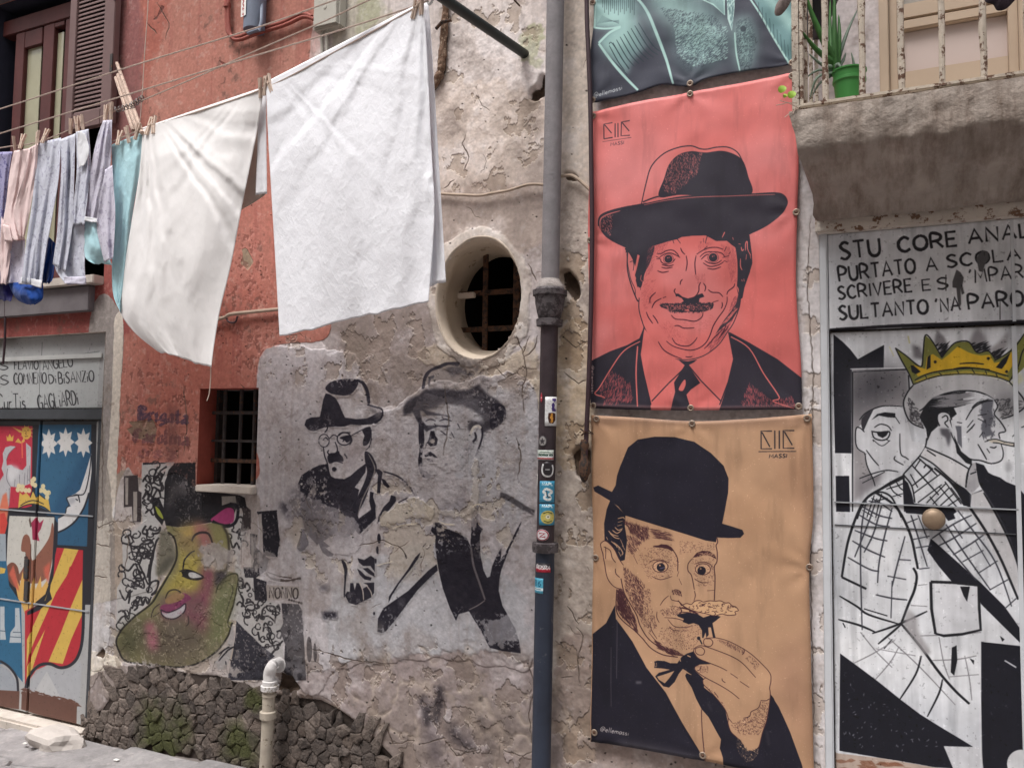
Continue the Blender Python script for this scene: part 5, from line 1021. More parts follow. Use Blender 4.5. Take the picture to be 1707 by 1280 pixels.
# sun, small crown, bird
for k in range(10):
    a = k*.628; LC.fill([(174+22*math.cos(a-.25), 160+26*math.sin(a-.25)), (174+22*math.cos(a+.25), 160+26*math.sin(a+.25)), (174+(46+14*(k % 2))*math.cos(a+.1), 160+52*math.sin(a+.1))], (214, 160, 70))
LC.fill("75,122 140,150 135,165", (214, 160, 70)); LC.fill("100,225 120,200 140,225 160,195 165,220 145,235", (214, 160, 70)); LC.disc(174, 165, 32, (216, 164, 66), ry=42); LC.many(["160,150 170,150", "180,148 192,148", "174,155 170,172 178,174", "164,188 186,186"], 4, (90, 50, 30)); LC.stroke("145,225 148,330", 9, (226, 90, 70))
LC.fill("42,180 52,195 64,170 76,195 90,178 86,218 46,218", (216, 164, 66))
LC.fill("18,300 36,260 70,250 105,255 60,300 42,340 45,380 75,375 100,400 150,410 175,380 172,230 205,260 200,500 130,525 70,520 62,640 40,680 0,680 -20,560 0,480 25,440 10,400 22,350", (178, 176, 180)); LC.fill("50,400 90,385 130,410 110,460 70,500", (204, 202, 204), True, soft=5); LC.many(["105,255 60,300 42,345", "50,400 45,470 70,520", "185,400 180,500", "165,430 160,510", "195,380 195,490", "62,530 60,650", "100,470 95,520", "130,440 130,520"], 4, (96, 92, 100), taper=.4)
LC.fill("0,660 20,580 45,560 60,660 40,800 0,860 -60,800", (214, 110, 80), soft=2); LC.fill("-700,660 -40,660 0,860 -700,860", REDC); LC.fill("0,700 30,690 50,760 30,840 0,850", (208, 60, 50))
# crown over the shield
LC.fill("150,665 240,640 320,680 340,692 330,700 200,690 150,690", LB); LC.fill("120,660 130,560 110,540 150,575 175,560 200,590 218,545 240,590 262,570 300,600 320,600 335,690 290,655 220,635 160,645 120,665", YEL)
for cx, cy in ((125, 515), (118, 540), (145, 540), (170, 545), (150, 520), (192, 545), (215, 500), (225, 470), (215, 480), (232, 510), (270, 545), (285, 518), (292, 548), (312, 590), (322, 560), (305, 560)): LC.disc(cx, cy, 14, (214, 198, 150), ry=17)
LC.many(["120,665 160,645 220,635 290,655 338,692", "135,645 180,620 230,612 290,635", "200,592 218,548 240,592", "262,572 300,602"], 7, LB, taper=.2)
# central shield
LC.fill("60,700 360,712 375,760 372,1050 350,1120 310,1180 240,1225 170,1380 120,1220 60,1160 35,1060 45,820", LB); LC.fill("62,712 360,722 352,880 345,1040 320,1160 240,1210 170,1370 130,1215 75,1160 42,1060 50,860", (196, 192, 184))
LC.fill("150,860 175,835 200,870 210,1000 240,980 300,900 330,840 345,760 356,800 352,900 345,1000 330,1080 300,1130 240,1160 160,1150 120,1120 160,1040 170,960 140,940", (138, 84, 66), True); LC.fill("40,1060 80,1020 120,1060 130,1180 90,1180 55,1130", (120, 70, 54), True)
LC.fill("205,760 240,720 262,760 290,735 270,800 250,830 262,880 215,870 212,800", (160, 34, 70)); LC.fill("190,740 200,720 210,780 200,790", (90, 70, 60))
LC.fill("120,1260 90,1100 110,1130 130,1180 150,1080 165,1180 190,1130 200,1200 225,1100 235,1200 270,1110 275,1190 310,1140 320,1170 300,1230 240,1280 200,1330 170,1375 140,1290", (218, 168, 84)); LC.fill("62,1100 90,1040 115,1140 130,1220 100,1180", (200, 90, 70), soft=2); LC.fill("290,1060 335,1020 325,1160 300,1120", (200, 90, 70), soft=3); LC.many(["205,900 200,1100 185,1400", "170,960 175,1050", "230,1060 240,1140"], 6, (70, 46, 40), taper=.3); LC.disc(172, 990, 12, (60, 44, 44))
# striped quarters
LC.tf = (0, 960, 3.97)
LC.fill("370,-190 565,-170 560,0 550,380 520,520 470,580 420,605 330,580 240,620 185,700 165,760 165,230 340,150", REDC)
LC.fill("425,-185 520,-175 440,0 370,110 240,400 190,520 175,600 178,420 260,240 300,150", YEL); LC.fill("555,0 550,240 470,420 415,580 320,565 400,380 470,200", YEL); LC.fill("178,600 230,480 300,350 240,600 175,720", (212, 172, 72)); LC.fill("300,350 360,220 430,60 460,-60 520,-100 470,60 400,240 250,580 215,610", REDC)
LC.fill("345,150 330,100 350,-60 378,-200 360,-200 330,60 300,160 180,235 180,260 260,225", LB); LC.stroke("560,-180 556,0 548,380 520,520 470,585 400,605 330,580 260,590 200,650 170,740", 20, LB)
LC.fill("185,740 210,670 270,620 340,605 420,625 490,605 530,560 540,600 525,890 340,800 150,750", (166, 168, 172)); LC.fill("230,760 310,630 400,800", (182, 182, 184))
LC.fill("-700,-120 40,-120 60,60 140,180 150,700 100,640 30,580 -700,560", (36, 96, 134)); LC.fill("-700,600 0,590 60,620 110,700 115,780 -700,700", (150, 156, 164)); LC.stroke("0,560 60,600 110,670 120,760", 16, LB)
LC.fill("0,200 30,200 30,330 40,420 0,420", (176, 184, 190)); LC.fill("100,210 128,210 140,440 62,440 70,370 100,330", (176, 184, 190)); LC.many(["0,360 40,365", "65,400 140,405", "85,370 140,372"], 5, (60, 80, 100)); LC.fill("-700,-280 38,-280 40,-100 -700,-100", (150, 160, 170)); LC.fill("0,-60 38,-50 30,-20 0,-15", YEL)
LC.fill("-700,715 130,760 125,880 -700,780", (98, 62, 50)); LC.fill("145,760 340,800 510,850 505,1000 140,880", (98, 62, 50)); LC.hatch("145,740 520,830 520,860 145,780", 60, 10, 40, 12, (98, 62, 50), jit=20)
# transom with the hand-written names (zoom 0,520 x3.97)
LC.tf = (0, 520, 3.97)
LC.fill("-1400,20 700,20 680,700 -1400,700", (158, 158, 158)); LC.fill("-1400,320 60,320 668,262 645,682 -1400,690", (170, 172, 172)); LC.fill("100,150 730,80 720,130 110,170", (186, 184, 180), soft=3, alpha=.7)
LC.many(["-1400,330 0,325 250,318 665,262", "270,320 262,680", "285,200 280,290"], 4, (92, 92, 94), smooth=False); LC.fill("-1400,140 30,140 100,135 130,210 40,225 -1400,230", (100, 94, 90), soft=6, alpha=.7)
LT = (36, 34, 38); LK = dict(gap=.2, taper=.5)
LC.text("DUCAS", (-330, 400), (60, 382), 52, 8, LT, **LK); LC.text("FLAVIO", (100, 380), (258, 380), 58, 8, LT, **LK); LC.text("ANGELO", (290, 385), (488, 360), 62, 8, LT, **LK)
LC.text("DUCAS", (-330, 500), (62, 480), 62, 8, LT, **LK); LC.text("COMNENO", (98, 478), (312, 472), 72, 9, LT, **LK); LC.text("Di", (332, 475), (378, 470), 60, 9, LT, **LK); LC.text("BiSANZiO", (395, 475), (628, 458), 72, 9, LT, **LK)
LC.text("CurTis", (-10, 645), (172, 640), 100, 9, LT, **LK); LC.text("GAGLiARDi", (262, 648), (525, 612), 96, 10, LT, **LK)
LC.fill("-1400,690 645,682 640,745 -1400,748", (58, 60, 64))
n3 = fbm(LC.h, LC.w, 5, 3, 510, .75)[..., None]; LC.rgb *= 1-sstep(n3, .7, .8)*.2
LC.rgb[:] = np.clip(LC.rgb, .05, 1)

LC.rgb[:] = (LC.rgb*.9+LC.rgb.mean(2, keepdims=True)*.1)*.94+.025
# ------------------------------------------------------------------ images and materials
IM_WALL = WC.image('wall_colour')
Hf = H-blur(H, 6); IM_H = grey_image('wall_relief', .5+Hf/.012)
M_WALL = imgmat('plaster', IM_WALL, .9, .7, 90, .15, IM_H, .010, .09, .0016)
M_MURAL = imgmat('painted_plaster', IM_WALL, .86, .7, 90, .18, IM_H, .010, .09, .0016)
M_DARK = mat('dark_interior', (20, 18, 18), .95, .2, 5, 0)
M_REVEAL_RED = mat('red_plaster_reveal', (150, 74, 62), .9, .18, 14, .5)
M_REVEAL = mat('pale_render_reveal', (190, 176, 160), .9, .12, 10, .5, col2=(150, 134, 118), thresh=.6)
M_BROWN = mat('brown_painted_wood', (84, 42, 40), .6, .2, 10, .2)
M_SHUT = mat('taupe_shutter_paint', (112, 88, 86), .65, .12, 8, .15)
M_GLASS = mat('window_glass_painted_reflection', (168, 164, 140), .12, .18, 2.2, 0, spec=.6)  # cream reflection of the facing house painted into opaque panes
M_IRON = mat('rusty_iron', (86, 62, 48), .85, .3, 30, .6, col2=(48, 42, 40), thresh=.5)
M_IRONG = mat('grey_iron_bar', (64, 60, 60), .7, .25, 30, .5, col2=(100, 68, 46), thresh=.58)
M_PEEL = mat('peeling_painted_iron', (178, 166, 152), .8, .12, 24, .8, col2=(92, 66, 52), thresh=.53)
M_SILL = mat('worn_marble', (196, 186, 176), .6, .14, 14, .3, col2=(130, 116, 104), thresh=.62)
M_PIPEG = mat('grey_cement_pipe', (126, 122, 124), .85, .16, 20, .5, col2=(160, 154, 150), thresh=.66)
M_PIPEB = mat('brown_black_pipe', (60, 50, 54), .5, .25, 12, .3, col2=(92, 82, 82), thresh=.66)
M_PIPEN = mat('navy_pipe', (48, 54, 68), .5, .2, 8, .25, col2=(84, 86, 92), thresh=.62)
M_CAST = mat('weathered_cast_iron', (92, 86, 88), .7, .2, 25, .5, col2=(60, 54, 56), thresh=.5)
M_BAL = mat('balcony_render', (158, 147, 138), .92, .26, 6, 1.0, 50, col2=(118, 104, 94), thresh=.44, dist=.006, soft=.22, drip=True)
M_TRIMW = mat('off_white_flaking_trim', (196, 186, 176), .85, .12, 16, .9, col2=(120, 92, 74), thresh=.55)
M_FRW = mat('white_door_frame', (196, 198, 202), .6, .08, 6, .25, col2=(150, 142, 138), thresh=.68)
M_WINF = mat('beige_window_frame', (172, 152, 132), .5, .06, 5, .1)
M_WINP = mat('pinkish_obscured_pane', (186, 170, 164), .3, .05, 2, .05)
M_POLE = mat('dark_green_pole', (36, 42, 42), .5, .2, 12, .15)
M_ROPE = mat('pinkish_rope', (190, 170, 158), .8, .12, 60, .4)
M_PEG = mat('pale_wooden_peg', (206, 184, 168), .7, .14, 40, .2, rnd=.12)
M_STICK = mat('weathered_wood', (176, 154, 140), .85, .2, 30, .6, col2=(96, 80, 72), thresh=.58)
M_PLAS = mat('grey_plastic_box', (176, 172, 162), .6, .06, 10, .1)
M_PLASB = mat('blue_grey_meter', (110, 118, 134), .6, .12, 14, .15)
M_REDP = mat('red_painted_pipe', (150, 82, 72), .75, .16, 20, .3)
M_WIRE = mat('pale_wire', (168, 150, 134), .8, .15, 30, .3)
M_CABLE = mat('dark_purple_cable', (58, 40, 46), .6, .15, 20, .2)
M_PVC = mat('white_pvc', (206, 202, 200), .45, .06, 8, .1, col2=(142, 132, 118), thresh=.57)
M_PVCD = mat('dirty_pvc', (168, 158, 144), .6, .18, 18, .35, col2=(96, 84, 70), thresh=.6)
M_LEAF = mat('aloe_leaf', (62, 108, 52), .5, .3, 14, .15, rnd=.2)
M_LEAF2 = mat('grey_green_leaf', (104, 120, 104), .6, .25, 14, .15, rnd=.2)
M_POT = mat('green_plastic_pot', (58, 124, 58), .5, .08, 6, .05)
M_POTB = mat('black_plastic_pot', (40, 38, 42), .5, .2, 10, .1)
M_EYE = mat('eyelet_metal', (150, 134, 120), .45, .15, 50, .2, metal=.5)
M_SCREW = mat('rusty_screw', (92, 66, 52), .7, .2, 60, .3)
M_ROCK = mat('pale_limestone', (186, 178, 172), .9, .1, 9, .6)
M_BRASS = mat('aged_brass', (142, 122, 102), .5, .2, 18, .2, metal=.35)
M_LEAFD = mat('dry_leaf', (108, 96, 92), .9, .3, 20, .5)
def fabric(name, col, var=.06, scale=9, crumple=.5, pat=None, cscale=22):
    m, t, p = _new(name); N = t.nodes.new; L = t.links.new
    g = N('ShaderNodeNewGeometry'); no = N('ShaderNodeTexNoise'); no.inputs['Scale'].default_value = scale; no.inputs['Detail'].default_value = 3
    L(g.outputs['Position'], no.inputs['Vector']); c = lin(col); cr = N('ShaderNodeValToRGB')
    cr.color_ramp.elements[0].position = .35; cr.color_ramp.elements[1].position = .65
    cr.color_ramp.elements[0].color = (*[v*(1-var) for v in c], 1); cr.color_ramp.elements[1].color = (*[min(1, v*(1+var)) for v in c], 1); L(no.outputs[0], cr.inputs[0]); out = cr.outputs[0]
    if pat:
        v = N('ShaderNodeTexNoise'); v.inputs['Scale'].default_value = 42; v.inputs['Detail'].default_value = 2; v.inputs['Distortion'].default_value = 1.5; L(g.outputs['Position'], v.inputs['Vector'])
        r2 = N('ShaderNodeValToRGB'); r2.color_ramp.elements[0].position = .56; r2.color_ramp.elements[1].position = .64; L(v.outputs[0], r2.inputs[0])
        mx = N('ShaderNodeMix'); mx.data_type = 'RGBA'; L(r2.outputs[0], mx.inputs[0]); L(out, mx.inputs[6]); mx.inputs[7].default_value = (*lin(pat), 1); out = mx.outputs[2]
    L(out, p.inputs['Base Color']); p.inputs['Roughness'].default_value = .85; p.inputs['Specular IOR Level'].default_value = .15; p.inputs['Sheen Weight'].default_value = .1
    # crumple: fine ridged creases at two directions
    nrm = None
    w1 = N('ShaderNodeTexNoise'); w1.inputs['Scale'].default_value = 420; L(g.outputs['Position'], w1.inputs['Vector'])
    b0 = N('ShaderNodeBump'); b0.inputs['Strength'].default_value = .25; b0.inputs['Distance'].default_value = .0005; L(w1.outputs[0], b0.inputs['Height']); nrm = b0.outputs[0]
    for rot, sc, dist, wt in ((.5, cscale, .010, .10), (-.6, cscale*2.3, .0045, .06), (.1, cscale*.42, .016, .2)):
        dn = N('ShaderNodeTexNoise'); dn.inputs['Scale'].default_value = sc*.5; dn.inputs['Detail'].default_value = 2; L(g.outputs['Position'], dn.inputs['Vector'])
        vm = N('ShaderNodeVectorMath'); vm.operation = 'SCALE'; vm.inputs['Scale'].default_value = wt; L(dn.outputs[1], vm.inputs[0]); va = N('ShaderNodeVectorMath'); L(g.outputs['Position'], va.inputs[0]); L(vm.outputs[0], va.inputs[1])
        mp = N('ShaderNodeMapping'); mp.inputs['Scale'].default_value = (1.3, .6, .75); mp.inputs['Rotation'].default_value = (0, rot, 0); L(va.outputs[0], mp.inputs['Vector'])
        a = N('ShaderNodeTexVoronoi'); a.feature = 'F1'; a.inputs['Scale'].default_value = sc; L(mp.outputs[0], a.inputs['Vector'])
        bp = N('ShaderNodeBump'); bp.inputs['Strength'].default_value = .7; bp.inputs['Distance'].default_value = dist*crumple; L(a.outputs['Distance'], bp.inputs['Height']); L(nrm, bp.inputs['Normal']); nrm = bp.outputs[0]
    L(nrm, p.inputs['Normal'])
    return m

# ------------------------------------------------------------------ the house front
BLD = empty('building', (-1.8, .2, .15), 'old rendered house front, red plaster at left and stained grey beige plaster at right', 'building')
GZ = .10                                           # ground level at the wall, slightly rising to the right
def gz(x, y=0.0): return .125+.055*(min(x, -2.0)+3.5) if x > -3.5 else .125+.03*(max(x, -8)+3.5)
def rect_px(x0, y0, x1, y1, y=0.0):
    a = W(x0, y0, y); b = W(x1, y1, y); return a.x, b.x, b.z, a.z     # x0,x1,z0,z1
# openings
dlx1 = W(161, 900).x; dlz1 = W(165, 560).z+.02; dlx0 = 2*W(59, 900).x-dlx1-.02
swx0, swx1 = W(331, 720).x, W(429, 720).x; swz0, swz1 = W(380, 815).z, W(380, 647).z
uwx0, uwx1 = W(8, 100).x-.1, W(187, 150).x; uwz0, uwz1 = W(120, 470).z, W(60, -10).z
drx0 = W(1369, 700).x; drx1 = drx0+.95; drz1 = W(1369, 376).z
bwx0 = W(1467, 100).x; bwx1 = bwx0+1.0; bwz0 = 2.45; bwz1 = 4.0
ovx, ovz = W(798, 497).x, W(798, 497).z; ovrx = (W(869, 497).x-W(728, 497).x)/2; ovrz = (W(798, 397).z-W(798, 598).z)/2
RECTS = [(dlx0, dlx1, -1, dlz1), (swx0, swx1, swz0, swz1), (uwx0, uwx1, uwz0, uwz1), (drx0, drx1, -1, drz1), (bwx0, bwx1, bwz0, bwz1)]
def axis_lines(a, b, step, must, lo, hi):
    v = list(np.arange(a, b, step))
    for m_ in must:
        v = [q for q in v if abs(q-m_) > step*.45] + [m_]
    v = sorted(v); return np.array(list(np.linspace(lo, v[0], 12)[:-1])+v+list(np.linspace(v[-1], hi, 14)[1:]))
xs = axis_lines(-4.5, .55, .0105, sorted({r[0] for r in RECTS} | {r[1] for r in RECTS if r[1] < .55}), -7, 3)
zs = axis_lines(.02, 4.05, .0105, sorted({r[2] for r in RECTS if r[2] > 0} | {r[3] for r in RECTS}), -.15, 5.0)[::-1]
xs = np.unique(np.concatenate((xs, [drx1, bwx1]))); GX, GZZ = np.meshgrid(xs, zs)
def sampleH(X, Z):
    c = np.clip((X-WC.b[0])/WC.b[5], 0, WC.w-1.01); r = np.clip((WC.b[3]-Z)/WC.b[5], 0, WC.h-1.01)
    return Hs[r.astype(int), c.astype(int)]
def wallY(X, Z):
    Y = -sampleH(X, Z)
    d = np.full(X.shape, 9.0)
    for x0, x1, z0, z1 in RECTS:
        dx = np.maximum(np.maximum(x0-X, X-x1), 0); dz = np.maximum(np.maximum(z0-Z, Z-z1), 0); d = np.minimum(d, np.hypot(dx, dz))
    k = sstep(d, .0, .06); Y = Y*k
    return Y
# snap to the oval
th = np.arctan2((GZZ-ovz)/ovrz, (GX-ovx)/ovrx); rr = np.hypot((GX-ovx)/ovrx, (GZZ-ovz)/ovrz)
ex, ez = ovx+ovrx*np.cos(th), ovz+ovrz*np.sin(th); dd = np.hypot(GX-ex, GZZ-ez); sn = dd < .0058
GX = np.where(sn, ex, GX); GZZ = np.where(sn, ez, GZZ)
GY = wallY(GX, GZZ)
GY = np.where((rr > 1)&(rr < 1.25), GY-.004*(1.25-np.minimum(rr, 1.25))/.25, GY)
cxm = (GX[:-1, :-1]+GX[1:, 1:])/2; czm = (GZZ[:-1, :-1]+GZZ[1:, 1:])/2
keep = np.ones(cxm.shape, bool)
for x0, x1, z0, z1 in RECTS: keep &= ~((cxm > x0)&(cxm < x1)&(czm > z0)&(czm < z1))
keep &= ((cxm-ovx)/ovrx)**2+((czm-ovz)/ovrz)**2 > 1
wall = grid_mesh('plaster_wall', GX, GY, GZZ, M_WALL, BLD, keep); uv_planar(wall, WC.b)

# murals: sheets of paint lying on the same relief
MLAB = {'glasses': ('mural', 'black stencilled mural of a man in trilby and round glasses on grey plaster', 'mural'),
        'bowler': ('mural', 'half flaked black mural of a man in bowler hat below the oval window', 'mural'),
        'face': ('mural', 'colourful spray painted long chinned face with black hat under the barred window', 'mural'),
        'gothic': ('graffiti', 'faded blackletter graffiti on red plaster beside the small barred window', 'graffiti'),
        'spray': ('graffiti', 'smudged black spray marks low on the grey wall beside the downpipe', 'graffiti')}
done = np.zeros(keep.shape, bool)
for k_, g in MUR.items():
    gg = blur(g, 3)
    c = np.clip(((cxm-WC.b[0])/WC.b[5]).astype(int), 0, WC.w-1); r = np.clip(((WC.b[3]-czm)/WC.b[5]).astype(int), 0, WC.h-1)
    kk = (gg[r, c] > .12) & keep & ~done; done |= kk
    nm, lb, ct = MLAB[k_]
    o = grid_mesh(nm, GX, GY-.0018, GZZ, M_MURAL, None, kk); uv_planar(o, WC.b); tag(o, lb, ct)
# building mass behind, so the openings stay dark from every side
def recess(name, x0, x1, z0, z1, y0, y1, m_side, m_back=None, parent=BLD, back=True):
    b = MB(); V = [(x0, y0, z0), (x1, y0, z0), (x1, y0, z1), (x0, y0, z1), (x0, y1, z0), (x1, y1, z0), (x1, y1, z1), (x0, y1, z1)]
    b.add(V, [(0, 1, 5, 4), (1, 2, 6, 5), (2, 3, 7, 6), (3, 0, 4, 7)]+([] if not back else [(4, 5, 6, 7)])); return b.build(name, m_side, parent, fixn=False)
def box(name, x0, x1, y0, y1, z0, z1, m, parent, bevel=.0, smooth=False):
    return MB().box((min(x0, x1), min(y0, y1), min(z0, z1)), (max(x0, x1), max(y0, y1), max(z0, z1))).build(name, m, parent, bevel=bevel)

# ---------- small barred window in the red part
SW = empty('barred_window', ((swx0+swx1)/2, .1, swz0), parent=BLD)
b = MB(); xi = W(362, 720, .13).x    # splayed left reveal
b.add([(swx0, .0, swz0), (swx1, .0, swz0), (swx1, .0, swz1), (swx0, .0, swz1), (xi, .15, swz0), (swx1, .15, swz0), (swx1, .15, swz1), (xi, .15, swz1)], [(0, 3, 7, 4), (3, 2, 6, 7), (1, 0, 4, 5), (2, 1, 5, 6)])
b.build('reveal', M_REVEAL_RED, SW, fixn=False)
recess('dark_opening', xi, swx1+.02, swz0, swz1, .152, .9, M_DARK, parent=SW)
yb = .10
for px in (374, 401, 424): p0 = W(px, 720, yb).x; MB().tube([(p0, yb, swz0), (p0, yb, swz1)], .009, 8).build('vertical_bar', M_IRONG, SW, smooth=True)
for py, rr_ in ((688, .008), (735, .006), (768, .009)):
    z_ = W(395, py, yb).z; box('crossbar', xi-.01, swx1+.01, yb-.012, yb+.004, z_-rr_, z_+rr_, M_IRON if py == 768 else M_IRONG, SW, .002)
box('jamb_post', W(361, 720, .13).x-.01, W(365, 720, .13).x+.01, .115, .15, swz0, swz1, M_IRONG, SW)
sx0, sx1 = W(326, 815, -.03).x, W(420, 815, -.03).x; sz = W(380, 811, -.03).z
box('sill', sx0, sx1, -.035, .12, sz-.028, sz+.002, M_SILL, SW, .004)

# ---------- oval window
OV = empty('oval_window', (ovx, .1, ovz-ovrz), parent=BLD)
ic = W(820, 503, .20); irx = .178; irz = (W(820, 421, .2).z-W(820, 587, .2).z)/2
n = 64; v = []; f = []
for s_, (cx, cz, rx, rz, y) in enumerate(((ovx, ovz, ovrx*1.06, ovrz*1.045, -.001), (ovx, ovz, ovrx*1.02, ovrz*1.015, -.010), (ovx, ovz, ovrx*.985, ovrz*.985, .004), (ovx*.8+ic.x*.2, ovz*.8+ic.z*.2, ovrx*.93, ovrz*.95, .05), (ovx*.3+ic.x*.7, ovz*.3+ic.z*.7, irx*1.1, irz*1.07, .15), (ic.x, ic.z, irx, irz, .20), (ic.x, ic.z, irx, irz, .30))):
    for k in range(n):
        a = 2*math.pi*k/n; j = 1+(mnoise.noise(Vector((math.cos(a)*2, math.sin(a)*2, s_*.7)))*.03 if s_ > 2 else mnoise.noise(Vector((math.cos(a)*6, math.sin(a)*6, s_*.3)))*.012)
        v.append((cx+rx*j*math.cos(a), y, cz+rz*j*math.sin(a)))
for s_ in range(6):
    for k in range(n): f.append((s_*n+k, s_*n+(k+1) % n, (s_+1)*n+(k+1) % n, (s_+1)*n+k))
o = mesh_obj('reveal', v, f, M_REVEAL, OV, True)
recess('dark_opening', ic.x-.3, ic.x+.3, ic.z-.35, ic.z+.35, .301, 1.2, M_DARK, parent=OV)
yb = .215
for px, rw in ((808, .011), (860, .014)): x_ = W(px, 500, yb).x; box('vertical_bar', x_-rw, x_+rw, yb, yb+.012, ic.z-irz-.02, ic.z+irz+.02, M_IRON, OV, .002)
for py in (486, 547): z_ = W(820, py, yb).z; box('crossbar', ic.x-irx-.02, ic.x+irx+.02, yb+.0125, yb+.025, z_-.011, z_+.011, M_IRON, OV, .002)
p = W(780, 492, .17); box('bar_stub', p.x-.045, p.x+.03, .16, .185, p.z-.012, p.z+.01, M_TRIMW, OV, .003)

# ---------- upper-left window with shutter
UW = empty('window', ((uwx0+uwx1)/2, .05, uwz0), parent=BLD)
recess('reveal', uwx0, uwx1, uwz0, uwz1, -.002, .16, mat('dark_blue_grey_reveal', (44, 44, 58), .9), parent=UW, back=False)
recess('dark_opening', uwx0+.001, uwx1-.001, uwz0+.001, uwz1-.001, .161, .8, M_DARK, parent=UW)
yf = .07
fx0 = W(24, 150, yf).x; fx1 = W(150, 150, yf).x; fz1 = W(60, 52, yf).z; fz0 = uwz0+.02
def fr(name, px0, px1, z0, z1, m, y0=.06, y1=.1, par=UW): return box(name, W(px0, 150, y0).x, W(px1, 150, y0).x, y0, y1, z0, z1, m, par, .003)
SASH = empty('sash', (W(60, 150, .06).x, .08, fz0), parent=UW)
fr('stile', 22, 37, fz0, fz1, M_BROWN, .05, par=SASH); fr('stile', 68, 86, fz0, fz1, M_BROWN, .05, par=SASH); fr('stile', 104, 122, fz0, fz1, M_BROWN, .05, par=SASH)
zt = W(60, 75, .05).z
box('top_rail', W(37, 100, .05).x, W(68, 100, .05).x, .052, .09, zt, fz1, M_BROWN, SASH, .003); box('top_rail', W(86, 100, .05).x, W(104, 100, .05).x, .052, .09, W(95, 45, .05).z, fz1, M_BROWN, SASH, .003)
box('pane', W(37, 100, .07).x, W(68, 100, .07).x, .072, .078, fz0, zt, M_GLASS, SASH); box('pane', W(86, 100, .07).x, W(104, 100, .07).x, .072, .078, fz0, fz1-.05, M_GLASS, SASH)
box('frame_head', uwx0, uwx1, .045, .11, fz1+.002, fz1+.09, M_BROWN, UW, .004)
box('hood_moulding', uwx0-.1, uwx1+.02, -.05, .03, fz1+.16, fz1+.24, mat('grey_moulding', (110, 104, 106), .85, .15, 10, .4), UW, .01)
box('sill', W(-60, 480, -.05).x, W(158, 470, -.05).x, -.06, .1, uwz0-.03, uwz0+.012, M_SILL, UW, .004)
box('sill_apron', W(-60, 480, -.03).x, W(150, 480, -.03).x, -.035, .02, uwz0-.16, uwz0-.034, mat('grey_sill_apron', (112, 106, 108), .85, .15, 10, .4), UW, .004)
SH = empty('shutter', (W(150, 100, -.03).x, -.03, W(150, 215, -.03).z), parent=BLD)
shx0, shx1 = W(118, 120, -.035).x, W(193, 120, -.035).x; shz0 = W(150, 214, -.035).z; shz1 = W(150, -60, -.035).z
box('stile', shx0, shx0+.052, -.055, -.02, shz0, shz1, M_SHUT, SH, .003); box('stile', shx1-.075, shx1, -.055, -.02, shz0, shz1, M_SHUT, SH, .003)
box('bottom_rail', shx0+.053, shx1-.076, -.053, -.022, shz0, shz0+.08, M_SHUT, SH, .003); box('top_rail', shx0+.053, shx1-.076, -.053, -.022, shz1-.1, shz1, M_SHUT, SH, .003)
nsl = 30; me0 = None
for k in range(nsl):
    z_ = shz0+.10+(shz1-.1-shz0-.12)*k/(nsl-1)
    if me0 is None:
        b = MB(); L_ = (shx1-.078)-(shx0+.055)
        b.add([(0, -.012, -.022), (L_, -.012, -.022), (L_, .012, .012), (0, .012, .012), (0, -.012, -.015), (L_, -.012, -.015), (L_, .012, .019), (0, .012, .019)], [(0, 3, 2, 1), (4, 5, 6, 7), (0, 1, 5, 4), (1, 2, 6, 5), (2, 3, 7, 6), (3, 0, 4, 7)])
        o = b.build('slat', M_SHUT, SH); me0 = o.data
    else:
        o = bpy.data.objects.new('slat', me0); COL.objects.link(o); o.parent = SH; o.matrix_parent_inverse = Matrix.Translation(-world_loc(SH))
    o.location = (shx0+.055, -.036, z_)
box('latch_strip', shx1-.012, shx1+.004, -.062, -.056, shz0+.25, shz0+.34, M_IRONG, SH); box('latch_strip', shx1-.012, shx1+.004, -.062, -.056, shz0+.62, shz0+.72, M_PEEL, SH)

# ---------- left door: steel leaves and transom panel
LD = empty('painted_metal_door', ((dlx0+dlx1)/2, .05, .2), parent=BLD)
M_LD = imgmat('painted_door_left', LC.image('left_door_print'), .55, .25, 40, .35, var=.05, bdist=.0015)
M_FRG = mat('dark_grey_door_frame', (62, 64, 68), .6, .15, 10, .3, col2=(110, 104, 100), thresh=.68)
def panel(name, x0, x1, z0, z1, y, m, b_, parent, nx=2, th=.02, holes=None):
    X, Z = np.meshgrid(np.linspace(x0, x1, nx), np.linspace(z1, z0, nx)); o = grid_mesh(name, X, np.full_like(X, y), Z, m, parent, None, False); uv_planar(o, b_); return o
def slab(name, x0, x1, z0, z1, y, th, m, b_, parent):
    o = MB().box((x0, y, z0), (x1, y+th, z1)).build(name, m, parent, bevel=.0035); uv_planar(o, b_); return o
zb = W(130, 1207, .035).z; zt = W(100, 697, .035).z; xm = W(59.5, 900, .035).x; xm2 = W(52, 900).x
recess('reveal', dlx0, dlx1, -.1, dlz1, -.002, .06, M_TRIMW, parent=LD)
slab('leaf', xm+.006, W(156, 900, .035).x, zb, zt-.012, LDY, .02, M_LD, LC.b, LD); slab('leaf', dlx0+.03, xm-.006, zb, zt-.012, LDY, .02, M_LD, LC.b, LD)
zc = W(100, 560, .035).z
slab('transom_panel', dlx0, dlx1-.002, zt+.05, dlz1, LDY-.004, .02, M_LD, LC.b, LD)
box('transom_bar', dlx0, dlx1, LDY-.03, LDY+.01, zt-.008, zt+.046, M_FRG, LD, .004)
box('jamb', W(157, 900, .02).x, dlx1, LDY-.022, LDY+.015, zb-.02, zt-.009, M_FRG, LD, .003)
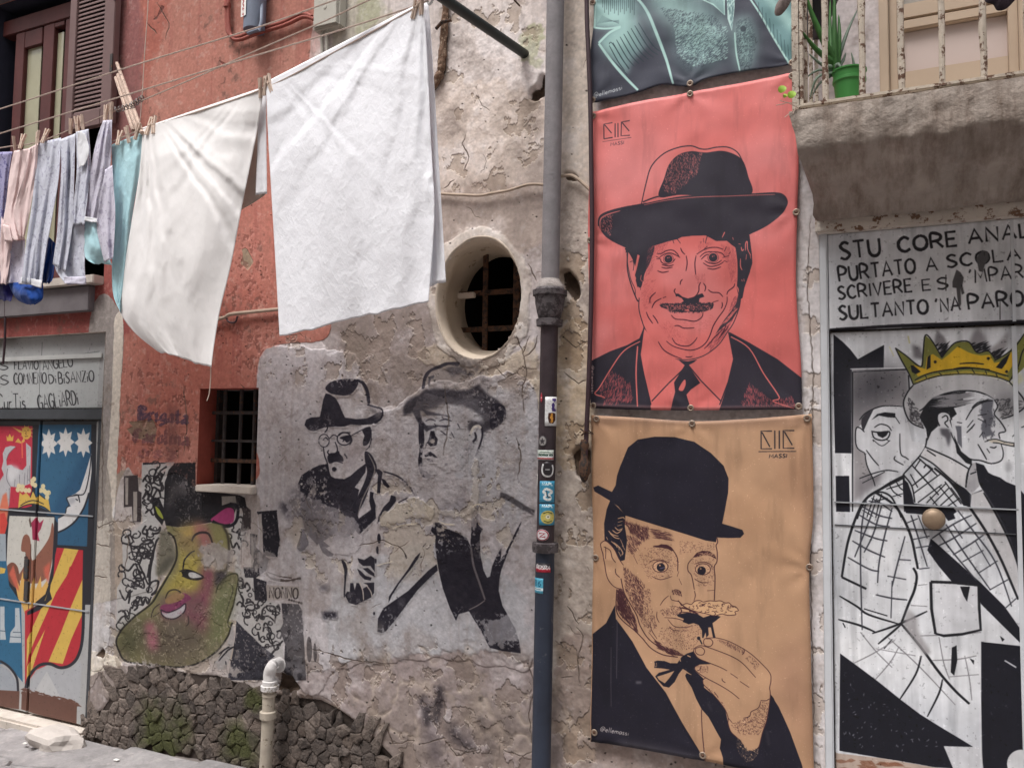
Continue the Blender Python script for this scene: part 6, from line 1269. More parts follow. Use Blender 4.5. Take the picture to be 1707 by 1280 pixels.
for py_ in (856, 1012):
    z_ = W(100, py_, LDY).z
    for a, b2 in ((xm+.01, W(154, 900, .035).x), (dlx0+.04, xm-.01)): box('rail', a, b2, LDY-.004, LDY+.001, z_-.003, z_+.003, mat('pale_seam', (150, 152, 156), .6), LD)
for (a0, a1, z0_, z1_) in ((dlx0, dlx1-.05, W(100, 600, LDY).z, W(100, 592, LDY).z),): box('moulding', a0, a1, LDY-.014, LDY-.003, z0_, z1_, mat('pale_grey_moulding', (176, 176, 174), .7, .1, 10, .3), LD, .003)
box('threshold', dlx0-.05, W(132, 1212, -.03).x, -.05, .1, zb-.10, zb-.012, M_SILL, LD, .012)
for (px, py) in ((45, 948), (45, 985)): p = W(px, py, .03); box('lock_plate', p.x-.022, p.x+.01, .026, .034, p.z-.05, p.z+.05, M_IRONG, LD, .002)

# ---------- right door: white frame, sign board, mural panel
RDp = empty('painted_panel_door', ((drx0+drx1)/2, .03, .3), parent=BLD)
M_RD = imgmat('painted_door_right', QC.image('right_door_print'), .6, .3, 50, .3, var=.05, bdist=.0015)
recess('reveal', drx0, drx1, -.1, drz1, -.002, .08, M_TRIMW, parent=RDp)
fxr = W(1383, 700, .0).x
box('frame_stile', drx0, fxr, -.004, .05, -.1, drz1-.004, M_FRW, RDp, .004)
zsg = W(1500, 548, RDY).z
slab('leaf', fxr+.004, drx1, -.05, zsg-.004, RDY, .03, M_RD, QC.b, RDp)
slab('sign_board', fxr-.012, drx1, zsg+.002, drz1-.03, RDY-.016, .03, M_RD, QC.b, RDp)
box('head_trim', drx0-.01, drx1, -.03, .02, drz1-.03, drz1+.035, M_TRIMW, RDp, .006)
z_ = W(1500, 841, RDY).z; box('rail', fxr+.01, W(1698, 848, RDY).x, RDY-.006, RDY+.001, z_-.0018, z_+.0018, bpy.data.materials['pale_seam'], RDp)
z_ = W(1500, 880, RDY).z; box('rail', fxr+.01, W(1698, 848, RDY).x, RDY-.003, RDY+.001, z_-.0015, z_+.0015, M_FRG, RDp)
xs_ = W(1694, 700, RDY).x; box('seam_strip', xs_-.006, xs_+.006, RDY-.006, RDY+.001, -.05, zsg-.006, M_FRW, RDp); box('seam_strip', xs_-.004, xs_+.004, RDY-.021, RDY-.015, zsg+.006, drz1-.034, M_FRW, RDp)
kp = W(1557, 866, -.02); MB().lathe((kp.x, RDY-.0005, kp.z), (0, -1, 0), [(0, .018), (.003, .031), (.010, .031), (.014, .027), (.018, .032), (.026, .031), (.033, .024), (.037, .010)], 28).build('door_knob', M_BRASS, RDp, True)

# ---------- balcony
BAL = empty('balcony', (0.2, -.2, 2.4), parent=BLD)
YB = -.34
xl = W(1325, 184, YB).x
ztop = W(1345, 181, YB).z; zlip = W(1345, 246, YB).z
prof = [(YB, ztop), (YB-.004, (ztop+zlip)/2), (YB+.002, zlip), (YB+.03, zlip-.022), (YB+.09, zlip-.055), (YB+.16, zlip-.085), (YB+.23, zlip-.11), (YB+.29, zlip-.14), (.01, drz1+.045)]
PR = cat_rom([(a, b_) for a, b_ in prof], False, 5); xb = np.concatenate((np.linspace(xl, .5, 110), np.linspace(.55, 1.9, 20)))
X = np.array([[x for x in xb] for _ in PR]); Y = np.array([[q[0] for _ in xb] for q in PR]); Z = np.array([[q[1] for _ in xb] for q in PR])
for i in range(X.shape[0]):
    for j in range(X.shape[1]):
        nn_ = mnoise.fractal(Vector((X[i, j]*5, Y[i, j]*5, Z[i, j]*5)), 1, 2, 4)
        nf = mnoise.fractal(Vector((X[i, j]*24, Y[i, j]*24, Z[i, j]*24)), 1, 2, 3); Y[i, j] += nn_*.012+nf*.004; Z[i, j] += (nn_*.012+nf*.004)*(1 if i > 0 else .6)
        e = (X[i, j]-xl); 
        if e < .12: X[i, j] += (1-e/.12)*(.05*(i/len(PR))+nn_*.02)
grid_mesh('coved_soffit', X, Y, Z, M_BAL, BAL)
# left end cheek and top slab
nP = len(PR); vs = [(X[i, 0], Y[i, 0], Z[i, 0]) for i in range(nP)]+[(X[-1, 0]+.0, .015, Z[-1, 0]), (X[0, 0], .015, Z[0, 0])]
mesh_obj('end_face', vs, [tuple(range(len(vs)))], M_BAL, BAL)
Xt, Yt = np.meshgrid(xb, np.linspace(.02, 0, 2)); Yt = np.stack((np.full(len(xb), .02), Y[0])); Zt = np.stack((np.full(len(xb), ztop+.0), Z[0]))
grid_mesh('floor_slab', np.stack((X[0], X[0])), Yt, Zt, M_SILL, BAL)
lip = MB(); 
box('edge_rail', xl+.01, 1.8, YB+.006, YB+.03, ztop+.008, ztop+.02, M_PEEL, BAL, .003)
def rbar(px, py0=-120, r=.0075, m=M_PEEL, y=YB+.018, flat=False):
    a = W(px, 150, y).x; zt_ = 3.5
    pts = [(a+mnoise.noise(Vector((a*9, k*.9, 0)))*.0025, y, ztop+.01+(zt_-ztop)*k/14) for k in range(15)]
    if flat: return box('baluster', a-r, a+r, y-.008, y+.008, ztop+.005, zt_, m, BAL, .002)
    return MB().tube(pts, [r*(1+.35*(random.random()-.5)) for _ in pts], 8, jit=.12).build('baluster', m, BAL, True)
rbar(1327, r=.0105, flat=True); rbar(1336, r=.006, flat=True); rbar(1343, r=.006, y=YB+.05); rbar(1376, r=.0085); rbar(1438, r=.0095); rbar(1503, r=.009); rbar(1572, r=.008); rbar(1641, r=.008); rbar(1716, r=.009); rbar(1792, r=.009)
rbar(1352, r=.006, y=YB+.16); rbar(1361, r=.006, y=YB+.26)
# balcony window
BW = empty('balcony_window', (bwx0+.4, .02, bwz0), parent=BLD)
recess('reveal', bwx0, bwx1, bwz0, bwz1, -.002, .09, M_REVEAL, parent=BW)
def bx(name, pxa, pxb, z0, z1, y0, y1, m=M_WINF): return box(name, W(pxa, 100, y0).x, W(pxb, 100, y0).x, y0, y1, z0, z1, m, BW, .003)
bx('frame_stile', 1466, 1482, bwz0, bwz1, -.01, .06); bx('frame_stile', 1482.5, 1497, bwz0, bwz1, .01, .06); bx('sash_stile', 1498, 1506, bwz0, bwz1, .022, .06)
for a, b2 in ((1506.5, 1682),):
    zq = [W(1600, p, .03).z for p in (118, 104, 36, 20, 16, 1)]
    bx('bottom_rail', a, b2, bwz0, zq[0]+.02, .02, .055); bx('glazing_bar', a, b2, zq[2], zq[3], .02, .055); bx('glazing_bar', a, b2, zq[4], zq[5]+.02, .026, .055)
    bx('pane', a, b2, zq[0]+.02, zq[2], .04, .05, M_WINP); bx('pane', a, b2, zq[5]+.02, bwz1, .04, .05, mat('grey_glass', (150, 146, 140), .15, .1, 3, 0, spec=.6))
bx('sash_stile', 1682.5, 1700, bwz0, bwz1, .01, .06); bx('frame_stile', 1700.5, 1716, bwz0, bwz1, -.01, .06)

# ---------- rubble plinth: stones picked apart one by one
PL = empty('stone_plinth', (W(380, 1230).x, .0, .2), parent=BLD)
POLY = [XZ(*q) for q in ((203, 1128), (262, 1112), (330, 1122), (385, 1135), (432, 1152), (500, 1162), (560, 1180), (600, 1206), (640, 1245), (680, 1300), (660, 1345), (430, 1290), (136, 1236), (134, 1205), (170, 1180))]
POLY = [(float(a), float(b_)) for a, b_ in POLY]
def inpoly(x, z, P):
    ins = False; j = len(P)-1
    for i in range(len(P)):
        if (P[i][1] > z) != (P[j][1] > z) and x < (P[j][0]-P[i][0])*(z-P[i][1])/(P[j][1]-P[i][1])+P[i][0]: ins = not ins
        j = i
    return ins
def voronoi(seeds, P, bb, shrink):
    cells = []
    for i, s in enumerate(seeds):
        c = [(bb[0], bb[2]), (bb[1], bb[2]), (bb[1], bb[3]), (bb[0], bb[3])]
        for j, t_ in enumerate(seeds):
            if i == j or abs(t_[0]-s[0]) > .6 or abs(t_[1]-s[1]) > .6: continue
            mx, mz = (s[0]+t_[0])/2, (s[1]+t_[1])/2; dx, dz = t_[0]-s[0], t_[1]-s[1]; L_ = math.hypot(dx, dz); dx /= L_; dz /= L_; mx -= dx*shrink; mz -= dz*shrink
            out = []
            for k in range(len(c)):
                a, b_ = c[k], c[(k+1) % len(c)]; da = (a[0]-mx)*dx+(a[1]-mz)*dz; db = (b_[0]-mx)*dx+(b_[1]-mz)*dz
                if da <= 0: out.append(a)
                if (da < 0) != (db < 0) and da != db: q = da/(da-db); out.append((a[0]+(b_[0]-a[0])*q, a[1]+(b_[1]-a[1])*q))
            c = out
            if len(c) < 3: break
        cells.append(c if len(c) >= 3 else None)
    return cells
bb = (min(p[0] for p in POLY), max(p[0] for p in POLY), min(p[1] for p in POLY)-.02, max(p[1] for p in POLY)+.02)
seeds = []; rs_ = random.Random(5); t_ = 0
while t_ < 5000 and len(seeds) < 280:
    t_ += 1; x = rs_.uniform(bb[0], bb[1]); z = rs_.uniform(bb[2], bb[3])
    u_ = (x-bb[0])/(bb[1]-bb[0]); md = rs_.choice((.04, .06, .09, .14))
    if not inpoly(x, z, POLY) or any(math.hypot(x-a, (z-b_)*1.2) < md for a, b_ in seeds): continue
    seeds.append((x, z))
def stone_mat(name, c1, c2, moss):
    m = mat(name, c1, .95, .4, 16, 1.0, 75, col2=c2, thresh=.54, rnd=.08, dist=.012)
    if moss:
        t = m.node_tree; N = t.nodes.new; L = t.links.new; p = t.nodes['Principled BSDF']; src = p.inputs['Base Color'].links[0].from_socket
        g = N('ShaderNodeNewGeometry'); no = N('ShaderNodeTexNoise'); no.inputs['Scale'].default_value = 7; no.inputs['Detail'].default_value = 8; L(g.outputs['Position'], no.inputs['Vector'])
        acc = None
        for (px, py, R_) in ((275, 1228, .34), (398, 1235, .20), (425, 1170, .10)):
            w_ = W(px, py); d = N('ShaderNodeVectorMath'); d.operation = 'DISTANCE'; L(g.outputs['Position'], d.inputs[0]); d.inputs[1].default_value = (w_.x, -.02, w_.z)
            mr = N('ShaderNodeMapRange'); mr.inputs[1].default_value = R_; mr.inputs[2].default_value = R_*.3; mr.inputs[3].default_value = 0; mr.inputs[4].default_value = 1; L(d.outputs['Value'], mr.inputs[0])
            if acc is None: acc = mr.outputs[0]
            else: ad = N('ShaderNodeMath'); ad.operation = 'MAXIMUM'; L(acc, ad.inputs[0]); L(mr.outputs[0], ad.inputs[1]); acc = ad.outputs[0]
        ml = N('ShaderNodeMath'); ml.operation = 'MULTIPLY'; L(acc, ml.inputs[0]); L(no.outputs[0], ml.inputs[1]); cr = N('ShaderNodeValToRGB'); cr.color_ramp.elements[0].position = .26; cr.color_ramp.elements[1].position = .52; L(ml.outputs[0], cr.inputs[0])
        mx = N('ShaderNodeMix'); mx.data_type = 'RGBA'; L(cr.outputs[0], mx.inputs[0]); L(src, mx.inputs[6]); mx.inputs[7].default_value = (*lin((72, 74, 44)), 1); L(mx.outputs[2], p.inputs['Base Color'])
    return m
M_ST1 = stone_mat('dark_tuff_stone', (90, 81, 76), (64, 57, 54), True); M_ST2 = stone_mat('brown_tuff_stone', (96, 85, 78), (70, 61, 56), True); M_ST3 = stone_mat('grey_render_stone', (112, 101, 94), (84, 75, 70), True)
def stone(c, name, m, parent, y0, hgt, zdir=False, zbase=0, inset=.009):
    # chaikin once for rounded irregular outline
    q = []
    for k in range(len(c)):
        a, b_ = c[k], c[(k+1) % len(c)]; q += [(a[0]*.95+b_[0]*.05, a[1]*.95+b_[1]*.05), (a[0]*.7+b_[0]*.3+random.uniform(-.004, .004), a[1]*.7+b_[1]*.3+random.uniform(-.004, .004)), (a[0]*.35+b_[0]*.65+random.uniform(-.005, .005), a[1]*.35+b_[1]*.65+random.uniform(-.005, .005)), (a[0]*.05+b_[0]*.95, a[1]*.05+b_[1]*.95)]
    cx = sum(p_[0] for p_ in q)/len(q); cz = sum(p_[1] for p_ in q)/len(q); n_ = len(q); R = sum(math.hypot(p_[0]-cx, p_[1]-cz) for p_ in q)/n_
    v_ = []; tilt = (0, 0) if zdir else (random.uniform(-.10, .10), random.uniform(-.10, .10))
    for (s, d) in ((1.0, 0), (.995, .7), (1-inset*(.55 if not zdir else 1)/max(R, .02), .96), (.6, 1.0)):
        for (x, z) in q:
            jx = x+(x-cx)*(s-1); jz = z+(z-cz)*(s-1); jd = hgt*d*(1+(.22 if not zdir else .05)*mnoise.noise(Vector((jx*25, jz*25, hgt*50)))) + (tilt[0]*(jx-cx)+tilt[1]*(jz-cz) if d > .5 else 0)
            v_.append((jx, -jd, jz) if not zdir else (jx, jz, jd))
    v_.append((cx, -hgt*1.02, cz) if not zdir else (cx, cz, hgt*1.0))
    f_ = [(s*n_+k, s*n_+(k+1) % n_, (s+1)*n_+(k+1) % n_, (s+1)*n_+k) for s in range(3) for k in range(n_)]+[(3*n_+k, 3*n_+(k+1) % n_, 4*n_) for k in range(n_)]
    v_ = [(a, b_+y0, d) for a, b_, d in v_] if not zdir else [(a, b_, d+zbase) for a, b_, d in v_]
    o = mesh_obj(name, v_, f_, m, parent, False)
    bm = bmesh.new(); bm.from_mesh(o.data); bmesh.ops.recalc_face_normals(bm, faces=bm.faces); bm.to_mesh(o.data); bm.free(); 
    o.data.polygons.foreach_set('use_smooth', [True]*len(o.data.polygons)); o.data.set_sharp_from_angle(angle=math.radians(38))
    return o
for c, s in zip(voronoi(seeds, POLY, bb, .0010), seeds):
    if c is None: continue
    inn = [p_ for p_ in c if inpoly(p_[0], p_[1], POLY)]
    if len(inn) < len(c)*.5: continue
    c = [(s[0]+(p_[0]-s[0])*(1 if inpoly(p_[0], p_[1], POLY) else .55), s[1]+(p_[1]-s[1])*(1 if inpoly(p_[0], p_[1], POLY) else .55)) for p_ in c]
    edge = s[0] < W(215, 1200).x
    hh = random.uniform(.012, .016) if edge else random.uniform(.010, .021)
    stone(c, 'stone', M_ST3 if edge or random.random() < .2 else random.choice((M_ST1, M_ST1, M_ST2)), PL, .010, hh)
# ------------------------------------------------------------------ ground
def gheight(x, y):
    return gz(x)-.0*abs(y) + .010*mnoise.noise(Vector((x*1.3, y*1.3, 0))) + .0
xg = np.concatenate((np.linspace(-60, -8, 14), np.linspace(-7, 3, 110), np.linspace(4, 60, 14))); yg = np.concatenate((np.linspace(-60, -7, 12), np.linspace(-6, .3, 70)))[::-1]
GXg, GYg = np.meshgrid(xg, yg)
GZg = np.array([[gheight(a, b_) if abs(a) < 9 else gz(max(-8, min(8, a))) for a in xg] for b_ in yg])-.02
M_GR = mat('street_bedding', (112, 104, 100), .95, .2, 12, .8)
gr = grid_mesh('ground', GXg[::-1], GYg[::-1], GZg[::-1], M_GR); gr['kind'] = 'structure'
# flip check: normals must face up
if gr.data.polygons[0].normal.z < 0: gr.data.flip_normals()
# kept as its own parent: the basalt paving
PV = empty('pavement', (-2.5, -.6, .15), kind='structure')
M_PV = mat('worn_basalt_slab', (138, 134, 134), .75, .28, 9, 1.0, 40, col2=(166, 160, 158), thresh=.52, soft=.2, rnd=.10, dist=.006)
ps = []; rp = random.Random(9); row = 0; y = -.16
Y0, Y1 = -2.3, -.02
seedsP = []; y = -.15
while y > Y0:
    x = -5.4+(row % 2)*.2
    while x < 1.2: seedsP.append((x+rp.uniform(-.05, .05), y+rp.uniform(-.03, .03))); x += rp.uniform(.34, .52)
    y -= .30; row += 1
for c in voronoi(seedsP, None, (-5.6, 1.4, Y0-.1, -.02), .007):
    if c is None: continue
    cx = sum(p_[0] for p_ in c)/len(c); o = stone(c, 'paving_stone', M_PV, PV, 0, .05, True, gz(cx)-.048+rp.uniform(-.002, .002), inset=.012)
# rock by the door
rk = W(55, 1232, -.25); bm = bmesh.new(); bmesh.ops.create_icosphere(bm, subdivisions=3, radius=1)
for v_ in bm.verts:
    q = v_.co.copy(); s = 1+.32*mnoise.noise(q*1.5+Vector((3, 1, 2)))
    v_.co = Vector((q.x*.125*s, q.y*.085*s, max(q.z, -.3)*.075*s))
me = bpy.data.meshes.new('rock'); bm.to_mesh(me); bm.free(); rock = link('rock', me, M_ROCK, None, False); gzr = gz(rk.x); rock.location = (rk.x, -.13, gzr+.02); rock.rotation_euler = (0, .12, .3)
tag(rock, 'pale angular lump of stone lying at the foot of the coat of arms door', 'rock')
lit = MB()
for k in range(5):
    pass
for i, (px, py) in enumerate(((44, 1210), (196, 1246), (330, 1268))):
    p_ = W(px, py, -.18); s = .012; zz = gz(p_.x)+.012
    o = MB().box((p_.x-s, -.19, zz), (p_.x+s, -.175, zz+.003)).build('paper_scrap', mat('white_paper', (214, 212, 208), .8) if i == 0 else bpy.data.materials['white_paper'])
    tag(o, ('tiny white paper scrap on the pale stone by the door', 'tiny white paper scrap on the paving near the plinth', 'tiny white paper scrap on the paving furthest right')[i], 'litter', 'paper scraps on the street')

# ------------------------------------------------------------------ banners
def poly_at(P, t):
    P = np.array(P, float); d = np.concatenate(([0], np.cumsum(np.hypot(*np.diff(P, axis=0).T)))); d /= d[-1]
    return np.stack((np.interp(t, d, P[:, 0]), np.interp(t, d, P[:, 1])), -1)
def banner(name, out, canv, label, seed, eyes, wr=.0065, nx=60, nz=90, rough=.5):
    g = {}
    for k, P in out.items():
        x, z = XZ([p_[0] for p_ in P], [p_[1] for p_ in P], BY); g[k] = [(float(a), float(b_)) for a, b_ in zip(x, z)]
    u = np.linspace(0, 1, nx); v = np.linspace(0, 1, nz)
    sm = lambda P: np.array(cat_rom(P, False, 8))
    T_, B_, L_, R_ = poly_at(sm(g['top']), u), poly_at(sm(g['bottom']), u), poly_at(sm(g['left']), v), poly_at(sm(g['right']), v)
    U, V = np.meshgrid(u, v); U1 = U[..., None]; V1 = V[..., None]
    P = (1-V1)*T_[None]+V1*B_[None]+(1-U1)*L_[:, None]+U1*R_[:, None]-((1-U1)*(1-V1)*T_[0]+U1*(1-V1)*T_[-1]+(1-U1)*V1*B_[0]+U1*V1*B_[-1])
    X, Z = P[..., 0], P[..., 1]; rg = np.random.default_rng(seed)
    n_ = fbm(nz, nx, 16, 3, seed); n2_ = fbm(nz, nx, (30, 9), 3, seed+1)
    Y = BY-(n_-.5)*wr*2.4-(n2_-.5)*wr-.006*np.sin(np.pi*U)*(.4+.6*V)
    # pulls radiating from the eyelets
    for px, py in eyes:
        e = W(px, py, BY); d = np.hypot(X-e.x, Z-e.z); a = np.arctan2(Z-e.z, X-e.x); Y -= np.exp(-(d/.09)**2)*.003*np.cos(a*7)*sstep(d, 0, .03)
    th = .0012
    o = grid_mesh(name, X, Y, Z, canv, None, None, True); o2 = o.modifiers.new('thickness', 'SOLIDIFY'); o2.thickness = .0014; o2.offset = -1
    tag(o, label, 'banner', 'printed banners fixed to the wall')
    for px, py in eyes:
        e = W(px, py, BY-.01); j = np.argmin((X-e.x)**2+(Z-e.z)**2); yy_ = Y.ravel()[j]
        bm = bmesh.new(); N1, N2 = 20, 8; R1, R2 = .0085, .0032; vv = []
        for a in range(N1):
            for c in range(N2):
                A, C_ = 2*math.pi*a/N1, 2*math.pi*c/N2; r = R1+R2*math.cos(C_); vv.append((r*math.cos(A), -R2*.8*math.sin(C_), r*math.sin(A)))
        ff = [(a*N2+c, ((a+1) % N1)*N2+c, ((a+1) % N1)*N2+(c+1) % N2, a*N2+(c+1) % N2) for a in range(N1) for c in range(N2)]; bm.free()
        q = mesh_obj('eyelet', [(e.x+a, yy_-.002+b_, e.z+c) for a, b_, c in vv], ff, M_EYE, o, True)
        sc = MB().lathe((e.x, yy_+.012, e.z), (0, -1, 0), [(0, .002), (.013, .002), (.0135, .0058), (.0165, .005), (.018, .001)], 12).build('screw', M_SCREW, q, True)
    uv_planar(o, canv_b[name+label]); return o
canv_b = {}
def mk(out, C_, label, seed, eyes, nm):
    m = imgmat(nm, C_.image(nm), .55, .25, 25, .22, var=.03, bdist=.0008); canv_b['banner'+label] = C_.b; return banner('banner', out, m, label, seed, eyes)
mk(DB_OUT, DC, 'dark grey banner with pale teal suit lapels, topmost of the three', 601, [(987, 3), (987, 166), (1150, 139), (1320, 103)], 'dark_banner_print')
mk(RB_OUT, RC, 'coral red banner with a wide eyed moustached man in broad hat and tie', 611, [(987, 192), (1150, 156), (1320, 125), (983, 400), (1327, 353), (987, 676), (1151, 680), (1331, 677)], 'red_banner_print')
mk(TB_OUT, TC, 'tan brown banner with a man in bowler hat holding food to his mouth', 621, [(993, 698), (1153, 706), (1345, 697), (991, 930), (1349, 946), (989, 1222), (1171, 1259)], 'tan_banner_print')

# ------------------------------------------------------------------ downpipe and stickers
DP = empty('downpipe', (W(905, 1280, -.06).x, -.06, gz(-1)), 'tall round drainpipe, grey above and dark brown to navy below, covered in stickers', 'drainpipe')
YP = -.062
pa = W(926, 0, YP); pb = W(902, 1280, YP); pd = (pa-pb)
def on(py):  # point on the pipe axis at picture height py
    z = W(914, py, YP).z; t_ = (z-pb.z)/(pa.z-pb.z); return pb+pd*t_
RP = .0325
top = on(-260); bot = pb+pd*((gz(-1)-pb.z)/(pa.z-pb.z))
pj = on(478)
def pipe(name, a, b_, r, m, n=14): 
    pts = [a+(b_-a)*k/n for k in range(n+1)]; return MB().tube(pts, r, 28).build(name, m, DP, True)
pipe('upper_pipe', top, pj, RP, M_PIPEG); pipe('lower_pipe', on(520), on(906), RP-.001, M_PIPEB); pipe('bottom_pipe', on(915), bot, RP+.001, M_PIPEN)
ax = (pa-pb).normalized()
def lat(name, py, prof, m): o = on(py); MB().lathe(o, ax, prof, 32).build(name, m, DP, True)
lat('socket', 530, [(-.01, .034), (0, .041), (.02, .046), (.052, .053), (.078, .055), (.08, .062), (.098, .063), (.1, .055), (.108, .050)], M_CAST)
lat('collar', 534, [(-.022, .036), (-.021, .047), (.002, .048), (.004, .040)], M_CAST)
lat('mortar_cap', 476, [(-.012, .05), (.0, .048), (.012, .038), (.022, .034)], mat('pale_mortar', (160, 152, 148), .95, .2, 30, 1))
lat('flange', 917, [(-.008, .036), (-.006, .045), (.012, .047), (.026, .046), (.028, .036)], M_CAST)
# stickers: curved patches with their own small prints
def sticker(px0, py0, px1, py1, draw, label, bg=(230, 230, 230), shape='rect', rot=0.0, seed=1):
    a0 = on(py0); a1 = on(py1); Wd, Hd = 96, max(24, int(96*(py1-py0)/(px1-px0)))
    c = Canvas(Wd, Hd, lambda x, y: (x*Wd/100, y*Hd/100), bg); draw(c)
    nn_ = fbm(Hd, Wd, 6, 3, seed); c.rgb *= 1-.15*sstep(nn_, .5, .8)[..., None]
    m = imgmat('sticker_print', c.image('sticker_print'), .4, .1, 60, .4, var=.05, bdist=.0005)
    R = RP+.0016; nx, nz = 12, 6; V = []; UV = []
    def ang(px, P):    # angle on the cylinder for picture column px at axis point P
        w_ = W(px, 0, 0); best = 0
        e = XZ(px, (py0+py1)/2, YP-.02)[0]-P.x; return math.asin(max(-1, min(1, e/ (R*1.0)*.93-.0)))
    A0, A1 = ang(px0, (a0+a1)/2), ang(px1, (a0+a1)/2)
    for j in range(nz+1):
        P = a0+(a1-a0)*j/nz
        for i in range(nx+1):
            u = i/nx; th = A0+(A1-A0)*u; uu, vv = u, j/nz
            if shape == 'round':
                s_, t_ = 2*u-1, 2*vv-1; uu = .5+.5*s_*math.sqrt(1-t_*t_/2); v2 = .5+.5*t_*math.sqrt(1-s_*s_/2); th = A0+(A1-A0)*uu; P2 = a0+(a1-a0)*v2; V.append((P2.x+R*math.sin(th), P2.y-R*math.cos(th), P2.z)); UV.append((uu, 1-v2)); continue
            V.append((P.x+R*math.sin(th), P.y-R*math.cos(th), P.z)); UV.append((uu, 1-vv))
    Fs = [(j*(nx+1)+i, (j+1)*(nx+1)+i, (j+1)*(nx+1)+i+1, j*(nx+1)+i+1) for j in range(nz) for i in range(nx)]
    o = mesh_obj('sticker', V, Fs, m, None, True); l = o.data.uv_layers.new(name='uv')
    for p_ in o.data.polygons:
        for li in p_.loop_indices: l.data[li].uv = UV[o.data.loops[li].vertex_index]
    md = o.modifiers.new('thickness', 'SOLIDIFY'); md.thickness = .0006
    tag(o, label, 'sticker', 'stickers on the drainpipe'); return o
def d1(c):
    c.text("Fed", (52, 10), (52, 46), 34, 9, (70, 50, 120), taper=0, gap=.15); c.fill("25,56 60,54 82,58 84,80 60,92 30,90 22,72", (74, 40, 26)); c.text("ups", (45, 60), (45, 88), 24, 7, (214, 150, 60), taper=0)
sticker(911, 662, 929, 710, d1, 'white upright courier sticker with purple letters and brown shield', seed=2)
sticker(902, 655, 906, 672, lambda c: (c.disc(50, 50, 40, (200, 60, 76), ry=30), c.stroke("20,50 80,50", 10, (230, 210, 210))), 'small red oval sticker left of the courier sticker', (150, 60, 70), 'round')
def dstar(c): c.fill("0,0 100,0 100,100 0,100", (160, 156, 154)); star(c, 50, 50, 38, 16, 5, (60, 56, 60)); c.ring(50, 50, 46, 6, (60, 56, 60))
sticker(899, 727, 914, 744, dstar, 'round grey sticker with a five pointed star', shape='round')
def dcom(c): c.fill("0,0 100,0 100,38 0,38", (206, 214, 206)); c.text("cmemoriai", (8, 62), (94, 62), 44, 5, (60, 90, 76), taper=0) ; c.fill("0,80 100,80 100,94 0,94", (190, 60, 66)); c.stroke("25,22 75,22", 6, (70, 100, 80))
sticker(894.5, 750, 923, 766, dcom, 'pale wide sticker with green lettering and a red base line')
def dblk(c): c.fill("0,0 100,0 100,100 0,100", (44, 40, 44)); c.stroke("20,15 12,50 22,82 50,94 80,85 92,50 84,20", 12, (226, 226, 226)); c.stroke("35,50 65,50", 6, (180, 180, 180))
sticker(903, 769, 923, 795, dblk, 'black round sticker with a white crescent edge', (44, 40, 44), 'round')
def dblu(c): c.text("NAPL", (18, 20), (82, 20), 12, 5, (206, 226, 230), taper=0); c.stroke("40,35 25,50 45,60 30,75 50,85 70,80 60,60 80,50 60,40 40,35", 12, (230, 232, 230)); c.stroke("45,45 50,70 70,75", 6, (50, 60, 70))
sticker(901, 801, 923, 837, dblu, 'blue sticker with a white scrawled figure', (66, 150, 184))
def dyel(c): c.text("NAPL", (18, 16), (82, 16), 12, 5, (206, 226, 230), taper=0); c.disc(52, 62, 42, (204, 190, 104), ry=32); c.disc(52, 60, 14, (224, 220, 190), ry=10); c.stroke("25,45 50,38 78,46", 5, (90, 96, 60)); c.stroke("28,78 52,84 76,78", 5, (90, 96, 60)); c.disc(52, 60, 4, (60, 60, 60))
sticker(900.5, 839, 922.5, 874, dyel, 'blue sticker with a round yellow badge on it', (66, 150, 184))
def dz(c): c.fill("0,0 100,0 100,100 0,100", (226, 220, 222)); c.ring(50, 50, 44, 8, (160, 40, 60)); c.stroke("28,36 70,32 34,68 74,64", 12, (160, 40, 60), smooth=False)
sticker(894.5, 881, 917, 900, dz, 'white oval sticker with a red zigzag letter and rim', shape='round')
def dred(c): c.fill("0,50 100,50 100,100 0,100", (180, 40, 60)); c.text("ROSRA", (8, 62), (94, 70), 44, 8, (226, 220, 220), taper=0)
sticker(893.5, 937, 918.5, 952, dred, 'small black and red sticker with white capitals below the flange', (46, 40, 46))
def dlb(c): c.text("86", (14, 52), (80, 52), 36, 7, (30, 100, 130), taper=0); c.fill("0,64 100,64 100,82 0,82", (214, 226, 230)); c.stroke("10,73 80,73", 5, (60, 120, 140))
sticker(890, 962, 908, 987, dlb, 'light blue square sticker, lowest on the pipe', (86, 172, 200))
sticker(890.5, 791, 896, 812, lambda c: c.stroke("30,20 40,90", 10, (200, 200, 200)), 'torn white scrap of sticker on the left edge of the pipe', (214, 210, 206))

# dark cable and connector beside the banners
cab = empty('cable', (W(976, 800, -.045).x, -.045, 1.4), 'dark purple cable running down left of the banners to a rusty connector', 'cable')
pts = [W(x, y, -.046) for x, y in ((980, -200), (978, 0), (981, 90), (984, 170), (986, 300), (987, 400), (985, 520), (982, 620), (979, 690), (976, 760), (975, 800))]
MB().tube(cat_rom([tuple(p_) for p_ in pts], False, 6), .0085, 10).build('sheath', M_CABLE, cab, True)
p_ = W(974, 780, -.045); MB().lathe((p_.x, -.045, p_.z), (0, 0, 1), [(-.05, .004), (-.04, .012), (-.02, .018), (.02, .019), (.03, .013), (.06, .012), (.08, .017), (.1, .012)], 14).build('connector', M_IRON, cab, True)
p_ = W(977, 720, -.045); MB().tube([p_+Vector((-.02, 0, .01)), p_+Vector((0, -.015, .0)), p_+Vector((.022, .01, -.006)), p_+Vector((0, .02, .008)), p_+Vector((-.016, -.004, -.012))], .003, 6).build('wire_tie', M_IRON, cab, True)

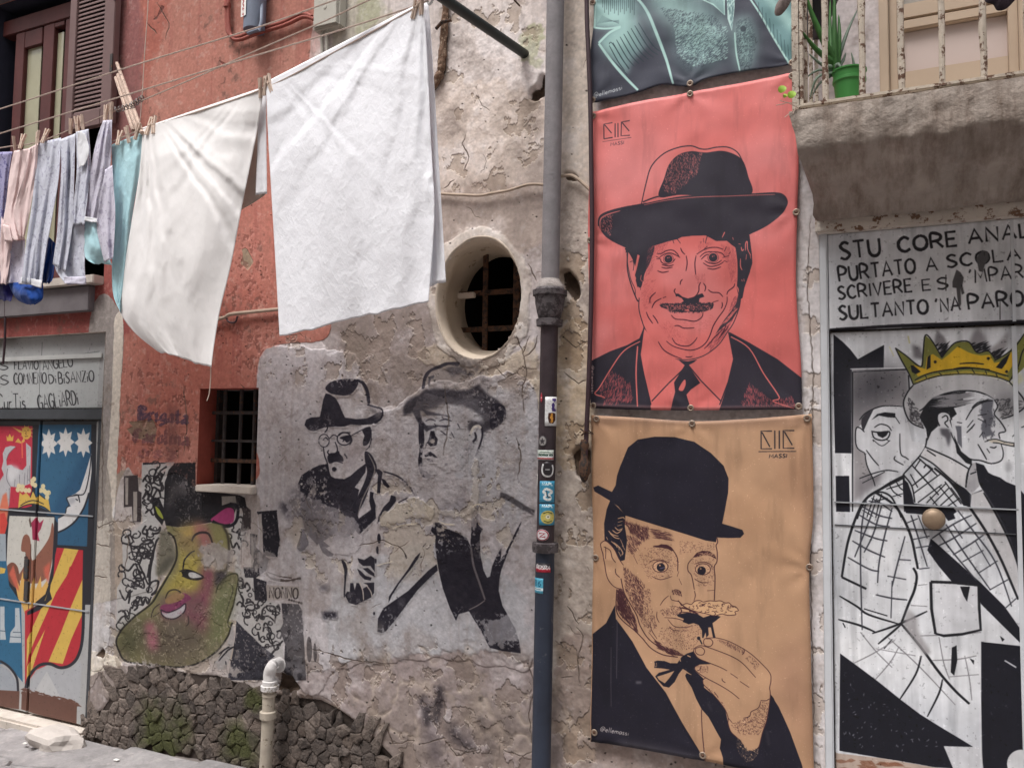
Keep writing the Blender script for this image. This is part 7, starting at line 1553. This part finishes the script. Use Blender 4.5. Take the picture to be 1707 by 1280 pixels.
# standpipe low on the wall
SP_ = empty('standpipe', (W(450, 1275, -.06).x, -.06, gz(-2.4)), 'white plastic waste pipe with elbow rising from the street', 'pipe')
ys = -.075
e = [W(466, 1107, -.012), W(462, 1106, -.03), W(454, 1110, ys), W(449, 1122, ys), W(449, 1133, ys)]
MB().tube(cat_rom([tuple(q) for q in e], False, 6), .024, 20).build('elbow', M_PVC, SP_, True)
MB().lathe(W(466, 1107, -.006), (.35, -1, .05), [(-.004, .03), (.012, .031), (.013, .025)], 24).build('elbow_ring', M_PVC, SP_, True)
q0 = W(450, 1140, ys); q1 = W(448, 1165, ys); q2 = W(447, 1190, ys)
def latp(name, c, prof, m): MB().lathe(c, (0, 0, 1), prof, 24).build(name, m, SP_, True)
latp('coupling', q0, [(-.024, .028), (-.022, .036), (-.004, .037), (-.002, .031), (.014, .031), (.016, .026)], M_PVC)
latp('middle_pipe', q1, [(-.05, .025), (.045, .025)], M_PVCD); latp('union', q2, [(-.018, .026), (-.015, .033), (.012, .034), (.016, .026)], M_PVCD); latp('clip', W(449, 1157, ys), [(-.006, .0255), (-.005, .029), (.005, .029), (.006, .0255)], M_PVCD)
pts = [q2+Vector((0, 0, -.017)), q2+Vector((-.002, 0, -.12)), Vector((q2.x-.006, ys, gz(q2.x)-.01))]
MB().tube(pts, [.025, .0245, .0255], 22).build('lower_pipe', M_PVCD, SP_, True)

# electric gear at the top
jb = empty('junction_box', (W(548, 20).x, -.05, W(548, 40).z), 'grey square junction box on pale plaster behind the white sheet', 'junction box')
p0, p1 = W(524, -12, -.05), W(566, 42, -.05); box('box_body', p0.x, p1.x, -.055, .0, p1.z, p0.z, M_PLAS, jb, .006); box('lid', p0.x+.008, p1.x-.008, -.062, -.0555, p1.z+.008, p0.z-.008, M_PLAS, jb, .003)
MB().lathe((p0.x*.5+p1.x*.5, -.0621, p0.z*.5+p1.z*.5), (0, -1, 0), [(0, .008), (.002, .008), (.0025, .003)], 14).build('lid_screw', M_PLAS, jb, True)
for a in (538, 546): MB().tube([tuple(W(a+2, 42, -.03)), tuple(W(a-2, 60, -.03)), tuple(W(a, 100, -.02)), tuple(W(a+1, 150, -.02))], .007, 8).build('conduit', M_PLAS, jb, True)
mt = empty('meter_tube', (W(424, 40).x, -.05, W(424, 50).z), 'blue grey meter tube with a white label above the red conduits', 'meter')
p0 = W(424, 52, -.05); MB().tube([(p0.x, -.05, p0.z), (p0.x, -.05, p0.z+.5)], .048, 20).build('casing', M_PLASB, mt, True)
cl = Canvas(60, 120, lambda x, y: (x*.6, y*1.2), (226, 224, 220)); cl.text("NAPOLI", (62, 96), (62, 6), 34, 8, (150, 50, 50), taper=0); ml_ = imgmat('meter_label_print', cl.image('meter_label_print'), .5, .05, 20)
pl0 = W(416, 24, -.1); o = mesh_obj('label_plate', [(p0.x-.04+.0, -.094, pl0.z), (p0.x-.005, -.1015, pl0.z), (p0.x-.005, -.1015, pl0.z+.2), (p0.x-.04, -.094, pl0.z+.2)], [(0, 1, 2, 3)], ml_, mt); l = o.data.uv_layers.new(name='uv')
for li, uvv in zip(range(4), ((0, 0), (1, 0), (1, 1), (0, 1))): l.data[li].uv = uvv
MB().tube([tuple(W(414, 56, -.08)), tuple(W(432, 50, -.11)), tuple(W(436, 36, -.08)), tuple(W(437, -5, -.04))], .008, 8).build('bent_rod', M_PLASB, mt, True)
cd = empty('conduit', (W(450, 50).x, -.03, W(450, 60).z), 'pair of red painted conduits bending under the meter on the red wall', 'conduit')
for off in (0, 6):
    MB().tube(cat_rom([tuple(W(x+off*.6, y+(0 if i < 3 else off*.8), -.025)) for i, (x, y) in enumerate(((375, -120), (377, 0), (378, 44), (383, 58), (396, 62), (424, 52), (470, 38), (502, 24), (520, 28)))], False, 6), .0085, 10).build('conduit_pipe', M_REDP, cd, True)
MB().lathe(tuple(W(379, 10, -.025)), (0, 0, 1), [(-.008, .016), (.008, .016)], 12).build('clamp', M_REDP, cd, True)
wr = empty('wall_cable', (W(820, 320).x, -.01, W(820, 320).z), 'thin pale cable stapled across the beige plaster beneath the sheets', 'cable')
MB().tube(cat_rom([tuple(W(x, y, -.014)) for x, y in ((700, 318), (735, 323), (770, 325), (800, 326), (822, 322), (850, 317), (880, 308), (906, 308))], False, 6), [.0055]*43, 8).build('cable_run', M_WIRE, wr, True)
MB().tube(cat_rom([tuple(W(x, y, -.016)) for x, y in ((936, 294), (952, 293), (965, 300), (985, 318))], False, 6), .0065, 8).build('cable_run', M_WIRE, wr, True)
wr2 = empty('pale_conduit', (W(420, 522).x, -.02, W(420, 525).z), 'short pale conduit on the red plaster between the two sheets', 'conduit')
MB().tube(cat_rom([tuple(W(x, y, -.02)) for x, y in ((340, 534), (372, 530), (384, 524), (420, 520), (480, 514))], False, 6), .008, 8).build('conduit_pipe', M_WIRE, wr2, True)
MB().tube(cat_rom([tuple(W(x, y, -.02)) for x, y in ((377, 530), (382, 537), (392, 537), (396, 527))], False, 6), .004, 8).build('hook', M_CABLE, wr2, True)
dc = MB().tube(cat_rom([tuple(W(x, y, -.03)) for x, y in ((10, 470), (9, 520), (8, 570), (5, 607))], False, 6), .006, 8).build('cord', M_CABLE, None, True); tag(dc, 'dark cord hanging over the door transom at the left edge', 'cord')
dc = MB().tube(cat_rom([tuple(W(x, y, -.47)) for x, y in ((351, 612), (351, 630), (349, 655), (345, 668))], False, 6), .002, 6).build('thread', M_ROPE, None, True); tag(dc, 'loose thread hanging from the tip of the cream sheet', 'thread')
rc = empty('rusted_pipe_run', (W(740, 80).x, -.02, W(740, 150).z), 'crusty broken pipe casing on beige plaster right of the white sheet', 'pipe')
MB().tube(cat_rom([tuple(W(x, y, -.012)) for x, y in ((744, -60), (743, 6), (741, 40), (738, 80), (736, 110), (730, 132), (716, 150))], False, 5), [.015*(1+.4*(random.random()-.5)) for _ in range(31)], 9, jit=.4).build('casing', mat('crusty_rust', (112, 88, 72), .95, .3, 40, 1.0, col2=(168, 148, 128), thresh=.56), rc, False)
p_ = W(742, 44, -.02); MB().tube([p_+Vector((-.035, -.01, -.008)), p_+Vector((0, -.025, .006)), p_+Vector((.035, -.01, .012))], .007, 7, jit=.3).build('strap', M_IRON, rc)

# ------------------------------------------------------------------ washing lines
pole_s = .72
pb0 = W(874, 90, 0); pole = empty('bracket_pole', tuple(pb0), 'dark green metal pole sticking out from the beige wall above the sheets', 'pole')
pend = W(722, -14, -.62); d_ = (pend-pb0); MB().tube([pb0-d_*.03, pb0+d_*.5, pb0+d_*1.25], .0175, 16).build('tube', M_POLE, pole, True)
pn = W(862, 0, -.03); nl = MB().tube([tuple(W(866, 10, -.005)), tuple(W(855, -2, -.14))], .0035, 8).build('nail', M_IRON, None, True); tag(nl, 'thin dark nail stuck in the beige wall beside the drainpipe', 'nail')
def LY(px): return -.45-(px-235)/465*.17         # depth of the main line at picture column px
def rope(P, ys_, label, r=.0028):
    pts = [tuple(W(x, y, y_)) for (x, y), y_ in zip(P, ys_)]
    o = MB().tube(cat_rom(pts, False, 6), r, 6).build('clothesline', M_ROPE, None, True); tag(o, label, 'clothesline', 'washing lines'); return o
rope([(-120, 215), (0, 182), (215, 112), (430, 46), (560, 0), (720, -55)], [-.66]*6, 'highest rope crossing above all the washing')
rope([(-120, 262), (0, 223), (200, 162), (430, 92), (560, 53), (700, 7), (722, -10)], [-.6, -.6, -.6, -.6, -.6, -.6, -.62], 'middle rope passing just above the hanging sheets')
rope([(237, 168), (330, 128), (420, 88), (540, 36), (630, -6), (740, -50)], [-.5, -.52, -.54, -.56, -.58, -.6], 'thin rope rising to the right from the wire knot')
rope([(-120, 270), (0, 247), (60, 238), (128, 212), (180, 190), (195, 184), (237, 166)], [-.45]*7, 'rope carrying the small clothes at left')
rope([(180, 240), (200, 231), (237, 216), (300, 196), (440, 148), (560, 86), (700, 9), (726, -10)], [-.45, -.45, -.45, LY(300), LY(440), LY(560), LY(700), -.62], 'rope from which both white sheets hang')
rope([(249, -120), (247, 0), (241, 90), (237, 160), (233, 205)], [-.45]*5, 'thin vertical cord dropping to the wooden arms', .0018)
kn = empty('wire_knot', tuple(W(215, 178, -.46)), 'twisted grey wire tying the rope to the wooden arms', 'wire')
for (x0, x1, y0_, y1_) in ((192, 222, 184, 176), (220, 240, 176, 162)):
    pp = []
    for k in range(28): t_ = k/27; c_ = W(x0+(x1-x0)*t_, y0_+(y1_-y0_)*t_, -.46); pp.append(c_+Vector((0, .011*math.cos(k*1.15), .011*math.sin(k*1.15))))
    MB().tube(pp, .0022, 6).build('wire_coil', mat('galvanised_wire', (120, 114, 112), .5, .2, 30, .2, metal=.4), kn, True)
ar = empty('wooden_bracket', tuple(W(194, 120, -.03)), 'pair of weathered wooden arms leaning out beside the shutter', 'bracket')
for (a, b_, yb_) in (((195, 106), (237, 222), -.46), ((193, 130), (222, 218), -.42), ((197, 125), (230, 220), -.44)):
    MB().tube([tuple(W(a[0], a[1], -.06)), tuple(W((a[0]+b_[0])/2, (a[1]+b_[1])/2, (yb_-.06)/2)), tuple(W(b_[0], b_[1], yb_))], .0085, 7, jit=.15).build('arm', M_STICK, ar)

# ------------------------------------------------------------------ cloth
def cloth(name, L, R, y, mt_, label, cat='garment', group=None, tf=(0, 0, 1), folds=6, amp=.012, nx=40, nz=50, sag=0.0, seed=0, gather=.0, yslope=None, thick=.0012, parent=None, bell=0.0, pull=()):
    """left and right outline polylines (picture points), hung in the plane y and folded out of it"""
    ox, oy, k = tf
    L = [(ox+a/k, oy+b_/k) for a, b_ in L]; R = [(ox+a/k, oy+b_/k) for a, b_ in R]
    v = np.linspace(0, 1, nz); u = np.linspace(0, 1, nx)
    Lp = poly_at(cat_rom(L, False, 6), v); Rp = poly_at(cat_rom(R, False, 6), v)
    U, V = np.meshgrid(u, v); PX = Lp[:, 0][:, None]*(1-U)+Rp[:, 0][:, None]*U; PY = Lp[:, 1][:, None]*(1-U)+Rp[:, 1][:, None]*U
    PY = PY+sag*np.sin(np.pi*U)*V
    ed = vnoise(4, nx, 7, seed+60)[0]; PY = PY+(V**10)*(ed[None, :]-.5)*4
    yy_ = (np.vectorize(yslope)(PX) if yslope else y)*np.ones_like(PX)
    x, z = XZ(PX.ravel(), PY.ravel(), 0); 
    c = np.stack(((PX-CX)/F, (PY-CY)/F, np.ones_like(PX)), -1) @ M3.T
    rg = random.Random(seed); ph = rg.uniform(0, 6); f2 = folds*rg.uniform(1.6, 2.2)
    wob = fbm(nz, nx, 14, 3, seed+900); drift = fbm(nz, nx, (60, 12), 2, seed+950)
    fa = fbm(nz, nx, (nz*1.1, nx/folds/1.3), 1, seed+970); fb = fbm(nz, nx, (nz*.5, nx/folds/2.6), 1, seed+980); fc = fbm(nz, nx, (nz*.3, nx/3), 2, seed+990)
    dy = amp*((fa-.5)*2.2*(.5+.5*V)+(fb-.5)*.9+(fc-.5)*.8)
    for (qx, qy, qa, qr) in pull:
        an = np.arctan2(PX-qx, np.maximum(PY-qy, -40)+41); ds = np.hypot(PX-qx, PY-qy); tab = np.random.default_rng(seed+int(qx)).random(200)
        ai = (an+2)*13+.9*np.sin(an*9)+1.6*(wob-.5); i0 = np.floor(ai).astype(int) % 199; tt = ai-np.floor(ai); tt = tt*tt*(3-2*tt); nv = tab[i0]*(1-tt)+tab[i0+1]*tt
        dy += (nv-.5)*qa*np.minimum(ds/60, 1)*np.exp(-(ds/qr)**2)
    dy -= bell*np.sin(np.pi*np.clip(V, 0, 1))*np.sin(np.pi*U)
    Yv = yy_+dy*np.minimum(1, V*6+.12); t_ = (Yv-CAM[1])/c[..., 1]
    X = CAM[0]+c[..., 0]*t_; Z = CAM[2]+c[..., 2]*t_
    o = grid_mesh(name, X, Yv, Z, mt_, parent, None, True); md = o.modifiers.new('thickness', 'SOLIDIFY'); md.thickness = thick
    if parent is None: tag(o, label, cat, group)
    return o
F_WH = fabric('white_cotton', (234, 234, 239), .012, 6, .16, cscale=30); F_CR = fabric('cream_cotton', (232, 229, 228), .02, 5, .18, cscale=14); F_PINK = fabric('pink_jersey', (226, 202, 200), .05, 9, .3); F_GREY = fabric('printed_grey_jersey', (196, 198, 210), .05, 9, .35, (164, 164, 182))
F_LIL = fabric('printed_lilac_jersey', (198, 194, 208), .05, 9, .35, (168, 162, 182)); F_AQ = fabric('aqua_jersey', (176, 214, 222), .04, 9, .35); F_BL = fabric('royal_blue_cloth', (22, 62, 132), .12, 9, .35); F_NV = fabric('navy_cloth', (26, 24, 84), .12, 9, .35); F_LV = fabric('lavender_print', (150, 146, 180), .08, 9, .3, (96, 92, 140)); F_W2 = fabric('white_collar_cotton', (220, 220, 224), .03, 9, .25); F_BE = fabric('beige_linen', (176, 164, 154), .04, 12, .3)
cloth('sheet', [(238, 213), (232, 290), (216, 390), (203, 470), (197, 512), (222, 552), (262, 585)], [(440, 145), (428, 220), (404, 340), (385, 440), (366, 520), (356, 580), (352, 613)], 0, F_CR, 'cream bed sheet hanging left of the white one, lower corner drooping', 'bed sheet', 'bed sheets on the line', folds=3.0, amp=.015, nx=90, nz=110, seed=3, yslope=LY, sag=0, bell=.05, pull=((243, 214, .014, 330), (438, 150, .008, 200)))
SH2 = cloth('sheet', [(443, 137), (447, 230), (454, 350), (461, 470), (466, 562)], [(706, 2), (713, 120), (719, 250), (724, 360), (714, 502)], 0, F_WH, 'large crumpled white bed sheet pegged highest on the line', 'bed sheet', 'bed sheets on the line', folds=3.5, amp=.014, nx=130, nz=140, seed=5, yslope=LY, bell=.03, pull=((706, 6, .016, 420), (443, 141, .006, 200)))
cloth('back_fold', [(703, 5), (706, 120), (710, 260), (708, 480)], [(714, 5), (722, 120), (733, 300), (743, 470)], 0, F_WH, None, folds=2, amp=.012, nx=24, nz=80, seed=6, yslope=lambda p_: LY(p_)+.035, parent=SH2)
cloth('pillowcase', [(427, 152), (414, 240), (402, 350)], [(442, 148), (443, 250), (441, 325)], 0, F_BE, 'narrow beige cloth folded between the two sheets', 'cloth', folds=1.5, amp=.01, nx=16, nz=40, seed=8, yslope=lambda p_: LY(p_)+.06)
cloth('pillowcase', [(430, 150), (429, 240), (426, 325)], [(443, 143), (444, 240), (445, 322)], 0, F_W2, 'narrow white cloth hanging edge on between the sheets', 'cloth', folds=1.5, amp=.006, nx=14, nz=40, seed=9, yslope=lambda p_: LY(p_)+.03)
Z3 = (0, 200, 3.97); GRP = 'small clothes on the left line'
def gm(name, L, R, y, m, lab, **k): return cloth(name, L, R, y, m, lab, k.pop('cat', 'clothes'), GRP, Z3, **dict(dict(folds=2.5, amp=.017, nx=40, nz=44), **k))
gm('shirt', [(-260, 270), (-255, 500), (-250, 760)], [(-80, 230), (-70, 500), (-60, 760)], -.44, F_GREY, 'grey shirt at the far left end of the line')
gm('nightdress', [(-70, 215), (-65, 420), (-60, 700), (-40, 1100)], [(82, 210), (55, 380), (35, 600), (10, 1080)], -.43, F_LV, 'lavender patterned nightdress behind the pink top', seed=21)
gm('shorts', [(-60, 1085), (-50, 1150), (-30, 1190)], [(85, 1080), (88, 1140), (75, 1195)], -.41, F_NV, 'navy cloth lowest at the left edge', seed=22)
gm('shorts', [(55, 1080), (75, 1130), (115, 1190), (185, 1225)], [(282, 1060), (288, 1150), (275, 1195), (225, 1222)], -.42, F_BL, 'royal blue shorts showing beneath the grey pyjama leg', seed=23, bell=.03)
gm('towel', [(318, 770), (300, 900), (282, 1000), (283, 1072)], [(368, 820), (362, 950), (348, 1050), (325, 1082)], -.42, F_BL, 'royal blue cloth between two grey garments', seed=24)
gm('pyjama_trousers', [(60, 800), (48, 950), (38, 1080)], [(165, 790), (158, 950), (142, 1082)], -.43, F_LIL, 'lilac printed trouser leg behind the pink pyjama', seed=25, folds=1.5)
gm('pyjama_trousers', [(10, 640), (0, 800), (-12, 1085)], [(85, 780), (70, 900), (40, 1085)], -.44, F_PINK, 'pale pink trouser leg at the left edge', seed=26, folds=1.5)
gm('nightshirt', [(92, 205), (62, 360), (42, 540), (18, 700), (32, 800)], [(185, 190), (180, 330), (150, 480), (120, 600), (165, 800)], -.455, F_PINK, 'pale pink pyjama top with its sleeve pegged up', seed=27)
gm('nightshirt', [(188, 190), (150, 380), (110, 520), (95, 640), (125, 770)], [(252, 155), (240, 340), (212, 520), (190, 640), (160, 785)], -.465, F_PINK, 'pale pink sleeve hanging beside the grey pyjama leg', seed=28, folds=2)
gm('pyjama_trousers', [(258, 150), (238, 300), (212, 550), (172, 820), (142, 1075)], [(402, 118), (388, 380), (345, 640), (302, 880), (272, 1100)], -.45, F_GREY, 'long grey blue pyjama leg with white cuff', seed=29, folds=3)
gm('nightshirt', [(398, 130), (402, 350), (388, 560), (376, 760), (348, 955)], [(500, 90), (490, 400), (485, 560), (480, 700), (432, 1010)], -.455, F_GREY, 'grey printed pyjama top with twisted sleeve', seed=30)
gm('pyjama_trousers', [(440, 640), (400, 760), (360, 960), (430, 1085)], [(560, 700), (562, 850), (560, 980), (568, 1078)], -.44, F_GREY, 'grey cuffed trouser leg below the twisted sleeve', seed=31, folds=1.6)
gm('shirt', [(502, 80), (508, 330), (490, 520), (478, 700)], [(585, 60), (600, 280), (585, 450), (560, 690)], -.462, F_GREY, 'grey top with a white collar pegged under the shutter', seed=32)
gm('blouse', [(515, 75), (512, 200), (525, 312)], [(562, 90), (590, 200), (560, 300)], -.478, F_W2, 'white collar of a grey top turned outward', seed=33, folds=1, amp=.006)
gm('shirt', [(560, 660), (556, 780), (562, 905), (600, 945)], [(640, 680), (690, 820), (720, 905), (742, 965)], -.43, F_AQ, 'aqua shirt bundle under the lilac sleeve', seed=34, bell=.04, folds=1.5)
gm('nightshirt', [(682, 5), (640, 130), (598, 330), (575, 520), (560, 650)], [(742, 0), (735, 180), (725, 330), (680, 520), (642, 680)], -.468, F_LIL, 'lilac printed top hanging in a point from two pegs', seed=35)
gm('nightshirt', [(695, 330), (665, 520), (640, 710), (690, 940)], [(742, 300), (752, 460), (762, 640), (748, 915)], -.474, F_LIL, 'lilac printed sleeve drooping beside the aqua trousers', seed=36, folds=1.5)
gm('trousers', [(738, 165), (742, 400), (760, 640), (742, 900), (748, 1150), (802, 1275)], [(962, 75), (922, 350), (872, 650), (848, 850), (828, 1000), (792, 1240)], -.44, F_AQ, 'long aqua trousers hanging beside the cream sheet', seed=37, folds=3.2, amp=.014)
def cuff(L, R, m, own, seed, dy=-.004):
    o = [q for q in bpy.data.objects if q.get('label') == own][0]; cloth('cuff', L, R, dy, m, None, folds=1.5, amp=.004, nx=16, nz=8, seed=seed, parent=o, tf=Z3, thick=.003)
cuff([(140, 1040), (134, 1078)], [(276, 1062), (270, 1108)], F_W2, 'long grey blue pyjama leg with white cuff', 41, -.462)
cuff([(425, 1040), (424, 1086)], [(564, 1036), (568, 1084)], F_LIL, 'grey cuffed trouser leg below the twisted sleeve', 42, -.452)
cuff([(20, 690), (30, 806)], [(60, 700), (80, 812)], F_PINK, 'pale pink pyjama top with its sleeve pegged up', 43, -.468)
cuff([(562, 640), (558, 662)], [(640, 652), (642, 684)], F_W2, 'lilac printed top hanging in a point from two pegs', 44, -.482)
# pegs
b = MB()
for sgn in (-1, 1):
    vs = [(sgn*.004-.003, -.005, .03), (sgn*.004+.003, -.005, .03), (sgn*.004+.003, .005, .03), (sgn*.004-.003, .005, .03)]
    b.add([(sgn*.0095-.0032, -.005, .042), (sgn*.0095+.0032, -.005, .042), (sgn*.0095+.0032, .005, .042), (sgn*.0095-.0032, .005, .042), (sgn*.0038-.003, -.005, -.0), (sgn*.0038+.003, -.005, 0), (sgn*.0038+.003, .005, 0), (sgn*.0038-.003, .005, 0), (sgn*.005-.003, -.004, -.03), (sgn*.005+.003, -.004, -.03), (sgn*.005+.003, .004, -.03), (sgn*.005-.003, .004, -.03)],
          [(0, 1, 2, 3), (0, 4, 5, 1), (1, 5, 6, 2), (2, 6, 7, 3), (3, 7, 4, 0), (4, 8, 9, 5), (5, 9, 10, 6), (6, 10, 11, 7), (7, 11, 8, 4), (8, 11, 10, 9)])
b.add(*[[(-.006, -.0062, .006), (.006, -.0062, .006), (.006, .0062, .006), (-.006, .0062, .006), (-.006, -.0062, .010), (.006, -.0062, .010), (.006, .0062, .010), (-.006, .0062, .010)], [(0, 3, 2, 1), (4, 5, 6, 7), (0, 1, 5, 4), (1, 2, 6, 5), (2, 3, 7, 6), (3, 0, 4, 7)]])
peg = b.build('clothes_peg', M_PEG, None)
PEGS = [(24, 242, 'on the pink top, lower left'), (36, 238, 'second on the pink top'), (62, 233, 'where pink meets grey'), (74, 229, 'on the grey pyjama leg'), (118, 213, 'left of the white collar'), (129, 210, 'on the white collar'), (137, 207, 'right of the white collar'), (176, 192, 'left one on the pointed lilac top'), (185, 188, 'right one on the pointed lilac top'), (198, 232, 'leftmost on the aqua trousers'), (213, 227, 'middle of the aqua trousers'), (228, 222, 'rightmost on the aqua trousers'), (248, 213, 'at the left corner of the cream sheet'), (256, 211, 'just inside the left corner of the cream sheet'), (434, 150, 'left where the two sheets meet'), (442, 146, 'middle where the two sheets meet'), (450, 142, 'right where the two sheets meet'), (692, 16, 'at the upper right of the white sheet'), (702, 9, 'outermost at the top right of the white sheet')]
for i, (px, py, lab) in enumerate(PEGS):
    o = peg if i == 0 else peg.copy()
    if i: COL.objects.link(o)
    y_ = LY(px) if px > 235 else -.452
    o.location = W(px, py, y_-.004); o.rotation_euler = (random.uniform(-.2, .2), random.uniform(-.35, .35), random.uniform(-.5, .3)); s_ = random.uniform(.9, 1.05); o.scale = (s_, s_, s_)
    tag(o, 'pale clothes peg '+lab, 'clothes peg', 'pegs on the washing lines')
kb = empty('hanger_knot', tuple(W(712, 0, -.62)), 'white plastic clip and wire at the pole end of the line', 'clip')
MB().tube(cat_rom([tuple(W(x, y, -.62)) for x, y in ((700, 10), (708, -2), (716, 8), (722, -4), (712, -10), (704, 2))], False, 6), .004, 8).build('clip_wire', mat('white_plastic', (214, 214, 214), .4), kb, True)

# ------------------------------------------------------------------ balcony plants
PP = empty('potted_plant', tuple(W(1418, 158, -.22)), 'spiky aloe in a bright green pot behind the balcony bars', 'plant')
yp = -.23; c0 = W(1416, 156, yp); c1 = W(1418, 119, yp); r1 = (W(1447, 120, yp).x-W(1390, 120, yp).x)/2
zb_ = ztop+.004; hp = c1.z-zb_
MB().lathe((c0.x, yp, zb_), (0, 0, 1), [(0, r1*.72), (hp*.72, r1*.93), (hp*.74, r1*1.0), (hp*.80, r1*1.0), (hp*.81, r1*.95), (hp*.96, r1*.98), (hp*.97, r1*1.05), (hp*1.0, r1*1.05), (hp*1.0, r1*.9), (hp*.9, r1*.88)], 32).build('pot', M_POT, PP, True)
def leaf(P, w0, m, parent, y0=None, nm='leaf'):
    """P picture points with depth: (px,py,y)"""
    pts = [np.array(W(a, b_, c)) for a, b_, c in P]; pts = cat_rom(pts, False, 5); n_ = len(pts); V = []
    for i, p_ in enumerate(pts):
        t = i/(n_-1); d_ = pts[min(i+1, n_-1)]-pts[max(i-1, 0)]; d_ /= np.linalg.norm(d_)+1e-9; s = np.cross(d_, (0.2, 1, .1)); s /= np.linalg.norm(s)+1e-9
        w_ = w0*(1-t)**.7*(1 if t > .08 else .8)+.0006; nrm = np.cross(s, d_)
        V += [tuple(p_-s*w_), tuple(p_+nrm*w_*.45), tuple(p_+s*w_), tuple(p_-nrm*w_*.25)]
    Fc = [(i*4+k, i*4+(k+1) % 4, (i+1)*4+(k+1) % 4, (i+1)*4+k) for i in range(n_-1) for k in range(4)]
    return mesh_obj(nm, V, Fc, m, parent, True)
B0 = (1392, 112, yp)
for P, w_, m in (([(1392, 118, yp), (1391, 60, yp-.01), (1391, -30, yp)], .012, M_LEAF), ([(1390, 112, yp), (1384, 60, yp+.02), (1384, 0, yp+.04)], .009, M_LEAF), ([(1396, 112, yp), (1399, 60, yp), (1398, 25, yp+.02)], .009, M_LEAF), ([(1390, 104, yp), (1372, 66, yp-.03), (1352, 20, yp-.05), (1342, -15, yp-.06)], .012, M_LEAF),
    ([(1390, 106, yp), (1360, 82, yp-.04), (1332, 47, yp-.09)], .010, M_LEAF), ([(1397, 100, yp), (1412, 55, yp+.03), (1430, 15, yp+.06)], .007, M_LEAF2), ([(1388, 112, yp), (1370, 108, yp-.03), (1348, 90, yp-.05)], .007, M_LEAF2), ([(1386, 118, yp), (1362, 118, yp-.04), (1340, 133, yp-.05)], .005, M_LEAF2), ([(1388, 122, yp), (1362, 130, yp-.04), (1350, 165, yp-.03)], .006, M_LEAF2), ([(1386, 126, yp), (1366, 140, yp-.03), (1354, 160, yp-.02)], .005, M_LEAF2),
    ([(1398, 112, yp), (1406, 100, yp+.02), (1410, 88, yp+.04)], .007, M_LEAF2), ([(1392, 116, yp), (1397, 108, yp-.01), (1404, 118, yp-.02)], .009, M_LEAF2), ([(1425, 118, yp), (1422, 100, yp), (1419, 88, yp)], .004, M_LEAF2)): leaf(P, w_, m, PP)
bp_ = empty('hanging_pot', tuple(W(1352, 60, -.12)), 'black plastic pot hanging high behind the balcony bars', 'plant pot')
p_ = W(1352, 58, -.12); MB().lathe(tuple(p_), (.25, 0, 1), [(0, .04), (.12, .055), (.125, .06), (.14, .06), (.14, .05)], 24).build('pot_body', M_POTB, bp_, True)
MB().tube([p_+Vector((-.02, -.07, .12)), p_+Vector((.06, -.06, .2)), p_+Vector((.1, -.02, .34))], .003, 6).build('handle', M_CABLE, bp_, True)
wd = empty('weed', tuple(W(1328, 182, -.345)), 'small green weed sprouting at the corner of the balcony over the red banner', 'plant')
for (a, b_), (c, d) in (((1330, 180), (1300, 168)), ((1330, 182), (1308, 196)), ((1328, 178), (1322, 190)), ((1330, 172), (1294, 176))): MB().tube([tuple(W(a, b_, -.345)), tuple(W((a+c)/2, (b_+d)/2-2, -.355)), tuple(W(c, d, -.36))], .0012, 5).build('stem', M_STICK, wd, True)
for x, y_ in ((1304, 149), (1320, 158), (1309, 160)):
    p_ = W(x, y_, -.36); rad = .011 if x != 1309 else .006
    MB().add([tuple(p_+Vector((rad*math.cos(a)*1.1, .003*math.sin(2*a), rad*math.sin(a)))) for a in np.linspace(0, 6.28, 11)[:-1]]+[tuple(p_+Vector((0, -.003, 0)))], [(k, (k+1) % 10, 10) for k in range(10)]).build('leaf', mat('lime_leaf', (140, 172, 60), .5) if 'lime_leaf' not in bpy.data.materials else bpy.data.materials['lime_leaf'], wd, True)
def droop(name, P, y, m, lab, cat):
    pts = [W(a, b_, y) for a, b_ in P]; cen = sum(pts, Vector())/len(pts); b = MB(); n_ = len(pts)
    q = [Vector(v_) for v_ in cat_rom([tuple(p_) for p_ in pts], True, 4)]; n_ = len(q)
    b.add([tuple(p_) for p_ in q]+[tuple(cen+Vector((0, -.02, 0))), tuple(cen+Vector((0, .014, 0)))], [(k, (k+1) % n_, n_) for k in range(n_)]+[((k+1) % n_, k, n_+1) for k in range(n_)])
    o = b.build(name, m, None, True); tag(o, lab, cat)
droop('dried_leaf', [(1291, 20), (1296, 4), (1310, -10), (1324, -22), (1318, 4), (1304, 24), (1294, 27)], -.4, M_LEAFD, 'grey dried leaf drooping over the dark banner by the balcony', 'leaf')
droop('hanging_cloth', [(1643, 4), (1655, 8), (1662, 18), (1676, 16), (1690, 3), (1700, -14), (1670, -24), (1640, -14)], -.38, mat('dark_purplish_cloth', (46, 36, 44), .95, .3, 30, .6), 'dark purplish cloth hanging at the top right between balcony bars', 'plant')  # piece of dark purplish hanging cloth
# tidy: every object keeps its base transform
bpy.context.view_layer.update()

# unseen house added across the lane to narrow the light to overhead sky
OP = empty('building', (-2, -5.6, .1), 'plain pale rendered house added across the lane, unseen behind the viewer', 'building')
ob = MB(); ob.box((-16, -7.5, -.2), (12, -5.6, 7.8)); ob.build('facade', mat('opposite_render', (206, 200, 190), .92, .08, 2, .4), OP)
for i_ in range(6):
    for j_ in range(2):
        x0_ = -14+i_*4.2; z0_ = 1.2+j_*3.6; fo = box('window', x0_, x0_+1.1, -5.6, -5.52, z0_, z0_+1.7, M_TRIMW, OP, .01); box('pane', x0_+.1, x0_+1.0, -5.519, -5.51, z0_+.1, z0_+1.6, M_GLASS, fo)
bpy.context.view_layer.update()
